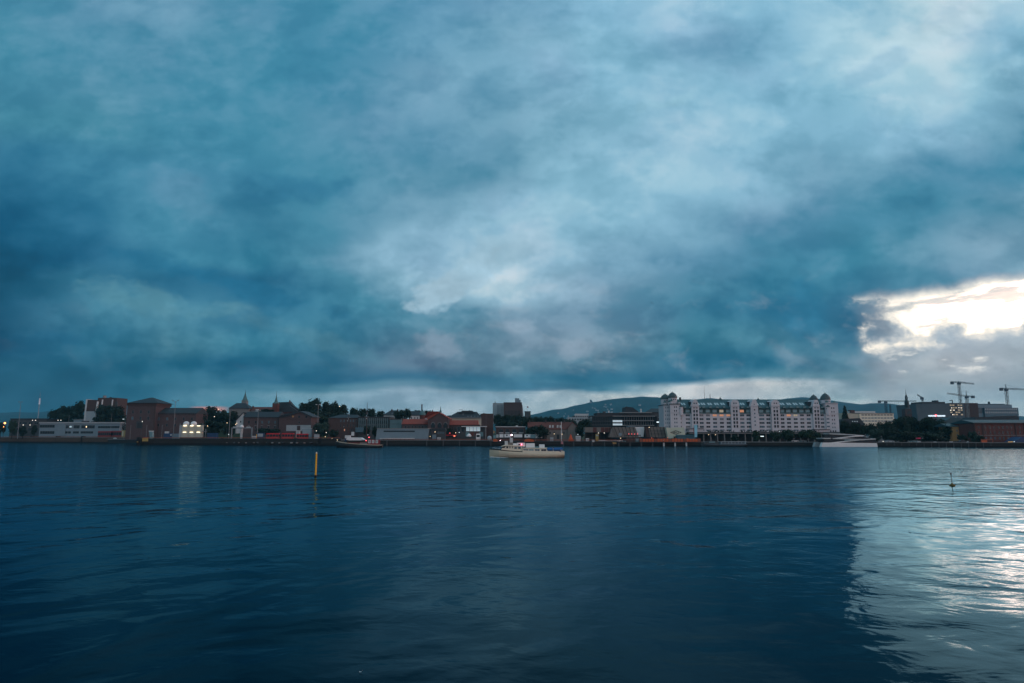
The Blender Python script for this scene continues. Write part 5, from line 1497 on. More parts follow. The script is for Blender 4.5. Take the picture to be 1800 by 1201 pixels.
# ------------------------------------------------------------------ tower cranes
def lattice(mb, a, b, w_, n, r=0.10):
    a, b = Vector(a), Vector(b)
    d = (b - a)
    u = Vector((0, 1, 0)) if abs(d.normalized().y) < 0.9 else Vector((1, 0, 0))
    sx = d.cross(u).normalized() * w_ / 2
    sy = Vector((0, 1, 0)) * w_ / 2
    for i in (-1, 1):
        for j in (-1, 1):
            mb.tube(a + sx * i + sy * j, b + sx * i + sy * j, r, n=4)
    for k in range(n):
        p = a + d * (k / n); q = a + d * ((k + 1) / n)
        sg = 1 if k % 2 else -1
        mb.tube(p + sx * sg - sy, q - sx * sg - sy, r * 0.7, n=3)
        mb.tube(p + sx * sg + sy, q - sx * sg + sy, r * 0.7, n=3)
def crane(label, px, D, top, base, jib, counter, apex=None, m='crane_blue', dip=0.0, mast_m=None):
    t = Th('tower_crane', label, 'crane', px, D, Z(base, D), 'tower cranes over the right-hand rooftops')
    s = D / FPX
    zt = t.z(top)
    mb = MB(); lattice(mb, (0, 0, 0), (0, 0, zt), 1.9, max(8, int(zt / 2.2)), 0.24)
    t.part(mb, 'mast', M[mast_m or m])
    xj, xc = t.x(jib), t.x(counter)
    sg = 1 if xj > 0 else -1
    mb = MB(); lattice(mb, (0, 0, zt), (xj, 0, zt + dip), 1.2, max(8, int(abs(xj) / 2)), 0.17)
    t.part(mb, 'jib', M[m])
    mb = MB(); lattice(mb, (0, 0, zt), (xc, 0, zt - dip * 0.2), 1.2, 6, 0.2)
    cj = t.part(mb, 'counter_jib', M[m])
    t.part(MB().box(min(xc, xc + sg * 3.0), max(xc, xc + sg * 3.0), -0.9, 0.9, zt - 2.2, zt + 0.5), 'counterweight', M['crane_blue'], cj)
    t.part(MB().prism([(-1.3, zt - 2.4), (1.5, zt - 2.4), (1.7, zt - 0.4), (-1.3, zt)], -1.2, 1.2), 'cab', M['crane_blue'])
    if apex:
        za = t.z(apex)
        ap = t.part(MB().tube((0, 0, zt), (0, 0, za), 0.5, 0.2, n=4), 'apex', M[m])
        mb = MB().tube((0, 0, za), (xj * 0.7, 0, zt + dip * .7 + .6), 0.07, n=3)
        t.part(mb, 'tie', M[m], ap)
        t.part(MB().tube((0, 0, za), (xc * 0.85, 0, zt + .5), 0.07, n=3), 'tie', M[m], ap)
    t.part(MB().tube((xj * 0.42, 0, zt), (xj * 0.42, 0, zt - 2.5), 0.12, n=3), 'hoist', M[m])
    return t
crane('low tower crane with a long level jib between cream office and spire', 1559.5, 820, 705.3, 728, 1614, 1546.5, None, 'crane_blue')
crane('tallest tower crane, pale mast and jib pointing right above the grey block', 1691.8, 760, 672.3, 712, 1718.5, 1677.5, 670.0, 'crane_blue', -1.6, 'crane_pale')
crane('tower crane with its jib pointing left, crossing the tallest pale mast', 1703.3, 740, 696.5, 735, 1669.5, 1717, 687, 'crane_pale', 3.0, 'crane_pale')
crane('tower crane at the right edge with its jib running out of the picture', 1774.5, 720, 683.4, 713, 1806, 1763.5, 675.5, 'crane_blue', -0.8, 'crane_pale')
t = Th('luffing_crane', 'small roof crane with raised folded jib right of the church spire', 'crane', 1625, 775, Z(706, 775), 'tower cranes over the right-hand rooftops')
mb = MB(); lattice(mb, (0, 0, 0), (0, 0, t.z(700)), 1.4, 4, 0.2); t.part(mb, 'mast', M['crane_blue'])
mb = MB(); lattice(mb, (t.x(1626), 0, t.z(700)), (t.x(1616.5), 0, t.z(694)), 0.9, 8, 0.16); t.part(mb, 'jib', M['crane_blue'])
t.box('cab', 1623, 1627.5, 698.5, 702.5, -1.0, 1.0, M['crane_blue'])
t = Th('rooftop_davit', 'tiny bent davit crane on the roof left of the tallest crane', 'davit', 1677.5, 775, Z(709.5, 775))
t.part(MB().tube((0, 0, 0), (0, 0, t.z(703.4)), 0.5, n=5), 'post', M['metal_dark'])
t.part(MB().tube((0.2, 0, t.z(703.6)), (t.x(1672.8), 0, t.z(704.6)), 0.45, n=5), 'arm', M['metal_dark'])
t = Th('far_mast', 'short dark mast beside the low crane near the spire', 'mast', 1567, 815, Z(730, 815))
mb = MB(); lattice(mb, (0, 0, 0), (0, 0, t.z(711.5)), 1.2, 8, 0.2); t.part(mb, 'mast', M['crane_blue'])
# ------------------------------------------------------------------ boats
def hull(mb, L, stations, mi=0, flip=False):
    """stations: (x, half beam at deck, half beam at waterline, deck z, keel z)"""
    n = 7
    rows = []
    for x, bd, bw, zd, zk in stations:
        ring = []
        for k in range(n):
            u = k / (n - 1)                       # deck edge -> keel
            z = zd + (zk - zd) * u
            b = bd * (1 - u) ** 0.6 + bw * (u * (1 - u) * 1.6) if u < 1 else 0.02
            ring.append((b, z))
        rows.append((x, ring))
    o = len(mb.v)
    for x, ring in rows:
        for b, z in ring: mb.v.append((x, -b, z))
        for b, z in reversed(ring[:-1]): mb.v.append((x, b, z))
    m = 2 * n - 1
    for i in range(len(rows) - 1):
        for k in range(m - 1):
            mb.f.append((o + i * m + k, o + (i + 1) * m + k, o + (i + 1) * m + k + 1, o + i * m + k + 1)); mb.mi.append(mi)
        mb.f.append((o + i * m + m - 1, o + (i + 1) * m + m - 1, o + (i + 1) * m, o + i * m)); mb.mi.append(mi)   # deck
    mb.f.append(tuple(o + k for k in range(m))); mb.mi.append(mi)
    mb.f.append(tuple(o + (len(rows) - 1) * m + k for k in range(m - 1, -1, -1))); mb.mi.append(mi)
    return mb

# the cream passenger ferry
DF = 6.0 * FPX / (803.2 - HOR)
t = Th('passenger_ferry', 'cream passenger ferry with blue stern awning crossing the harbour', 'ferry', 926, DF, 0.0)
F = t
s = DF / FPX
def fx(px): return (px - 926) * s
def fz(py): return (803.2 - py) * s
st = [(fx(861), .06, .03, fz(789.0), fz(800)), (fx(862.8), .35, .2, fz(789.1), -.4), (fx(868), 1.1, .6, fz(789.5), -.9), (fx(878), 1.9, 1.5, fz(790.4), -1.1), (fx(895), 2.45, 2.2, fz(792), -1.2), (fx(918), 2.6, 2.5, fz(793.4), -1.2),
      (fx(950), 2.6, 2.5, fz(794.6), -1.1), (fx(975), 2.4, 2.2, fz(795), -0.9), (fx(990.4), 1.9, 1.6, fz(795), -0.3)]
F.part(hull(MB(), 0, st), 'hull', M['cream_dark'], smooth=False)
def strake(z0, z1, d, name, m, a=0, b=None):
    mb = MB()
    sub = st[a:b]
    for i in range(len(sub) - 1):
        (xa, ba, _, za, _), (xb, bb, _, zb, _) = sub[i], sub[i + 1]
        for sgn in (-1, 1):
            mb.add([(xa, sgn * (ba + d), za + z0), (xb, sgn * (bb + d), zb + z0), (xb, sgn * (bb + d), zb + z1), (xa, sgn * (ba + d), za + z1),
                    (xa, sgn * (ba - .1), za + z0), (xb, sgn * (bb - .1), zb + z0), (xb, sgn * (bb - .1), zb + z1), (xa, sgn * (ba - .1), za + z1)],
                   [(0, 1, 2, 3), (0, 4, 5, 1), (3, 2, 6, 7), (4, 7, 6, 5)])
    return F.part(mb, name, m)
strake(-.10, .14, .08, 'gunwale', M['black_paint'], 0, 6)
strake(-.62, -.36, .04, 'rubbing_strake', M['timber_dark'], 3, None)
strake(-.02, .42, .02, 'bulwark', M['cream'], 5, None)
F.part(MB().prism([(fx(881), fz(791)), (fx(884.5), fz(784.4)), (fx(893), fz(783.2)), (fx(917.5), fz(784.2)), (fx(917.5), fz(793))], -1.9, 1.9), 'wheelhouse', M['cream'])
F.part(MB().prism([(fx(880.5), fz(784.6)), (fx(886), fz(782.2)), (fx(893), fz(781.7)), (fx(919), fz(783.6)), (fx(919), fz(784.4)), (fx(893), fz(783.3))], -2.1, 2.1), 'wheelhouse_roof', M['cream'])
F.part(MB().add([(fx(882.0), -1.94, fz(787.0)), (fx(887.5), -1.94, fz(787.0)), (fx(889.5), -1.94, fz(783.9)), (fx(884.4), -1.94, fz(784.2)), (fx(882.0), 1.94, fz(787.0)), (fx(887.5), 1.94, fz(787.0)), (fx(889.5), 1.94, fz(783.9)), (fx(884.4), 1.94, fz(784.2))],
                [(0, 1, 2, 3), (4, 7, 6, 5), (0, 3, 7, 4), (1, 5, 6, 2), (3, 2, 6, 7), (0, 4, 5, 1)]), 'windscreen', M['glass_dark'])
for px, w_, mm in ((892, 3.4, 'glass_dark'), (896.7, 1.8, 'glass_dark'), (900.8, 1.6, 'glass_dark'), (906.5, 4.6, 'glass_blue'), (913, 4.8, 'glass_blue')):
    o = MB().window(w_ * s, 3.6 * s, 0.04).build('window', [M['frame_white'], M[mm]], F.o); o.location = (fx(px), -1.92, fz(785.8 if px < 903 else 786.8))
F.part(MB().box(fx(918), fx(960), -2.1, 2.1, fz(795), fz(787.6)), 'cabin', M['cream'])
F.part(MB().box(fx(917), fx(961), -2.25, 2.25, fz(787.6), fz(786.8)), 'cabin_roof', M['cream'])
for px, mm in ((924, 'glass_blue'), (933.2, 'glass_teal'), (943.5, 'glass_blue'), (954.5, 'glass_dark')):
    o = MB().window(8.6 * s, 4.4 * s, 0.05, cols=2).build('window', [M['frame_white'], M[mm]], F.o); o.location = (fx(px), -2.12, fz(791))
F.part(MB().box(fx(961), fx(987), -1.9, 1.9, fz(795.5), fz(794.6)), 'aft_deck', M['timber_grey'])
for px in (961.4, 971, 985.8):
    for y in (-2.1, 2.1): F.part(MB().tube((fx(px), y, fz(795)), (fx(px), y, fz(787)), 0.06), 'stanchion', M['frame_white'])
mb = MB()
mb.add([(fx(960.5), -2.3, fz(789.8)), (fx(970.4), -2.3, fz(789.9)), (fx(970.4), -2.25, fz(787.2)), (fx(960.5), -2.25, fz(787.2)), (fx(960.5), 2.3, fz(789.8)), (fx(970.4), 2.3, fz(789.9)), (fx(970.4), 2.25, fz(787.2)), (fx(960.5), 2.25, fz(787.2))],
       [(0, 1, 2, 3), (4, 7, 6, 5), (3, 2, 6, 7), (0, 3, 7, 4), (1, 5, 6, 2), (0, 4, 5, 1)])
F.part(mb, 'awning', M['awning_blue'])
mb = MB()
mb.add([(fx(971.8), -2.3, fz(789.9)), (fx(987.5), -2.2, fz(789.5)), (fx(987), -2.15, fz(786.9)), (fx(971.8), -2.25, fz(787.2)), (fx(971.8), 2.3, fz(789.9)), (fx(987.5), 2.2, fz(789.5)), (fx(987), 2.15, fz(786.9)), (fx(971.8), 2.25, fz(787.2))],
       [(0, 1, 2, 3), (4, 7, 6, 5), (3, 2, 6, 7), (0, 3, 7, 4), (1, 5, 6, 2), (0, 4, 5, 1)])
F.part(mb, 'awning', M['awning_blue'])
for a, b in ((962, 970.2), (972.2, 984)):
    F.part(MB().box(fx(a), fx(b), -2.2, -2.14, fz(793.6), fz(790.4)), 'side_curtain', M['blue_paint'])
for a, b, y0, y1, mm in ((887.5, 893, 775.2, 781, 'white_plaster'), (893.4, 902, 777.6, 781.6, 'timber_grey'), (901.5, 908.5, 779.2, 783.4, 'white_paint'), (908.8, 923, 778.4, 783.6, 'white_paint'),
                         (924.5, 939.5, 779.2, 785.0, 'white_paint'), (947.5, 956.5, 781.2, 786, 'white_paint')):
    bx = F.part(MB().box(fx(a), fx(b), -1.1, 1.1, fz(y1 + 1.2), fz(y0)), 'roof_locker', M[mm])
F.part(MB().box(fx(911), fx(918.5), -1.14, -1.08, fz(782.4), fz(780.4)), 'locker_opening', M['frame_dark'])
F.part(MB().box(fx(939.5), fx(947), -0.9, 0.9, fz(786.8), fz(784.8)), 'skylight', M['glass_teal'])
mast = F.part(MB().tube((fx(897), 0, fz(781.6)), (fx(897.8), 0, fz(763.5)), 0.10, 0.06), 'mast', M['frame_white'])
F.part(MB().box(fx(896.2), fx(901.8), -.35, .35, fz(777.8), fz(769.5)), 'mast_box', M['white_plaster'], mast)
F.part(MB().lathe([(0.02, fz(766.2)), (0.22, fz(765.6)), (0.22, fz(764.4)), (0.02, fz(763.6))], fx(899.6), 0, 8), 'masthead_lamp', M['lamp_pink'] if 'lamp_pink' in M else glow('lamp_pink', (1.0, 0.62, 0.72), 8.0), mast)
F.part(MB().lathe([(0.02, fz(782.2)), (0.16, fz(781.6)), (0.16, fz(780.8)), (0.02, fz(780.2))], fx(916.6), -1.35, 8), 'port_lamp', M['lamp_port'] if 'lamp_port' in M else glow('lamp_port', (1.0, 0.12, 0.22), 9.0))
mb = MB()
for i in range(6):
    x = fx(867 + i * 2.4)
    mb.tube((x, -1.2 - .1 * i, fz(789.5 + .2 * i)), (x, -1.2 - .1 * i, fz(786.2 + .3 * i)), 0.03, n=4)
mb.tube((fx(867), -1.2, fz(786.2)), (fx(879), -1.7, fz(787.7)), 0.03, n=4)
F.part(mb, 'bow_rail', M['frame_white'])
foam = mat('foam', (0.42, 0.47, 0.48), 0.9, 0.4, 3.0)
mb = MB()
rf = random.Random(9)
for k in range(26):
    u = rf.random()
    x = fx(864 + 30 * u ** 1.4); y = -0.5 - 2.4 * min(1, (u ** 1.4) * 2.6) - rf.uniform(0, .35)
    r = rf.uniform(.15, .45) * (1.2 - u)
    mb.add([(x - r * 2, y, .02), (x, y - r * .5, .015), (x + r * 2, y, .02), (x, y + r * .5, .10 + .2 * (1 - u))], [(0, 1, 3), (1, 2, 3), (2, 0, 3)])
F.part(mb, 'bow_wave', foam)
# black-hulled two-masted ship on the quay
DS = 6.0 * FPX / (786.3 - HOR)
t = Th('moored_ship', 'black-hulled two-masted ship with white deck awning moored at the quay', 'ship', 632, DS, 0.0)
S = t
s = DS / FPX
def fx(px): return (px - 632) * s
def fz(py): return (786.3 - py) * s
st = [(fx(592.3), .1, .05, fz(776.0), fz(784)), (fx(594), .7, .4, fz(776.3), -.6), (fx(600), 1.8, 1.4, fz(777.5), -1.4), (fx(612), 2.7, 2.5, fz(779), -1.8), (fx(632), 3.0, 2.9, fz(780.6), -2), (fx(652), 2.9, 2.7, fz(782), -1.8), (fx(666), 2.4, 2.0, fz(782.6), -1.2), (fx(673.2), 1.7, 1.0, fz(782.4), -0.2)]
S.part(hull(MB(), 0, st), 'hull', M['black_paint'])
mb = MB()
for i in range(len(st) - 1):
    (xa, ba, _, za, _), (xb, bb, _, zb, _) = st[i], st[i + 1]
    for sg in (-1, 1):
        mb.add([(xa, sg * (ba + .06), za - .05), (xb, sg * (bb + .06), zb - .05), (xb, sg * (bb + .06), zb + .25), (xa, sg * (ba + .06), za + .25), (xa, sg * (ba - .1), za - .05), (xb, sg * (bb - .1), zb - .05), (xb, sg * (bb - .1), zb + .25), (xa, sg * (ba - .1), za + .25)],
               [(0, 1, 2, 3), (4, 7, 6, 5), (3, 2, 6, 7), (0, 4, 5, 1)])
S.part(mb, 'gunwale', M['ochre_pale'])
S.part(MB().box(fx(613), fx(647), -2.0, 2.0, fz(781), fz(775.5)), 'deckhouse', M['timber_dark'])
S.part(MB().box(fx(615), fx(640), -2.06, -2.0, fz(778.9), fz(778)), 'red_band', M['red_dim'])
S.part(MB().prism([(fx(611), fz(772.5)), (fx(614), fz(769)), (fx(636), fz(769.4)), (fx(642.5), fz(773)), (fx(636), fz(774.2)), (fx(617), fz(774))], -2.6, 2.6), 'deck_awning', M['white_paint'])
S.part(MB().box(fx(608), fx(617), -1.0, 1.0, fz(770.5), fz(765.5)), 'wheelhouse', M['white_plaster'])
S.part(MB().lathe([(0.55, fz(776)), (0.5, fz(766))], fx(609), 0, 8), 'funnel', M['blue_paint'])
S.part(MB().box(fx(618.5), fx(623), -.3, .3, fz(766), fz(759.5)), 'sign_board', M['white_plaster'])
def shipmast(px, top, spreads, r):
    mm = S.part(MB().tube((fx(px), 0.3, fz(780)), (fx(px), 0.3, fz(top)), r, r * .4, n=6), 'mast', M['brick_brown'])
    for y, w_ in spreads: S.part(MB().box(fx(px - w_), fx(px + w_), .1, .5, fz(y + .5), fz(y - .5)), 'crosstree', M['frame_grey'], mm)
    for dxp in (-7, 7): S.part(MB().tube((fx(px), .3, fz(top + 10)), (fx(px + dxp), -1.8 if dxp < 0 else 1.8, fz(779)), 0.035, n=3), 'shroud', M['metal_dark'], mm)
    return mm
m1 = shipmast(612.3, 728, ((734.3, 3.2), (728.6, 1.4)), 0.26)
m2 = shipmast(644.3, 708.5, ((733.5, 3.8), (726.8, 1.6)), 0.26)
for px, y, pm in ((612.4, 737.2, m1), (611, 740.5, m1), (644, 736.4, m2), (647, 764.8, m2)):
    S.part(MB().lathe([(0.02, fz(y + .6)), (0.22, fz(y + .2)), (0.22, fz(y - .4)), (0.02, fz(y - .7))], fx(px), 0, 6), 'masthead_lamp', M['sign_white'] if y > 730 and px > 646 else M['frame_white'], pm)
for px, y in ((651, 768.9), (646, 774.4)):
    S.part(MB().lathe([(0.02, fz(y + .8)), (0.3, fz(y + .3)), (0.3, fz(y - .4)), (0.02, fz(y - .8))], fx(px), -2.4, 6), 'red_lamp', M['lamp_red'])
S.part(MB().box(fx(648.5), fx(670), -2.1, -1.9, fz(781.5), fz(772.8)), 'hoarding', M['red_dim'])
for k, px in enumerate((651.7, 658, 664.5)):
    pn = S.part(MB().box(fx(px - 2.2), fx(px + 2.2), -2.18, -2.1, fz(779), fz(773.4)), 'poster_panel', M['white_plaster'])
    mb = MB()
    if k == 0: mb.prism([(fx(px - 1.6), fz(774.4)), (fx(px + 1.4), fz(774.4)), (fx(px + .6), fz(778)), (fx(px - .2), fz(778)), (fx(px - .4), fz(776))], -2.22, -2.18)
    elif k == 1: mb.prism([(fx(px - 1.3), fz(777.8)), (fx(px), fz(774.3)), (fx(px + 1.3), fz(777.8)), (fx(px), fz(776.6))], -2.22, -2.18)
    else: mb.prism([(fx(px - .9), fz(778)), (fx(px + .9), fz(778)), (fx(px + .9), fz(774.4)), (fx(px - .9), fz(774.4))], -2.22, -2.18)
    S.part(mb, 'poster_mark', M['glass_teal'], pn)
mb = MB()
for k in range(12): mb.tube((fx(636 + k * 1.1), -2.75, fz(781.6)), (fx(636 + k * 1.1), -2.75, fz(778.4)), 0.05, n=4)
mb.tube((fx(636), -2.75, fz(778.4)), (fx(648.1), -2.75, fz(778.4)), 0.05, n=4)
S.part(mb, 'deck_rail', M['frame_white'])
S.part(MB().tube((fx(593), 0, fz(776)), (fx(588), 0, fz(773.4)), 0.12, .06), 'bowsprit', M['timber_dark'])

# white angular ferry
DW = 6.0 * FPX / (784.6 - HOR) - 14
t = Th('angular_ferry', 'white angular ferry with zigzag decks and dark glass at the warehouse corner', 'ferry', 1490, DW, 0.0)
A = t
def P(pts, d0, d1, name, m): return A.prism(name, pts, d0, d1, m)
A.prism('hull', [(1441, 786), (1444, 778.2), (1465, 778.2), (1539, 779.2), (1540, 786)], 0, 2.4, M['white_paint'])
A.prism('hull', [(1428.5, 786), (1431.5, 778), (1446, 777.6), (1445, 786)], 6.6, 9, M['grey_plaster'])
A.prism('hull', [(1446, 786), (1449, 778.2), (1536, 779.2), (1537, 786)], 6.6, 9, M['white_plaster'])
A.prism('bridge_deck', [(1445, 780), (1446, 777), (1538, 778.4), (1538, 780.5)], 2.4, 6.6, M['concrete_dark'])
A.prism('glass', [(1464, 778.6), (1508, 773), (1536, 772.6), (1538.5, 779)], 0.7, 8.3, M['glass_dark'])
A.prism('glass', [(1447, 778), (1446, 771), (1500, 771.5), (1512, 773.4), (1465, 778)], 0.9, 8.1, M['glass_dark'])
A.prism('glass', [(1456, 770.5), (1458, 764), (1505, 765.5), (1531, 772)], 1.2, 7.8, M['glass_dark'])
A.prism('white_band', [(1456, 778.4), (1509, 772.6), (1537.5, 771.2), (1537.5, 772.4), (1512, 773.9), (1465, 778.9)], 0.3, 8.7, M['white_paint'])
A.prism('white_band', [(1463, 770.2), (1475, 770.2), (1512, 772.4), (1537.5, 771.2), (1537.5, 772.2), (1512, 774.2), (1490, 772.4), (1463, 771.8)], 0.2, 8.8, M['white_plaster'])
A.prism('white_band', [(1444.5, 770), (1459, 770), (1459, 771.6), (1444.8, 771.6)], 0.4, 8.6, M['white_plaster'])
A.prism('white_band', [(1465, 770.3), (1503, 766.0), (1517.5, 765.4), (1518, 766.8), (1503, 767.6), (1471, 771)], 0.35, 8.65, M['white_paint'])
A.prism('white_band', [(1456, 762.2), (1475, 762.3), (1518, 765.4), (1518, 766.6), (1490, 765), (1456.5, 763.5)], 0.6, 8.4, M['white_plaster'])
A.prism('frosted_panel', [(1483, 775.3), (1483, 773), (1500, 772.6), (1509, 773.2)], 0.15, 0.6, M['glass_teal'])
A.part(MB().tube((A.x(1527), 4, A.z(772)), (A.x(1526), 4, A.z(763)), .12), 'mast', M['frame_grey'])

# dark launch at the warehouse steps
t = Th('dark_launch', 'long dark low launch moored below the lilac warehouse arcade', 'boat', 1270, 391, 0.0)
s = t.D / FPX
st = [(t.x(1231), .2, .1, 1.7, .2), (t.x(1236), 1.2, .8, 1.6, -.6), (t.x(1250), 2.0, 1.8, 1.4, -.8), (t.x(1290), 2.1, 2.0, 1.3, -.8), (t.x(1310), 1.8, 1.5, 1.35, -.3)]
t.part(hull(MB(), 0, st), 'hull', M['metal_dark'])
t.part(MB().prism([(t.x(1236), 1.4), (t.x(1240), 2.9), (t.x(1258), 3.0), (t.x(1262), 1.4)], -1.5, 1.5), 'wheelhouse', M['concrete_dark'])
t.part(MB().box(t.x(1264), t.x(1308), -1.7, 1.7, 1.3, 2.5), 'cabin', M['grey_blue'])
t.part(MB().box(t.x(1263), t.x(1309), -1.8, 1.8, 2.5, 2.75), 'cabin_roof', M['grey_plaster'])
for k in range(7):
    o = MB().window(1.5, .6, .06).build('window', [M['frame_grey'], M['glass_dark']], t.o); o.location = (t.x(1268.5 + k * 5.8), -1.72, 1.95)
o = MB().window(3.4, .7, .06, cols=4).build('window', [M['frame_grey'], M['glass_teal']], t.o); o.location = (t.x(1249), -1.52, 2.4)
t.part(MB().tube((t.x(1250), 0, 2.9), (t.x(1250), 0, 5), .06), 'mast', M['metal_grey'])
# floating pontoon left
t = Th('floating_pontoon', 'black floating pontoon with pale deck below the red-and-yellow kiosks', 'pontoon', 218, 562, 0.0)
t.part(MB().box(t.x(192), t.x(243), 0, 7, -.4, 2.9), 'float', M['black_paint'])
t.part(MB().box(t.x(191.5), t.x(243.5), -.2, 7.2, 2.9, 3.4), 'deck', M['concrete'])
# yellow marker pole and dark buoy
DP = 6.0 * FPX / (836.5 - HOR)
t = Th('marker_pole', 'tall yellow marker pole standing in the open water', 'marker pole', 558.3, DP, 0.0)
zt_ = (836.5 - 794) * DP / FPX
t.part(MB().lathe([(.115, .22), (.115, zt_ - .25)], 0, 0, 12), 'pole', M['yellow_paint'])
t.part(MB().lathe([(.115, zt_ - .25), (.10, zt_ - .1), (.05, zt_)], 0, 0, 12), 'cap', M['cream'])
t.part(MB().lathe([(.15, -1.0), (.15, .25)], 0, 0, 12), 'collar', M['rubber'])
DB = 6.0 * FPX / (851.5 - HOR)
t = Th('spar_buoy', 'dark spar buoy with olive float and small topmark in the bright water', 'buoy', 1664.6, DB, 0.0)
t.o.rotation_euler = (0, R(-2.0), 0)
t.part(MB().lathe([(.1, -.5), (.30, -.12), (.345, -.02), (.33, .08), (.22, .16), (.10, .26), (.07, .34)], 0, 0, 16), 'float', mat('olive_paint', (0.10, 0.075, 0.014), 0.6, 0.3, 3.0), smooth=True)
t.part(MB().tube((0, 0, .3), (0, 0, 1.38), .035, .028, n=8), 'spar', M['metal_dark'])
t.part(MB().lathe([(.02, 1.28), (.085, 1.36), (.085, 1.50), (.03, 1.54)], 0, 0, 8), 'topmark', M['metal_dark'])
t.part(MB().lathe([(.045, .62), (.045, .75)], 0, 0, 8), 'band', M['metal_dark'])

# feather on the water, bird in the air
v_ = pq(634, 1183)
D_ = -CAMH / v_[1]
t = Th('feather', 'small white curled feather floating on the dark water', 'feather', 634, D_, 0.0)
t.x0 = v_[0] * D_; t.o.location = (t.x0, D_, 0.012)
mb = MB()
for i in range(9):
    u = i / 8
    x = -.04 + .085 * u; z = .008 + .10 * (u - .45) ** 2 * (1.6 if u > .45 else .6)
    w_ = .016 * math.sin(math.pi * min(1, u * .9 + .1)) + .002
    mb.v += [(x, -w_, z + .004), (x, 0, z), (x, w_, z + .004)]
    if i:
        o_ = 3 * i
        for k in (0, 1): mb.f.append((o_ - 3 + k, o_ + k, o_ + k + 1, o_ - 2 + k)); mb.mi.append(0)
t.part(mb, 'vane', M['white_paint'], smooth=True)
t = Th('gull', 'small dark bird gliding high against the grey clouds', 'bird', 1146, 190, 0.0)
q_ = pq(1146, 533)
t.o.location = (q_[0] * 190, 190, CAMH + q_[1] * 190)
bm = MB()
rings = [(-.24, .015), (-.19, .04), (-.08, .075), (.04, .08), (.12, .055), (.17, .05), (.21, .02)]
vs = []
for x, r in rings:
    for k in range(8): vs.append((x, r * math.cos(k * math.pi / 4), r * math.sin(k * math.pi / 4) * .9))
fs = [(i * 8 + k, i * 8 + (k + 1) % 8, (i + 1) * 8 + (k + 1) % 8, (i + 1) * 8 + k) for i in range(len(rings) - 1) for k in range(8)]
bm.add(vs, fs)
for sg in (-1, 1):
    w = [(-.02, .02), (.09, .02)], [(-.0, .28), (.10, .26)], [(-.07, .58), (-.03, .6)]
    zz = (.02, .10, .05)
    vv = []
    for (a, b), z in zip(w, zz): vv += [(a[0], sg * a[1], z), (b[0], sg * b[1], z + .008), (b[0], sg * b[1], z - .006), (a[0], sg * a[1], z - .004)]
    bm.add(vv, [(i * 4 + k, i * 4 + (k + 1) % 4, (i + 1) * 4 + (k + 1) % 4, (i + 1) * 4 + k) for i in range(2) for k in range(4)])
b = t.part(bm, 'body', mat('plumage', (0.06, 0.065, 0.07), 0.9, 0.3, 8.0))
t.o.rotation_euler = (R(35), R(-25), R(60))

# ------------------------------------------------------------------ vehicles, kiosks and things on the quay
def bus(label, px0, px1, py_top, D, m, group=None, ads=False):
    t = Th('red_bus', label, 'bus', (px0 + px1) / 2, D, G(px0), group)
    x0, x1 = t.x(px0), t.x(px1)
    H = t.z(py_top)
    t.part(MB().box(x0, x1, 0, 2.5, .35, H * .45), 'body', m)
    t.part(MB().box(x0 + .1, x1 - .1, .05, 2.45, H * .45, H * .82), 'window_band', M['glass_dark'])
    t.part(MB().prism([(x0 - .05, H * .82), (x0 + .1, H), (x1 - .1, H), (x1 + .05, H * .82)], -.03, 2.53), 'roof', m)
    n = max(3, int((x1 - x0) / 1.8))
    for k in range(n + 1):
        x = x0 + .15 + (x1 - x0 - .3) * k / n
        t.part(MB().box(x - .07, x + .07, -.02, .1, H * .45, H * .82), 'pillar', m)
    for u in (.18, .78):
        for y in (.12, 2.1):
            w = t.part(MB().tube((x0 + (x1 - x0) * u, y, .5), (x0 + (x1 - x0) * u, y + .3, .5), .5, n=12), 'wheel', M['rubber'])
    return t
bus('bright red bus parked under the brick warehouse, leftmost of three by the gable', 469, 491, 761.6, 440, M['red_paint'], 'red buses by the brick gable')
bus('bright red bus in the middle of three parked by the brick gable', 496, 516.2, 761.6, 439, M['red_paint'], 'red buses by the brick gable')
bus('bright red bus, rightmost of three, under the small pale sign by the gable', 521.6, 541.5, 762.6, 438, M['red_paint'], 'red buses by the brick gable')
bus('dull red bus in front of the white terminal beside the yellow kiosk', 173.5, 196, 758.0, 592, M['red_dim'])
bus('dull red bus half behind the yellow kiosk, right end of the white terminal', 197, 214.5, 757.6, 594, M['red_dim'])
bus('dark red coach parked below the hipped warehouse tower', 226.5, 261, 756.8, 586, M['red_dim'])
t = Th('yellow_kiosk', 'tall mustard yellow kiosk between two dull red buses', 'kiosk', 218.5, 588, 3.4)
t.box('wall', 215, 222, 757.2, 769, 0, 3, M['mustard'], base=True)
t.box('roof', 214.6, 222.4, 756.6, 757.2, -.3, 3.3, M['mustard'])
t.box('panel', 215.8, 218.2, 758, 767, -.08, 0, M['cream_dark'])
t = Th('teal_column', 'narrow teal advertising column right of the yellow kiosk', 'column', 225.5, 587, 3.4)
t.part(MB().lathe([(.8, 0), (.8, t.z(758.5)), (.95, t.z(758)), (.3, t.z(757))], 0, 0, 10), 'column', M['glass_teal'])
for lb, px in (('small white boat-shaped planter at the foot of the dull red buses', 204), ('white bollard block below the teal column', 225.5)):
    t = Th('white_planter' if px == 204 else 'white_block', lb, 'planter' if px == 204 else 'block', px, 574, 3.4)
    w_ = 3.5 if px == 204 else 1.4
    t.part(MB().prism([(t.x(px - w_), .7), (t.x(px - w_ * .7), 0), (t.x(px + w_ * .7), 0), (t.x(px + w_), .5), (t.x(px), 1.0)], 0, 1), 'shell', M['white_plaster'])
t = Th('recycling_bin', 'white-topped teal recycling igloo right of the dark red coach', 'bin', 266, 470, 3.4)
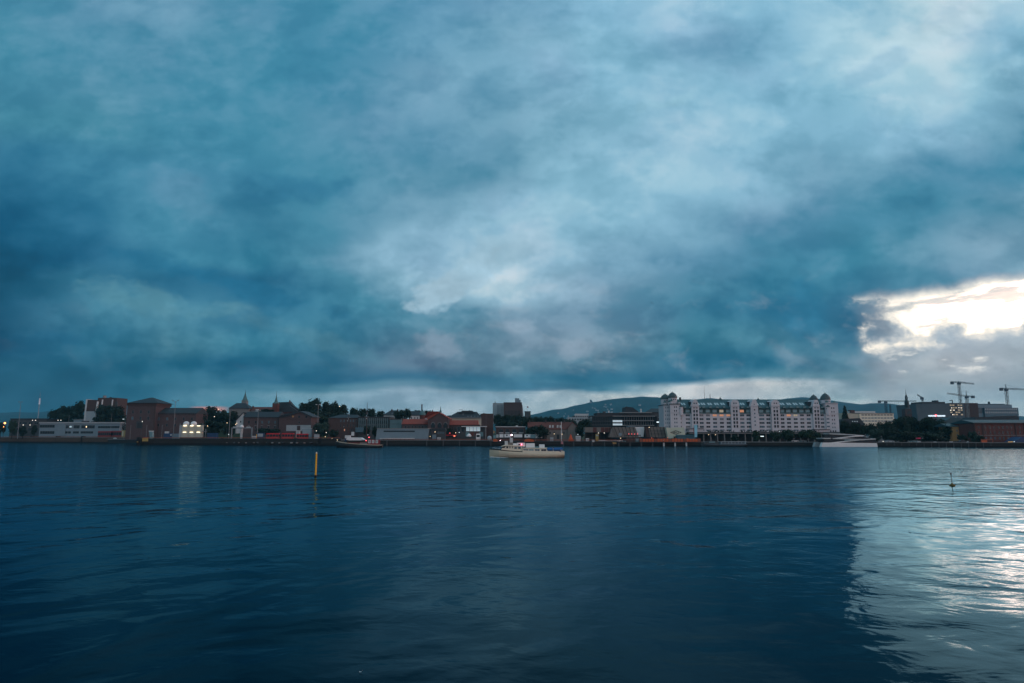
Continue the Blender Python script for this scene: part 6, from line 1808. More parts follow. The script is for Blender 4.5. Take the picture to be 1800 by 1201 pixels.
t.part(MB().prism([(t.x(263), t.z(759)), (t.x(268.5), t.z(759)), (t.x(270.5), 0), (t.x(265.5), 0)], 0, 2), 'body', M['glass_teal'])
t.part(MB().box(t.x(262.6), t.x(268.8), -.1, 2.1, t.z(759), t.z(757.3)), 'lid', M['white_plaster'])
t = Th('yellow_buffer', 'orange and yellow striped buffer block at the corner of the quay', 'buffer', 256.5, 450, 3.4)
t.box('block', 252, 262, 770, 776, 0, 1.5, M['mustard'])
t.box('cap', 253.5, 260, 769.4, 770.6, -.1, 1.6, M['orange_paint'])
t = Th('mooring_dolphin', 'black mooring dolphin standing at the outer corner of the quay', 'dolphin', 246, 450, 0.0)
t.part(MB().lathe([(1.3, -1), (1.3, t.z(770)), (.9, t.z(768.4))], 0, 0, 10), 'pile', M['rubber'])
t.part(MB().box(t.x(244.9), t.x(247), -1.5, -1.1, t.z(777.6), t.z(776)), 'reflector', M['mustard'])

# floodlit container stack
t = Th('floodlit_containers', 'stack of pale containers lit by two rows of floodlights beside the blue container', 'containers', 336, 462, 3.4)
pc = mat('pale_container', (0.50, 0.50, 0.42), 0.6, 0.12, 0.5)
for r_, (y0, y1) in enumerate(((748, 758.7), (759.2, 769))):
    for k in range(3):
        a = 320 + k * 12
        bx = t.box('container', a, a + 11.6, y0, y1, 0, 2.5, pc)
        mb = MB()
        for j in range(6): mb.box(t.x(a + 1 + j * 1.9), t.x(a + 1.5 + j * 1.9), -.1, 0, t.z(y1 - .6), t.z(y0 + .8))
        t.part(mb, 'ribs', M['concrete'], bx)
        lp = t.part(MB().box(t.x(a + 3.5), t.x(a + 9), -.9, -.6, t.z(y0 + 1.3), t.z(y0 + .1)), 'floodlight', M['lamp_flood'] if 'lamp_flood' in M else glow('lamp_flood', (1.0, 0.84, 0.58), 2.6), bx)
t.box('end_frame', 315.8, 319.6, 748, 769, .5, 2.6, M['grey_plaster'])
t.box('gantry', 316, 361, 747.2, 747.9, 2.6, 3.4, M['metal_grey'])
for px in (316.5, 326, 337, 348, 356.5): t.box('gantry_post', px - .3, px + .3, 744.5, 747.4, 2.6, 3, M['metal_grey'])
t.box('walkway', 356, 362.5, 758, 759, 0, 2, M['metal_grey'])
t.box('walkway_leg', 361.8, 362.5, 754, 770, .2, .8, M['metal_grey'])
s = t.D / FPX
for px in (325.8, 339):
    t.part(MB().lathe([(4.6 * s, t.z(748)), (5.2 * s, t.z(745.5)), (4.6 * s, t.z(742.8)), (2.6 * s, t.z(741.2)), (.1, t.z(740.7))], t.x(px), 1.4, 12), 'dome', M['white_paint'], smooth=True)
t = Th('shipping_container', 'dark blue shipping container right of the floodlit stack', 'container', 373.5, 462, 3.4)
t.box('body', 365, 382, 761.5, 770, 0, 2.5, M['blue_paint'], base=True)
mb = MB()
for k in range(12): mb.box(t.x(366 + k * 1.35), t.x(366.5 + k * 1.35), -.08, 0, .2, t.z(762.2))
t.part(mb, 'ribs', M['blue_paint'])
t.box('door_frame', 364.6, 365.2, 761.2, 770, -.1, 2.6, M['metal_dark'], base=True)
t = Th('shipping_container', 'blue-grey container with white specks left of the floodlit stack', 'container', 298, 470, 3.4)
t.box('body', 289, 303, 762, 772, 0, 2.5, M['blue_paint'], base=True)
t.box('tarpaulin', 290.5, 296, 758.5, 762.2, .2, 2.2, M['white_plaster'])
t.box('label_plate', 300.5, 303, 763.5, 766, -.1, 0, M['white_plaster'])
t = Th('blue_stack', 'low blue-grey stack of crates hugging the floodlit containers', 'crates', 309, 470, 3.4)
for k in range(3): t.box('crate', 304 + k * 3.8, 307.5 + k * 3.8, 762.5, 772, 0, 2, M['grey_blue'], base=True)
# portal frame and capped white column
t = Th('portal_frame', 'grey steel portal frame on the quay around a white capped column', 'frame', 426, 447, 3.4)
for px in (407.8, 443.2): t.box('post', px - .9, px + .9, 752.6, 772, 0, .7, M['metal_grey'], base=True)
t.box('beam', 406.8, 444.2, 751.6, 753.4, -.1, .8, M['metal_grey'])
for a in (410, 433.5): t.box('floodlight_bar', a, a + 7, 750.2, 751.6, 0, .5, M['white_plaster'])
t = Th('capped_column', 'white column with a domed cap standing inside the portal frame', 'column', 425.3, 450, 3.4)
s = t.D / FPX
t.part(MB().lathe([(1.9 * s, 0), (2.0 * s, t.z(764)), (2.3 * s, t.z(757)), (2.5 * s, t.z(753.5))], 0, 0, 10), 'shaft', M['white_plaster'])
t.part(MB().lathe([(3.4 * s, t.z(752.5)), (3.3 * s, t.z(750)), (2.2 * s, t.z(747.6)), (.1, t.z(746.8))], 0, 0, 12), 'cap', M['white_paint'], smooth=True)
def crate(name, label, cat, px0, px1, py0, m, D, py1=773, lid=None):
    t = Th(name, label, cat, (px0 + px1) / 2, D, G(px0))
    t.box('body', px0, px1, py0, py1, 0, 2.0, m, base=True)
    t.box('lid', px0 - .3, px1 + .3, py0 - .5, py0, -.15, 2.15, lid or m)
    t.box('panel', px0 + .8, px1 - .8, py0 + 1, (py0 + py1) / 2 + .5, -.08, 0, M['grey_plaster'])
    return t
crate('white_cabinet', 'white cabinet at the quay edge right of the portal frame', 'cabinet', 444.3, 450.8, 767, M['white_plaster'], 441)
crate('white_cabinet', 'white cabinet on the quay at the foot of the grey terminal', 'cabinet', 769, 774.5, 769.6, M['white_plaster'], 417, 774)
crate('blue_cabin', 'small blue work cabin left of the three bright red buses', 'cabin', 453, 464, 761.6, M['blue_paint'], 444)
crate('pale_signboard', 'pale upright signboard above the rightmost bright red bus', 'signboard', 521, 527, 757, M['white_plaster'], 446)
crate('white_booth', 'white-roofed booth with a blue side under the brick gable', 'booth', 532, 547.5, 753.4, M['grey_blue'], 460, 773, M['white_paint'])
crate('grey_cabinet', 'grey ribbed cabinet right of the bright red buses', 'cabinet', 553, 561, 764, M['grey_plaster'], 436)
crate('white_kiosk', 'white kiosk on the quay right of the orange tent', 'kiosk', 1012, 1020.5, 767.2, M['white_plaster'], 408, 775, M['white_paint'])
crate('white_box', 'small white box on the quay between the white kiosk and rust pavilion', 'box', 1030, 1035, 771.2, M['white_paint'], 405, 776)
crate('white_box', 'low white bench-like box beside the small white box', 'box', 1040.5, 1044.5, 774.0, M['white_plaster'], 404, 776.3)
crate('teal_cabinet', 'pale teal twin cabinet in front of the red-roofed house', 'cabinet', 967, 972.5, 769.2, M['grey_plaster'], 420)
crate('yellow_poster', 'square yellow poster board under the rust pavilion', 'poster', 1046.8, 1052.4, 763.4, M['mustard'], 423, 769)
crate('white_cabinet', 'pale blue cabinet behind the red-fenced pier', 'cabinet', 1117, 1122.5, 771.6, M['glass_teal'], 402, 776)
t = Th('white_dome_tent', 'small white dome tent in front of the glazed pavilion', 'tent', 824.3, 424, 2.8)
s = t.D / FPX
t.part(MB().lathe([(4.4 * s, t.z(768)), (4.2 * s, t.z(766)), (3.0 * s, t.z(764)), (1.4 * s, t.z(762.8)), (.1, t.z(762.2))], 0, 1.5, 12), 'canopy', M['white_paint'], smooth=True)
for a in (-1.2, 1.2): t.part(MB().box(a - .05, a + .05, .3, .4, 0, t.z(768)), 'pole', M['metal_dark'])
def van(label, px0, px1, py0, D, m):
    t = Th('white_van', label, 'van', (px0 + px1) / 2, D, G(px0))
    H = t.z(py0)
    x0, x1 = t.x(px0), t.x(px1)
    t.part(MB().prism([(x0, .3), (x0, H * .85), (x0 + .15, H), (x1 - .15, H), (x1, H * .85), (x1, .3)], 0, 5), 'body', m)
    t.part(MB().box(x0 + .25, x1 - .25, -.04, .02, H * .52, H * .82), 'windscreen', M['glass_dark'])
    t.part(MB().box(x0 + .05, x1 - .05, -.1, .1, .25, .55), 'bumper', M['metal_dark'])
    for x in (x0 + .35, x1 - .35):
        t.part(MB().box(x - .18, x + .18, -.06, .02, H * .32, H * .44), 'headlight', M['frame_white'])
        t.part(MB().tube((x - .12, .9, .35), (x + .12, .9, .35), .35, n=10), 'wheel', M['rubber'])
    return t
van('white van facing the water in front of the glazed pavilion', 837, 844, 762.4, 424, M['white_paint'])
def truck(label, px0, px1, py0, py1, D, m, cab=False, hatch=False):
    t = Th('box_truck', label, 'truck', (px0 + px1) / 2, D, 2.3, 'white trucks parked in a row on the quay')
    x0, x1 = t.x(px0), t.x(px1)
    zt, zb = t.z(py0), t.z(py1)
    t.part(MB().box(x0, x1, 0, 2.5, zb, zt), 'cargo_box', m)
    t.part(MB().box(x0 - .05, x1 + .05, -.06, 2.56, zt - .12, zt + .04), 'roof_rim', M['white_plaster'])
    t.part(MB().box(x0 + .2, x1 - .2, .3, 2.2, zb - .35, zb), 'chassis', M['metal_dark'])
    if cab:
        t.part(MB().prism([(x0 - 2.0, zb - .4), (x0 - 2.0, zb + 1.0), (x0 - 1.5, zt - .5), (x0 - .15, zt - .4), (x0 - .15, zb - .4)], .1, 2.4), 'cab', M['glass_teal'])
    if hatch: t.part(MB().box(x0 + (x1 - x0) * .3, x0 + (x1 - x0) * .55, -.05, .02, zb + (zt - zb) * .4, zb + (zt - zb) * .8), 'hatch', M['frame_dark'])
    for x in (x0 + .7, x1 - .7, x1 - 1.7 if x1 - x0 > 5 else x0 + .7):
        t.part(MB().tube((x, -.02, .48), (x, .28, .48), .48, n=10), 'wheel', M['rubber'])
    return t
truck('short white truck with a teal cab, first on the left of the row', 872.5, 876.5, 764, 769.5, 428, M['white_plaster'], True)
truck('plain white box truck right of the teal-cabbed one', 878, 885, 763.2, 769.2, 427, M['white_paint'])
truck('white truck with a small dark hatch high on its left', 886.5, 897, 763.2, 769, 426, M['white_paint'], False, True)
truck('longest plain white box truck at the middle of the row', 903, 918, 763.3, 769, 426, M['white_paint'])
truck('white truck with a dark square hatch right of the row middle', 922, 932.5, 763.6, 769.3, 425, M['white_paint'], False, True)
truck('pale blue-tinted box truck second from the right of the row', 933, 941, 764, 770, 424, M['glass_teal'])
tr = truck('white truck with a dark red streak on its side, right end of the row', 941.5, 953, 764, 770.2, 424, M['white_paint'])
tr.part(MB().prism([(tr.x(946.5), tr.z(766.6)), (tr.x(951.5), tr.z(765.4)), (tr.x(951.5), tr.z(766)), (tr.x(947), tr.z(767.6))], -.04, 0), 'side_streak', M['red_dim'])
t = Th('round_tank', 'pale round tank between the brick tower and the truck row', 'tank', 860.5, 424, 2.8)
s = t.D / FPX
t.part(MB().lathe([(1.4, .2), (1.45, 1.8), (1.2, 2.6), (.5, 3.05), (.1, 3.1)], 0, 0, 12), 'tank', M['grey_plaster'], smooth=True)
t.part(MB().box(-1.2, 1.2, -1.0, 1.0, -.0, .25), 'base', M['metal_dark'])
t = Th('orange_flame_banner', 'small curved orange banner right of the brick tower', 'banner', 867, 430, 2.3)
t.part(MB().tube((0, 0, 0), (0, 0, t.z(756)), .06), 'pole', M['metal_grey'])
t.prism('banner_cloth', [(866.5, 762), (867.8, 759), (866.8, 756.5), (869.2, 758), (869, 761.5)], 0, .08, M['ochre_wall'])
def orange_pile(label, px, w_, D):
    t = Th('orange_barrier', label, 'barrier', px, D, G(px))
    a, b = t.x(px - w_), t.x(px + w_)
    t.part(MB().prism([(a, 0), (a * .8, 1.5), (a * .2, 1.9), (b * .6, 1.5), (b, .8), (b, 0)], 0, 1.0), 'body', M['orange_paint'])
    t.part(MB().box(a, b, -.1, 1.1, -.1, .25), 'base', M['metal_dark'])
    return t
orange_pile('orange barrier heap at the quay edge ahead of the cream ferry', 870.8, 4.2, 408)
orange_pile('low orange barrier at the quay edge above the ferry roof', 930, 9, 405)
t = Th('ochre_crate', 'ochre crate hung low on the quay face below the rust pavilion', 'crate', 1079, 400, 0.8)
t.box('body', 1076.5, 1083, 777.6, 780.6, -.9, -.3, M['ochre_wall'])
t.box('lid', 1076.2, 1083.3, 777.2, 777.7, -1.0, -.3, M['mustard'])
# orange tent
t = Th('orange_tent', 'tall pointed orange tent beside a flagpole on the quay', 'tent', 1003, 409, 2.3)
t.part(MB().lathe([(1.75, 0), (1.3, 1.6), (.75, 3.0), (.12, t.z(763.0))], 0, 0, 7), 'canopy', M['orange_cloth'])
t.part(MB().tube((0, 0, t.z(764)), (0, 0, t.z(761)), .05), 'pole', M['timber_dark'])
t.part(MB().prism([(.5, 0), (1.3, 0), (1.9, 1.2), (1.2, 1.6)], -1.7, -1.6), 'door_flap', M['orange_paint'])
t = Th('flagpole', 'white flagpole standing before the red-roofed house', 'flagpole', 986.7, 428, 2.3)
t.part(MB().tube((0, 0, 0), (0, 0, t.z(742)), .22, .14, n=8), 'pole', M['white_paint'])
t.part(MB().lathe([(.12, 0), (.2, .12), (.02, .25)], 0, 0, 8), 'ball', M['white_paint'], loc=(0, 0, t.z(742)))
for lb, px, py0, hh in (('pink life-ring post low on the quay beside the orange tent', 987.5, 776, 1),):
    t = Th('life_ring_post', lb, 'life ring', px, 404, 1.0)
    t.part(MB().box(-.6, .6, -.5, -.2, .2, 1.7), 'board', mat('pink_board', (0.42, 0.20, 0.22), 0.8, 0.2, 1.0))
    t.part(MB().tube((0, -.3, -.2), (0, -.3, 2.2), .07), 'post', M['metal_grey'])
# parked cars behind the quay rail
def car(label, px, D, m, group):
    t = Th('parked_car', label, 'car', px, D, G(px), group)
    t.part(MB().prism([(-2.1, .35), (-2.1, .8), (-1.3, .95), (1.3, .95), (2.1, .8), (2.1, .35)], 0, 1.7), 'body', m)
    t.part(MB().prism([(-1.25, .95), (-.75, 1.45), (.7, 1.45), (1.3, .95)], .1, 1.6), 'cabin', M['glass_dark'])
    for x in (-1.3, 1.3):
        t.part(MB().tube((x, -.02, .33), (x, .22, .33), .33, n=10), 'wheel', M['rubber'])
    return t
GC = 'cars parked along the quay'
car('grey car parked left of the white trucks behind the rail', 868, 416, M['metal_grey'], GC)
car('dark car parked beneath the white truck row beside the ferry mast', 906, 414, M['metal_dark'], GC)
car('white car parked under the arcade trees near the angular ferry', 1397, 402, M['white_paint'], GC)
car('pale grey car parked just left of the angular ferry', 1414, 402, M['grey_plaster'], GC)
car('pale car parked in front of the trees right of the angular ferry', 1563, 378, M['grey_plaster'], GC)
car('dark teal car parked by the pink awning under the trees', 1606, 376, M['glass_teal'], GC)
car('dark car parked at the foot of the ochre house', 1690, 370, M['metal_dark'], GC)
t = Th('pink_awning', 'small pink awning under the dark trees on the right quay', 'awning', 1613.5, 376, 2.3)
t.part(MB().prism([(-1.1, 2.0), (-.9, 2.6), (.9, 2.6), (1.1, 2.0)], 0, 1.4), 'awning', mat('pink_cloth', (0.55, 0.05, 0.12), 0.9, 0.15, 1.0))
for x in (-1, 1): t.part(MB().box(x - .05, x + .05, .1, .2, 0, 2.0), 'post', M['metal_dark'])
t = Th('quay_hoarding', 'row of grey-white hoarding panels on the quay before the ochre house', 'hoarding', 1650, 371, 2.3)
for k in range(14):
    t.box('panel', 1610 + k * 7, 1616 + k * 7, 775.4 + (k * 5 % 3) * .5, 780, 0, .12, M['concrete_dark'] if k % 4 else M['grey_plaster'], base=True)
t = Th('rust_sculpture', 'dim orange-brown frame on the quay before the red-brick house', 'frame', 1735, 368, 2.3)
for a, b in ((1722, 1723), (1732, 1733), (1742, 1743)): t.box('post', a, b, 772, 781, 0, .3, M['rust_rail'], base=True)
t.box('beam', 1722, 1743, 772, 773, -.05, .35, M['rust_rail'])
t.box('panel', 1723, 1732, 774, 780, .1, .2, M['orange_paint'])
# red stall awnings beside the station hall
t = Th('red_strip_stall', 'low stall with a glowing red edge strip by the gabled brick hall', 'stall', 793, 432, 2.8)
t.box('roof', 783.8, 802.5, 764.4, 765.8, -1, 3, M['red_paint'])
t.box('counter', 785, 801, 768.5, 773, 0, 2.5, M['timber_dark'], base=True)
for px in (784.6, 793, 801.6): t.box('post', px - .2, px + .2, 765.8, 773, -.8, -.6, M['metal_dark'], base=True)
t.box('lit_sign', 797.5, 800.5, 765.6, 767.6, -1.1, -.95, M['lamp_redglow'] if 'lamp_redglow' in M else glow('lamp_redglow', (1.0, 0.22, 0.12), 1.4))
t = Th('market_stall', 'dark stall hung with a row of small red lamps before the timber pyramid', 'stall', 1113, 409, 2.3)
t.box('roof', 1100, 1126, 764.6, 766, 0, 3, M['timber_dark'])
t.box('counter', 1101, 1125, 768.8, 775, .4, 2.5, M['brick_brown'], base=True)
for px in (1100.5, 1112.5, 1125.5): t.box('post', px - .25, px + .25, 766, 775, .2, .5, M['timber_dark'], base=True)
for px in (1105, 1110, 1115.2, 1120.2): t.part(MB().lathe([(.02, t.z(763.8)), (.13, t.z(763.4)), (.13, t.z(762.8)), (.02, t.z(762.3))], t.x(px), 0, 6), 'lamp', M['lamp_red'])
t = Th('round_sign', 'round grey disc sign leaning on the grey slatted timber pyramid', 'sign', 1090, 414, 2.3)
vs = [(1.0 * math.cos(k * math.pi / 8), 0, 1.1 + 1.0 * math.sin(k * math.pi / 8)) for k in range(16)]
t.part(MB().add([(x, -.1, z + t.z(767)) for x, y, z in vs] + [(x, .1, z + t.z(767)) for x, y, z in vs], [tuple(range(16)), tuple(range(31, 15, -1))] + [(k, k + 16, (k + 1) % 16 + 16, (k + 1) % 16) for k in range(16)]), 'disc', M['grey_blue'])
t.part(MB().box(-.1, .1, .1, .3, 0, t.z(764)), 'post', M['metal_dark'])
t = Th('rail_bench', 'long white-topped bench rail on the quay below the rust pavilion', 'bench', 1072, 404, 2.3)
t.box('seat', 1052, 1094, 774.0, 775.4, 0, .8, mat('pale_rail', (0.50, 0.42, 0.40), 0.8, 0.2, 0.8))
for k in range(6): t.box('leg', 1054 + k * 7.6, 1054.8 + k * 7.6, 775.4, 777, .1, .7, M['metal_dark'], base=True)
t = Th('white_bench_rail', 'long pinkish white bench rail at the foot of the grey terminal', 'bench', 700, 419, 2.8)
t.box('seat', 672, 729, 770.2, 771.5, 0, .8, M['white_plaster'])
for k in range(8): t.box('leg', 674 + k * 7.4, 674.8 + k * 7.4, 771.5, 774, .1, .7, M['metal_dark'], base=True)
t = Th('dark_marquee', 'dark cluttered shed with lamps between grey terminal and gabled hall', 'shed', 770, 428, 2.8)
t.prism('roof', [(756, 757), (757, 754), (782, 752.5), (784, 757)], 0, 8, M['roof_slate'])
t.box('wall', 757, 783, 757, 775, .4, 7.6, M['concrete_dark'], base=True)
t.box('door', 760, 767, 764, 773, -.05, .4, M['grey_blue'])
for px in (771, 775, 779): t.win(px, 761, 2.6, 3, .38, 'glass_blue')

# ------------------------------------------------------------------ lamps
def lamp(label, px, py_head, D, kind='post', m='lamp_warm', z0=None, r=None, cat='street lamp', name='street_lamp', group=None):
    t = Th(name, label, cat, px, D, G(px) if z0 is None else z0, group)
    zt = t.z(py_head)
    rr = r or 0.26
    pole_m = M['metal_dark']
    if kind == 'post':
        t.part(MB().tube((0, 0, 0), (0, 0, zt - rr), .09, .06), 'pole', pole_m)
        t.part(MB().lathe([(.05, zt - rr), (rr, zt - rr * .3), (rr, zt + rr * .5), (.05, zt + rr)], 0, 0, 8), 'lamp_head', M[m])
        t.part(MB().lathe([(rr * 1.2, zt + rr), (.05, zt + rr * 1.7)], 0, 0, 8), 'cap', pole_m)
    elif kind == 'arm':
        t.part(MB().tube((0, 0, 0), (0, 0, zt), .11, .07), 'pole', M['metal_grey'])
        a = t.part(MB().tube((0, 0, zt - .1), (-1.1, -.2, zt + .1), .06), 'arm', M['metal_grey'])
        t.part(MB().box(-1.9, -.8, -.45, .05, zt + .02, zt + .22), 'lamp_head', M[m], a)
    elif kind == 'mast':
        t.part(MB().tube((0, 0, 0), (0, 0, zt), .26, .13, n=8), 'mast', M['metal_grey'])
        hd = t.part(MB().box(-1.6, 1.6, -.2, .2, zt - .1, zt + .15), 'crossbar', M['metal_grey'])
        for x in (-1.4, 1.4): t.part(MB().box(x - .45, x + .45, -.6, -.2, zt - .25, zt + .3), 'floodlight', M[m], hd)
    elif kind == 'double':
        t.part(MB().tube((0, 0, 0), (0, 0, zt + .3), .24, .12, n=8), 'mast', M['metal_grey'])
        for sg in (-1, 1):
            a = t.part(MB().tube((0, 0, zt - .9), (sg * 1.7, -.1, zt + .3), .10, .07), 'arm', M['metal_grey'])
            t.part(MB().prism([(sg * 1.4, zt + .2), (sg * 2.6, zt + .75), (sg * 2.5, zt + 1.0), (sg * 1.3, zt + .55)], -.35, .15), 'lamp_head', M[m], a)
    return t
lamp('slim floodlight mast standing alone at the far left', 33, 706.8, 600, 'mast', 'metal_grey', cat='light mast', name='light_mast')
lamp('tall double-armed lamp mast before the long brick wing', 306, 705.5, 470, 'double', 'metal_grey', cat='light mast', name='light_mast')
lamp('lamp mast left of the portal frame in front of the trees', 403.5, 721, 456, 'mast', 'metal_grey', cat='light mast', name='light_mast')
lamp('thin unlit lamp mast before the brick warehouse with two window rows', 453, 722, 462, 'mast', 'metal_grey', cat='light mast', name='light_mast')
lamp('floodlight mast with two pale heads in front of the big dark tree clump', 558.5, 711.5, 478, 'mast', 'frame_white', cat='light mast', name='light_mast')
lamp('short lamp mast in the gap between trees left of the red-roofed house', 941.5, 756, 426, 'mast', 'frame_white', cat='light mast', name='light_mast')
lamp('glowing orange sodium lamp at the left edge of the picture', 8.5, 744, 604, 'post', 'lamp_sodium', r=.75)
lamp('small orange lamp low beneath the big sodium lamp', 7.0, 750.5, 602, 'post', 'lamp_sodium', r=.28)
GL = 'small lit lamps among the trees and buildings'
for px, py, D, mm, lb in ((56.5, 739, 632, 'lamp_white', 'white lamp over the grey shed, left of a close pair'), (62, 739, 633, 'lamp_white', 'white lamp over the grey shed, right of a close pair'),
        (41, 747.2, 620, 'lamp_white', 'white lamp low before the grey shed, left one'), (53, 747.3, 621, 'lamp_white', 'white lamp low before the grey shed, right one'),
        (101.5, 739, 628, 'lamp_white', 'white lamp under the big trees above the terminal, left one'), (106.5, 739, 629, 'lamp_white', 'white lamp under the big trees above the terminal, right one'),
        (172, 739.8, 634, 'lamp_warm', 'warm lamp above the terminal roof in front of the dark tree'),
        (249.8, 741.2, 516, 'lamp_white', 'white lamp beside the warehouse tower door'),
        (365, 749, 470, 'lamp_warm', 'warm lamp right of the floodlit container stack'),
        (383, 719.8, 560, 'lamp_warm', 'warm lamp high among the trees left of the fortress'), (376, 732.6, 540, 'lamp_white', 'dim white lamp halfway down the trees left of the fortress'),
        (399, 743.6, 486, 'lamp_warm', 'warm lamp left of the white gable house'), (414.3, 746.2, 484, 'lamp_warm', 'brighter warm lamp at the foot of the white gable house'), (416.3, 744.2, 485, 'lamp_warm', 'warm lamp just above another by the white gable house'),
        (403, 764, 448, 'lamp_cool', 'pale lamp low on the quay left of the portal frame'),
        (556.6, 757.6, 440, 'lamp_white', 'white lamp under the round blue-green tree'), (574, 760.6, 438, 'lamp_white', 'double white lamp left of the black ship'), (572.6, 767.8, 432, 'lamp_warm', 'low warm lamp left of the black ship bow'),
        (584.5, 771.2, 426, 'lamp_warm', 'low warm lamp just above the black ship bow'), (594, 773.6, 424.5, 'lamp_warm', 'low warm lamp at the black ship bow'),
        (551.6, 728, 500, 'ochre_pale', 'unlit pale lamp on the slope below the tree clump'),
        (596, 714.6, 560, 'lamp_warm', 'warm lamp high inside the big dark tree clump'),
        (604.6, 750.6, 452, 'frame_white', 'white-headed unlit lamp before the brick barracks'),
        (756.5, 767.4, 424, 'lamp_warm', 'warm lamp at the right end of the grey terminal'), (765, 759.4, 426, 'lamp_warm', 'warm lamp on the dark cluttered shed'), (801, 761, 430, 'lamp_warm', 'bright warm lamp over the red-edged stall'), (791, 761.5, 431, 'lamp_red', 'tiny red lamp over the red-edged stall'), (807.5, 760.2, 431, 'lamp_cool', 'cool lamp left of the glazed pavilion'),
        (879.5, 774.6, 406, 'lamp_pink', 'pink-white lamp low on the quay ahead of the ferry'),
        (974, 762.8, 436, 'lamp_warm', 'warm wall-side lamp left of the flagpole'), (987.8, 763.3, 436, 'lamp_warm', 'warm wall-side lamp right of the flagpole'), (1015.7, 764, 410, 'lamp_cool', 'cool lamp above the white kiosk'),
        (1051.8, 761.3, 422, 'lamp_white', 'white lamp hung under the rust pavilion, left one'), (1061.8, 761.3, 422, 'lamp_white', 'white lamp hung under the rust pavilion, right one'),
        (1090.3, 770.5, 405, 'lamp_warm', 'warm lamp on the pier in front of the grey slatted pyramid'),
        (1141, 751.4, 417, 'lamp_warm', 'warm lamp at the top corner of the gridded pyramid'),
        (1144.8, 770, 404, 'lamp_redglow', 'red lamp on the fence below the gridded pyramid'), (1173, 769.6, 404, 'lamp_redglow', 'red lamp on the fence below the emblem wall'),
        (1165.3, 774.2, 396, 'frame_white', 'white post on the red-fenced pier'),
        (1244.8, 764.4, 420, 'lamp_warm', 'warm lamp in the arcade near the banner, left one'), (1256.8, 764.4, 420, 'lamp_warm', 'warm lamp in the arcade near the banner, right one'),
        (1364, 771.8, 408, 'lamp_white', 'white lamp low between the arcade trees'), (1369.8, 758.4, 408, 'lamp_cool', 'cool lamp above the terrace in front of the middle stair tower'),
        (1527, 765.6, 392, 'frame_white', 'white lamp head behind the angular ferry stern'), (1550, 776.2, 380, 'lamp_white', 'tiny white lamp right of the angular ferry'),
        (1645, 772.5, 372, 'frame_white', 'pale lamp post before the dark trees on the right quay'), (1779.5, 776.6, 366, 'lamp_cool', 'cool lamp beside the blue shelter')):
    lamp(lb, px, py, D, 'post', mm, r=(.17 if 'redglow' in mm else .19) * D / 430, group=GL)
lamp('white arm lamp left of the brick warehouse tower', 219.5, 737.2, 560, 'arm', 'lamp_cool')
for px, lb in ((120.5, 'thin flagstaff on the white terminal roof, left one'), (195.5, 'thin flagstaff on the white terminal roof, right one'), (230.4, 'thin pale post left of the warehouse tower door'), (258.5, 'thin pale post right of the warehouse tower door'), (285.5, 'thin grey post before the long brick wing')):
    D = 604 if px < 200 else 500
    top = 731 if px == 120.5 else (728 if px == 195.5 else 748)
    t = Th('flagstaff' if px < 200 else 'thin_post', lb, 'post', px, D, G(px))
    t.part(MB().tube((0, 0, 0), (0, 0, t.z(top)), .13, .09), 'staff', M['metal_grey'])
    t.part(MB().lathe([(.14, t.z(top)), (.18, t.z(top) + .15), (.02, t.z(top) + .3)], 0, 0, 6), 'ball', M['metal_grey'])
t = Th('yellow_post', 'short yellow post left of the blue work cabin', 'post', 452, 442, 3.4)
t.part(MB().tube((0, 0, 0), (0, 0, t.z(763.6)), .25, .2), 'post', M['yellow_paint'])
t.part(MB().lathe([(.28, 0), (.28, .3)], 0, 0, 8), 'foot', M['metal_dark'])

# ------------------------------------------------------------------ far things: radio mast, ski jump, houses on the hill
t = Th('radio_mast', 'pale slender radio mast on the hazy skyline at far left', 'mast', 65.8, 3200, 20)
t.part(MB().tube((0, 0, 0), (0, 0, t.z(711)), 1.9, 2.2, n=8), 'shaft', M['metal_grey'])
t.part(MB().tube((0, 0, t.z(711)), (0, 0, t.z(700.5)), 3.8, 2.6, n=8), 'cabin', M['white_paint'])
t.part(MB().tube((0, 0, t.z(700.5)), (0, 0, t.z(687)), 1.0, .3, n=6), 'aerial', M['metal_grey'])
p = hill_at(1040, 0.98)
t = Th('ski_jump', 'pale ski jump curving down the crest of the hazy hill', 'ski jump', 1042, p.y - 60, p.z - 14)
s = t.D / FPX
pts = [(1039, 703.2), (1041, 706), (1044, 709), (1048, 711.6), (1053, 713.6)]
mb = MB()
for i, (a, b) in enumerate(pts):
    mb.v += [(t.x(a) - 4.5, 0, t.z(b)), (t.x(a) + 4.5, 0, t.z(b) + .4), (t.x(a) + 4.5, 8, t.z(b) + .4), (t.x(a) - 4.5, 8, t.z(b))]
    mb.v += [(x, y, z - 4) for x, y, z in mb.v[-4:]]
    if i:
        o_ = 8 * i
        for f in ((0, 1, 2, 3), (4, 7, 6, 5)):
            pass
        for a_, b_ in ((0, 1), (1, 2), (2, 3), (3, 0), (4, 5), (5, 6), (6, 7), (7, 4), (0, 4), (1, 5), (2, 6), (3, 7)):
            pass
        for a_, b_ in ((0, 1), (1, 5), (5, 4), (4, 0), (3, 2), (2, 6), (6, 7), (7, 3)):
            mb.f.append((o_ - 8 + a_, o_ - 8 + b_, o_ + b_, o_ + a_)); mb.mi.append(0)
t.part(mb, 'inrun', M['white_plaster'])
t.part(MB().box(t.x(1037.6), t.x(1040.4), 0, 8, t.z(712), t.z(702.8)), 'tower', M['concrete'])
rh = random.Random(21)
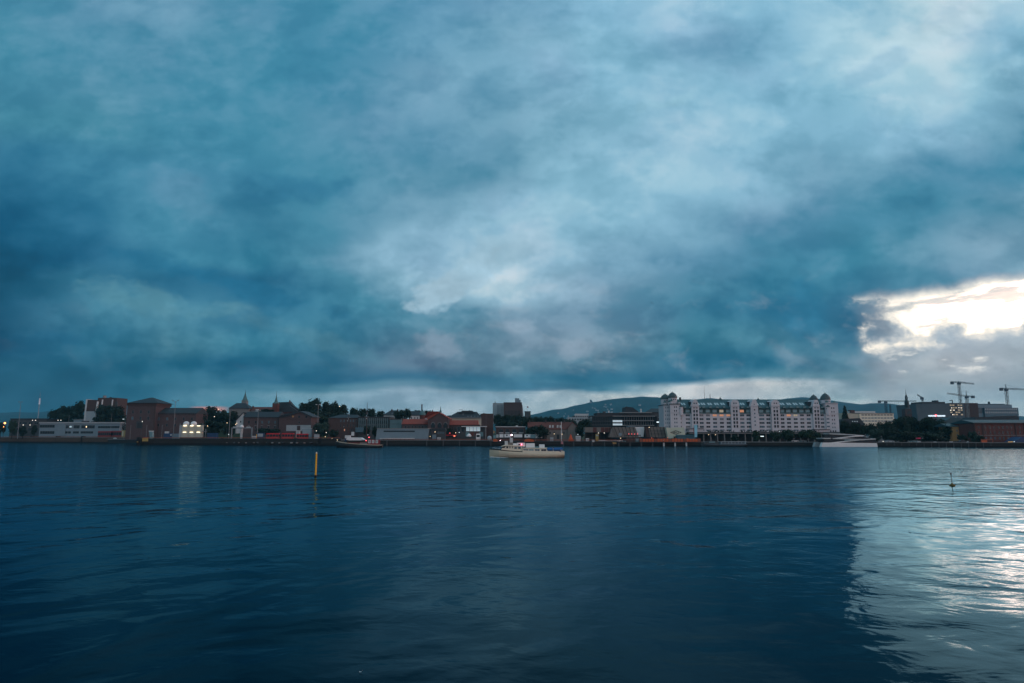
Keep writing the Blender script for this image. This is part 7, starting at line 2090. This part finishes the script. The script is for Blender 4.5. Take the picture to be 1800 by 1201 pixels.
def house_proto(i):
    t = Th('hillside_house', 'small pale house among the trees on the hazy hillside', 'house', 1000, 2000, 0, 'houses scattered over the hazy hillside')
    w_, d_, h_ = ((9, 8, 5), (14, 9, 6), (7, 7, 6))[i]
    t.part(MB().box(-w_ / 2, w_ / 2, 0, d_, -2, h_), 'wall', M['grey_plaster'])
    t.part(MB().prism_x([(-.6, h_), (d_ + .6, h_), (d_ / 2, h_ + 3)], -w_ / 2 - .5, w_ / 2 + .5), 'roof', M[('concrete', 'roof_slate', 'roof_rust')[i]])
    return t.o
protos = [house_proto(i) for i in range(3)]
spots = []
for k in range(60):
    px = rh.choice((rh.uniform(975, 1085), rh.uniform(1030, 1080), rh.uniform(950, 1130), rh.uniform(1475, 1600)))
    spots.append((px, rh.uniform(.30, .80) if px < 1200 else rh.uniform(.25, .6)))
first = [True, True, True]
for k, (px, u) in enumerate(spots):
    i = k % 3
    o = protos[i] if first[i] else copy_tree(protos[i])
    first[i] = False
    o.location = hill_at(px, u) + Vector((0, -4, 1.5))
    o.rotation_euler = (0, 0, rh.uniform(-.5, .5))
    sc = rh.uniform(.8, 1.4)
    o.scale = (sc, sc, sc)

# ------------------------------------------------------------------ trees
def crown_mesh(seed, shape, n=1700, leaf=0.048):
    r = random.Random(seed)
    lobes = []
    if shape == 'conifer':
        for k in range(16):
            z = .08 + .9 * k / 16
            for j in range(5):
                a = r.uniform(0, 6.28); rad = .32 * (1 - z) + .02
                lobes.append((rad * math.cos(a) * .7, rad * math.sin(a) * .7, z, .05 + .12 * (1 - z)))
    else:
        for k in range(15):
            a = r.uniform(0, 6.28); u = r.random()
            rad = (.36 if shape == 'round' else .30 if shape == 'oval' else .46) * math.sqrt(u)
            zc = r.uniform(.30, .85) if shape != 'bushy' else r.uniform(.22, .80)
            fall = 1 - abs(zc - .5) * .9
            lobes.append((rad * math.cos(a) * fall, rad * math.sin(a) * fall, zc, r.uniform(.13, .23)))
    vs, fs = [], []
    tot = sum(l[3] ** 2 for l in lobes)
    for lx, ly, lz, lr in lobes:
        for _ in range(int(n * lr ** 2 / tot)):
            d = Vector((r.gauss(0, 1), r.gauss(0, 1), r.gauss(0, 1))).normalized()
            q = Vector((lx, ly, lz)) + d * lr * (r.random() ** .3) * (1.0 if r.random() < .85 else r.uniform(1.05, 1.35))
            s_ = leaf * r.uniform(.6, 1.35)
            u_ = d.orthogonal().normalized(); v_ = d.cross(u_)
            ang = r.uniform(0, 6.28); tl = r.uniform(-.5, .5)
            e1 = (u_ * math.cos(ang) + v_ * math.sin(ang) + d * tl).normalized() * s_
            e2 = (v_ * math.cos(ang) - u_ * math.sin(ang) + d * r.uniform(-.6, .6)).normalized() * s_ * .7
            o_ = len(vs)
            vs += [q - e1, q - e2 * .8, q + e1, q + e2]
            fs.append((o_, o_ + 1, o_ + 2, o_ + 3))
    return vs, fs
def trunk_mb(seed, shape):
    r = random.Random(seed + 50)
    mb = MB()
    mb.tube((0, 0, -.06), (r.uniform(-.02, .02), 0, .45), .034, .020, n=7)
    for k in range(4):
        a = r.uniform(0, 6.28)
        z = r.uniform(.25, .42)
        mb.tube((0, 0, z), (.2 * math.cos(a), .2 * math.sin(a), z + r.uniform(.15, .3)), .016, .006, n=5)
    return mb
TREES = {}
for shape, seeds in (('round', (1, 2, 3)), ('oval', (4, 5)), ('bushy', (6, 7)), ('conifer', (8,))):
    for sd_ in seeds:
        vs, fs = crown_mesh(sd_, shape)
        zmax = max(v[2] for v in vs)
        TREES.setdefault(shape, []).append((vs, fs, zmax, trunk_mb(sd_, shape)))
CM, TM = {}, {}
rt = random.Random(77)
def tree(label, px, py_top, py_bot, wpx, D, shape='round', m='leaf_dark', group=None, name='broadleaf_tree', cat='tree'):
    """tree whose crown spans wpx photo columns between two rows"""
    k = rt.randrange(len(TREES[shape]))
    vs, fs, zmax, tmb = TREES[shape][k]
    key = (shape, k, m)
    if key not in CM:
        me = bpy.data.meshes.new('crown')
        me.from_pydata([(v[0], v[1], v[2] / zmax) for v in vs], [], fs)
        me.materials.append(M[m])
        CM[key] = me
    if (shape, k) not in TM: TM[(shape, k)] = tmb.mesh('trunk', M['bark'])
    zt, zb = Z(py_top, D), Z(py_bot, D)
    H = zt - zb
    w0 = max(v[0] for v in vs) - min(v[0] for v in vs)
    o = bpy.data.objects.new(name, None)
    COL.objects.link(o)
    tag(o, label, cat, group)
    o.location = (X(px, D), D, zb)
    sx = wpx * D / FPX / w0
    o.scale = (sx, sx * .9, H)
    o.rotation_euler = (0, 0, rt.choice((0, math.pi)) + rt.uniform(-.3, .3))
    for nm, me in (('crown', CM[key]), ('trunk', TM[(shape, k)])):
        c = bpy.data.objects.new(nm, me); COL.objects.link(c); c.parent = o
    return o
A_ = 'trees at the left end of the shore'
B_ = 'trees round the fortress'
C_ = 'trees on the rise behind the terminal'
D__ = 'trees right of the warehouse'
E_ = 'young trees before the arcade'
T_ = [
 # far left
 ('small dark tree at the left edge under the orange lamp', 3, 742, 770, 16, 606, 'round', 'leaf_dark', A_), ('small dark tree right of the orange lamp', 23, 738.5, 770, 18, 608, 'round', 'leaf_mid', A_),
 ('small round tree before the grey shed', 42, 748, 770, 15, 612, 'round', 'leaf_dark', A_), ('small dark tree at the left corner of the white terminal', 62, 746.5, 770, 12, 614, 'oval', 'leaf_dark', A_),
 ('broad dark tree, lowest of the big trees left of the brick office', 97, 718.5, 746, 26, 660, 'round', 'leaf_dark', A_), ('tall dark tree in the middle of the big trees left of the brick office', 114, 712.5, 748, 30, 664, 'round', 'leaf_dark', A_),
 ('tallest dark tree touching the left wall of the brick office', 138, 704, 748, 32, 668, 'round', 'leaf_dark', A_), ('dark bush filling the foot of the big trees behind the terminal', 124, 724, 750, 44, 655, 'bushy', 'leaf_dark', A_),
 ('dark tree rising behind the brick office roof', 187, 697.5, 740, 28, 690, 'round', 'leaf_dark', A_), ('dark tree before the right half of the brick office', 185, 710.5, 754, 42, 628, 'round', 'leaf_dark', A_), ('dark broad tree left of the brick warehouse tower', 206, 711.5, 755, 34, 630, 'round', 'leaf_dark', A_), ('dark bush at the foot of the tree by the warehouse tower', 213, 733, 764, 28, 620, 'bushy', 'leaf_dark', A_),
 # fortress slope
 ('round-topped tall tree right of the long brick wing', 372, 713, 758, 30, 560, 'round', 'leaf_dark', B_), ('lower dark tree between the long wing and the tall round-topped tree', 354, 720.5, 760, 24, 540, 'round', 'leaf_dark', B_),
 ('dark tree below the fortress hipped hall', 391, 718.5, 758, 26, 550, 'round', 'leaf_dark', B_), ('broad dark tree before the fortress left of the white gable', 408, 720.5, 756, 26, 540, 'round', 'leaf_dark', B_),
 ('dark bush filling the slope behind the portal frame', 372, 738, 768, 44, 500, 'bushy', 'leaf_dark', B_), ('low dark bush left of the white gable house', 402, 742, 768, 26, 500, 'bushy', 'leaf_dark', B_),
 ('clipped dark trees under the red fortress wing', 468, 718.5, 730, 28, 600, 'bushy', 'leaf_dark', B_), ('low dark shrub row before the brick warehouse', 470, 752.5, 766, 46, 480, 'bushy', 'leaf_dark', B_),
 # big clump
 ('leftmost tree of the big dark clump right of the fortress', 535, 707, 745, 26, 560, 'round', 'leaf_dark', B_), ('highest tree of the big dark clump right of the fortress', 552, 699.5, 745, 34, 565, 'round', 'leaf_dark', B_),
 ('tree right of the highest one in the big dark clump', 573, 704, 745, 30, 568, 'round', 'leaf_dark', B_), ('spiky-topped tree in the big dark clump', 587.5, 703.8, 740, 16, 572, 'oval', 'leaf_dark', B_), ('tree at the right end of the big dark clump', 602, 709.5, 742, 26, 570, 'round', 'leaf_dark', B_),
 ('dark bush filling the lower part of the big clump', 560, 722, 752, 56, 548, 'bushy', 'leaf_dark', B_), ('paler green bush below the big clump beside the gable warehouse', 566, 730, 756, 34, 520, 'bushy', 'leaf_mid', B_), ('dark tree between the big clump and the brick barracks', 594, 722, 752, 30, 540, 'round', 'leaf_dark', B_),
 ('round blue-green willow-like tree left of the black ship', 565, 742, 772, 36, 450, 'round', 'leaf_blue', B_), ('small dark tree left of the barracks foot', 586, 754, 774, 18, 440, 'round', 'leaf_dark', B_),
 # skyline behind barracks
 ('dark tree above the left half of the glazed annex', 621, 715.8, 745, 22, 600, 'round', 'leaf_dark', C_), ('dark tree behind the ship main mast', 636, 717.5, 745, 20, 604, 'round', 'leaf_dark', C_), ('dark tree right of the ship main mast', 651, 717.5, 745, 20, 606, 'round', 'leaf_dark', C_), ('low dark tree left of the white villa', 667, 722, 745, 22, 606, 'round', 'leaf_dark', C_),
 ('small dark tree in front of the annex left of the grey terminal', 646, 748, 770, 14, 440, 'oval', 'leaf_dark', C_), ('dark upright shrub touching the left end of the grey terminal', 659, 748.5, 770, 11, 438, 'oval', 'leaf_dark', C_),
 ('dark tree between the two white villas', 705, 719, 746, 24, 545, 'round', 'leaf_dark', C_), ('taller dark tree just left of the second villa', 715.5, 717.3, 746, 14, 548, 'round', 'leaf_dark', C_), ('dark tree behind the brick turret', 752, 721, 740, 20, 575, 'round', 'leaf_dark', C_), ('dark tree behind the long-roofed villa', 734, 720.5, 738, 18, 580, 'round', 'leaf_dark', C_),
 ('dark small tree between gabled hall and red wing', 788, 752, 772, 14, 440, 'round', 'leaf_dark', C_), ('dark hedge tree on the skyline right of the gabled hall', 795, 730, 742, 24, 640, 'bushy', 'leaf_dark', C_),
 # centre belt
 ('dark tree on the skyline left of the brick square tower', 848, 726, 750, 22, 640, 'round', 'leaf_dark', C_), ('dark tree just right of the brick square tower', 876, 726.5, 760, 26, 600, 'round', 'leaf_dark', C_), ('dark tree under the pale city hall tower', 893, 728, 760, 28, 598, 'round', 'leaf_dark', C_), ('dark tree under the brick city hall tower', 911, 727.5, 760, 28, 596, 'round', 'leaf_dark', C_),
 ('dark tree below the small block with the flag', 928, 731.5, 764, 26, 590, 'round', 'leaf_dark', C_), ('dark bush filling the belt behind the white trucks', 900, 738, 764, 52, 560, 'bushy', 'leaf_dark', C_), ('dark tree over the left end of the red-roofed house', 946, 731.5, 756, 26, 610, 'round', 'leaf_dark', C_), ('dark tree over the middle of the red-roofed house', 966, 731, 756, 26, 612, 'round', 'leaf_dark', C_), ('dark tree over the right end of the red-roofed house', 986, 733, 756, 26, 610, 'round', 'leaf_dark', C_), ('low dark tree left of the pale office', 1004, 737, 760, 22, 600, 'round', 'leaf_dark', C_),
 ('dark green tree before the left part of the red-roofed house', 949, 746, 776, 30, 424, 'round', 'leaf_dark', C_), ('dark low tree right of the truck row', 934, 749, 774, 20, 432, 'round', 'leaf_dark', C_),
 ('dark tree left of the layered office', 1028, 735.5, 772, 28, 460, 'round', 'leaf_dark', C_), ('dark lower tree between the red-roofed house and rust pavilion', 1021, 746, 774, 20, 440, 'round', 'leaf_dark', C_), ('dark tree on the rooftop line behind the layered office', 1104, 714.5, 735, 18, 660, 'round', 'leaf_dark', C_),
 # arcade trees
 ('young tree before the arcade at its left end', 1292, 764, 779, 16, 404, 'round', 'leaf_dark', E_), ('young tree before the arcade, left of the pointed stair gable', 1328, 756, 779, 18, 404, 'oval', 'leaf_mid', E_), ('young tree before the arcade under the third stair gable', 1361, 758, 779, 22, 403, 'round', 'leaf_mid', E_), ('tallest young tree before the arcade right of the third stair gable', 1383, 753.5, 779, 23, 402, 'round', 'leaf_mid', E_), ('broad young tree before the arcade at its right end', 1417, 754.5, 779, 30, 401, 'round', 'leaf_mid', E_), ('small young tree left of the angular ferry', 1436, 759, 779, 16, 400, 'oval', 'leaf_mid', E_),
 # right belt
 ('dark conifer on the skyline right of the lilac warehouse', 1486.5, 712, 742, 14, 560, 'conifer', 'leaf_dark', D__), ('dark tree touching the right wall of the warehouse', 1486, 738, 778, 26, 440, 'round', 'leaf_dark', D__), ('dark tree behind the angular ferry middle', 1505, 741, 778, 28, 430, 'round', 'leaf_dark', D__), ('dark tree behind the angular ferry right end', 1526, 743, 780, 28, 420, 'round', 'leaf_dark', D__),
 ('low blue-green tree right of the angular ferry', 1540, 752, 780, 26, 396, 'round', 'leaf_blue', D__), ('dark tree below the cream office', 1556, 739, 780, 34, 410, 'round', 'leaf_dark', D__), ('big dark tree right of the cream office', 1580, 732, 780, 38, 420, 'round', 'leaf_dark', D__), ('big dark tree under the church spire', 1604, 730.5, 780, 38, 424, 'round', 'leaf_dark', D__), ('big dark tree left of the glowing roof sign', 1628, 732, 780, 38, 420, 'round', 'leaf_dark', D__), ('big dark tree below the glowing roof sign', 1648, 735, 780, 34, 414, 'round', 'leaf_dark', D__), ('dark tree at the left corner of the ochre house', 1664, 745, 780, 26, 404, 'round', 'leaf_dark', D__),
 ('low dark bush along the foot of the right-hand trees', 1590, 757, 782, 60, 388, 'bushy', 'leaf_dark', D__), ('second low dark bush along the foot of the right-hand trees', 1635, 758, 782, 58, 386, 'bushy', 'leaf_dark', D__),
 ('small dark tree in front of the ochre house', 1689, 763, 783, 16, 380, 'round', 'leaf_dark', D__), ('blue-green tree between ochre house and red brick', 1709, 757, 783, 18, 378, 'round', 'leaf_blue', D__), ('small dark tree at the left corner of the red-brick house', 1722, 765, 783, 14, 374, 'round', 'leaf_dark', D__),
]
for row in T_:
    lb, px, a, b, wd, D, sh, mm, gr = row
    if 'conifer' in lb: tree(lb, px, a, b, wd, D, sh, mm, gr, 'conifer_tree')
    elif 'bush' in lb or 'shrub' in lb: tree(lb, px, a, b, wd, D, sh, mm, gr, 'leafy_bush', 'bush')
    else: tree(lb, px, a, b, wd, D, sh, mm, gr)
# ------------------------------------------------------------------ haze: the air over the harbour
hm = bpy.data.materials.new('haze_air')
hm.use_nodes = True
hm.node_tree.nodes.clear()
hn = NT(hm.node_tree)
pv = hn.node('ShaderNodeVolumePrincipled')
pv.inputs['Color'].default_value = (0.20, 0.72, 1.0, 1)
pv.inputs['Density'].default_value = 0.65e-4
pv.inputs['Anisotropy'].default_value = 0.0
ho = hn.node('ShaderNodeOutputMaterial')
hn.l.new(pv.outputs[0], ho.inputs['Volume'])
hb = bmesh.new()
bmesh.ops.create_cube(hb, size=1.0)
hme = bpy.data.meshes.new('haze')
hb.to_mesh(hme); hb.free()
hz = link('haze', hme, hm)
hz.scale = (11000, 8000, 392)
hz.location = (0, 3200, 392 / 2 - 1.5)
hz['kind'] = 'stuff'
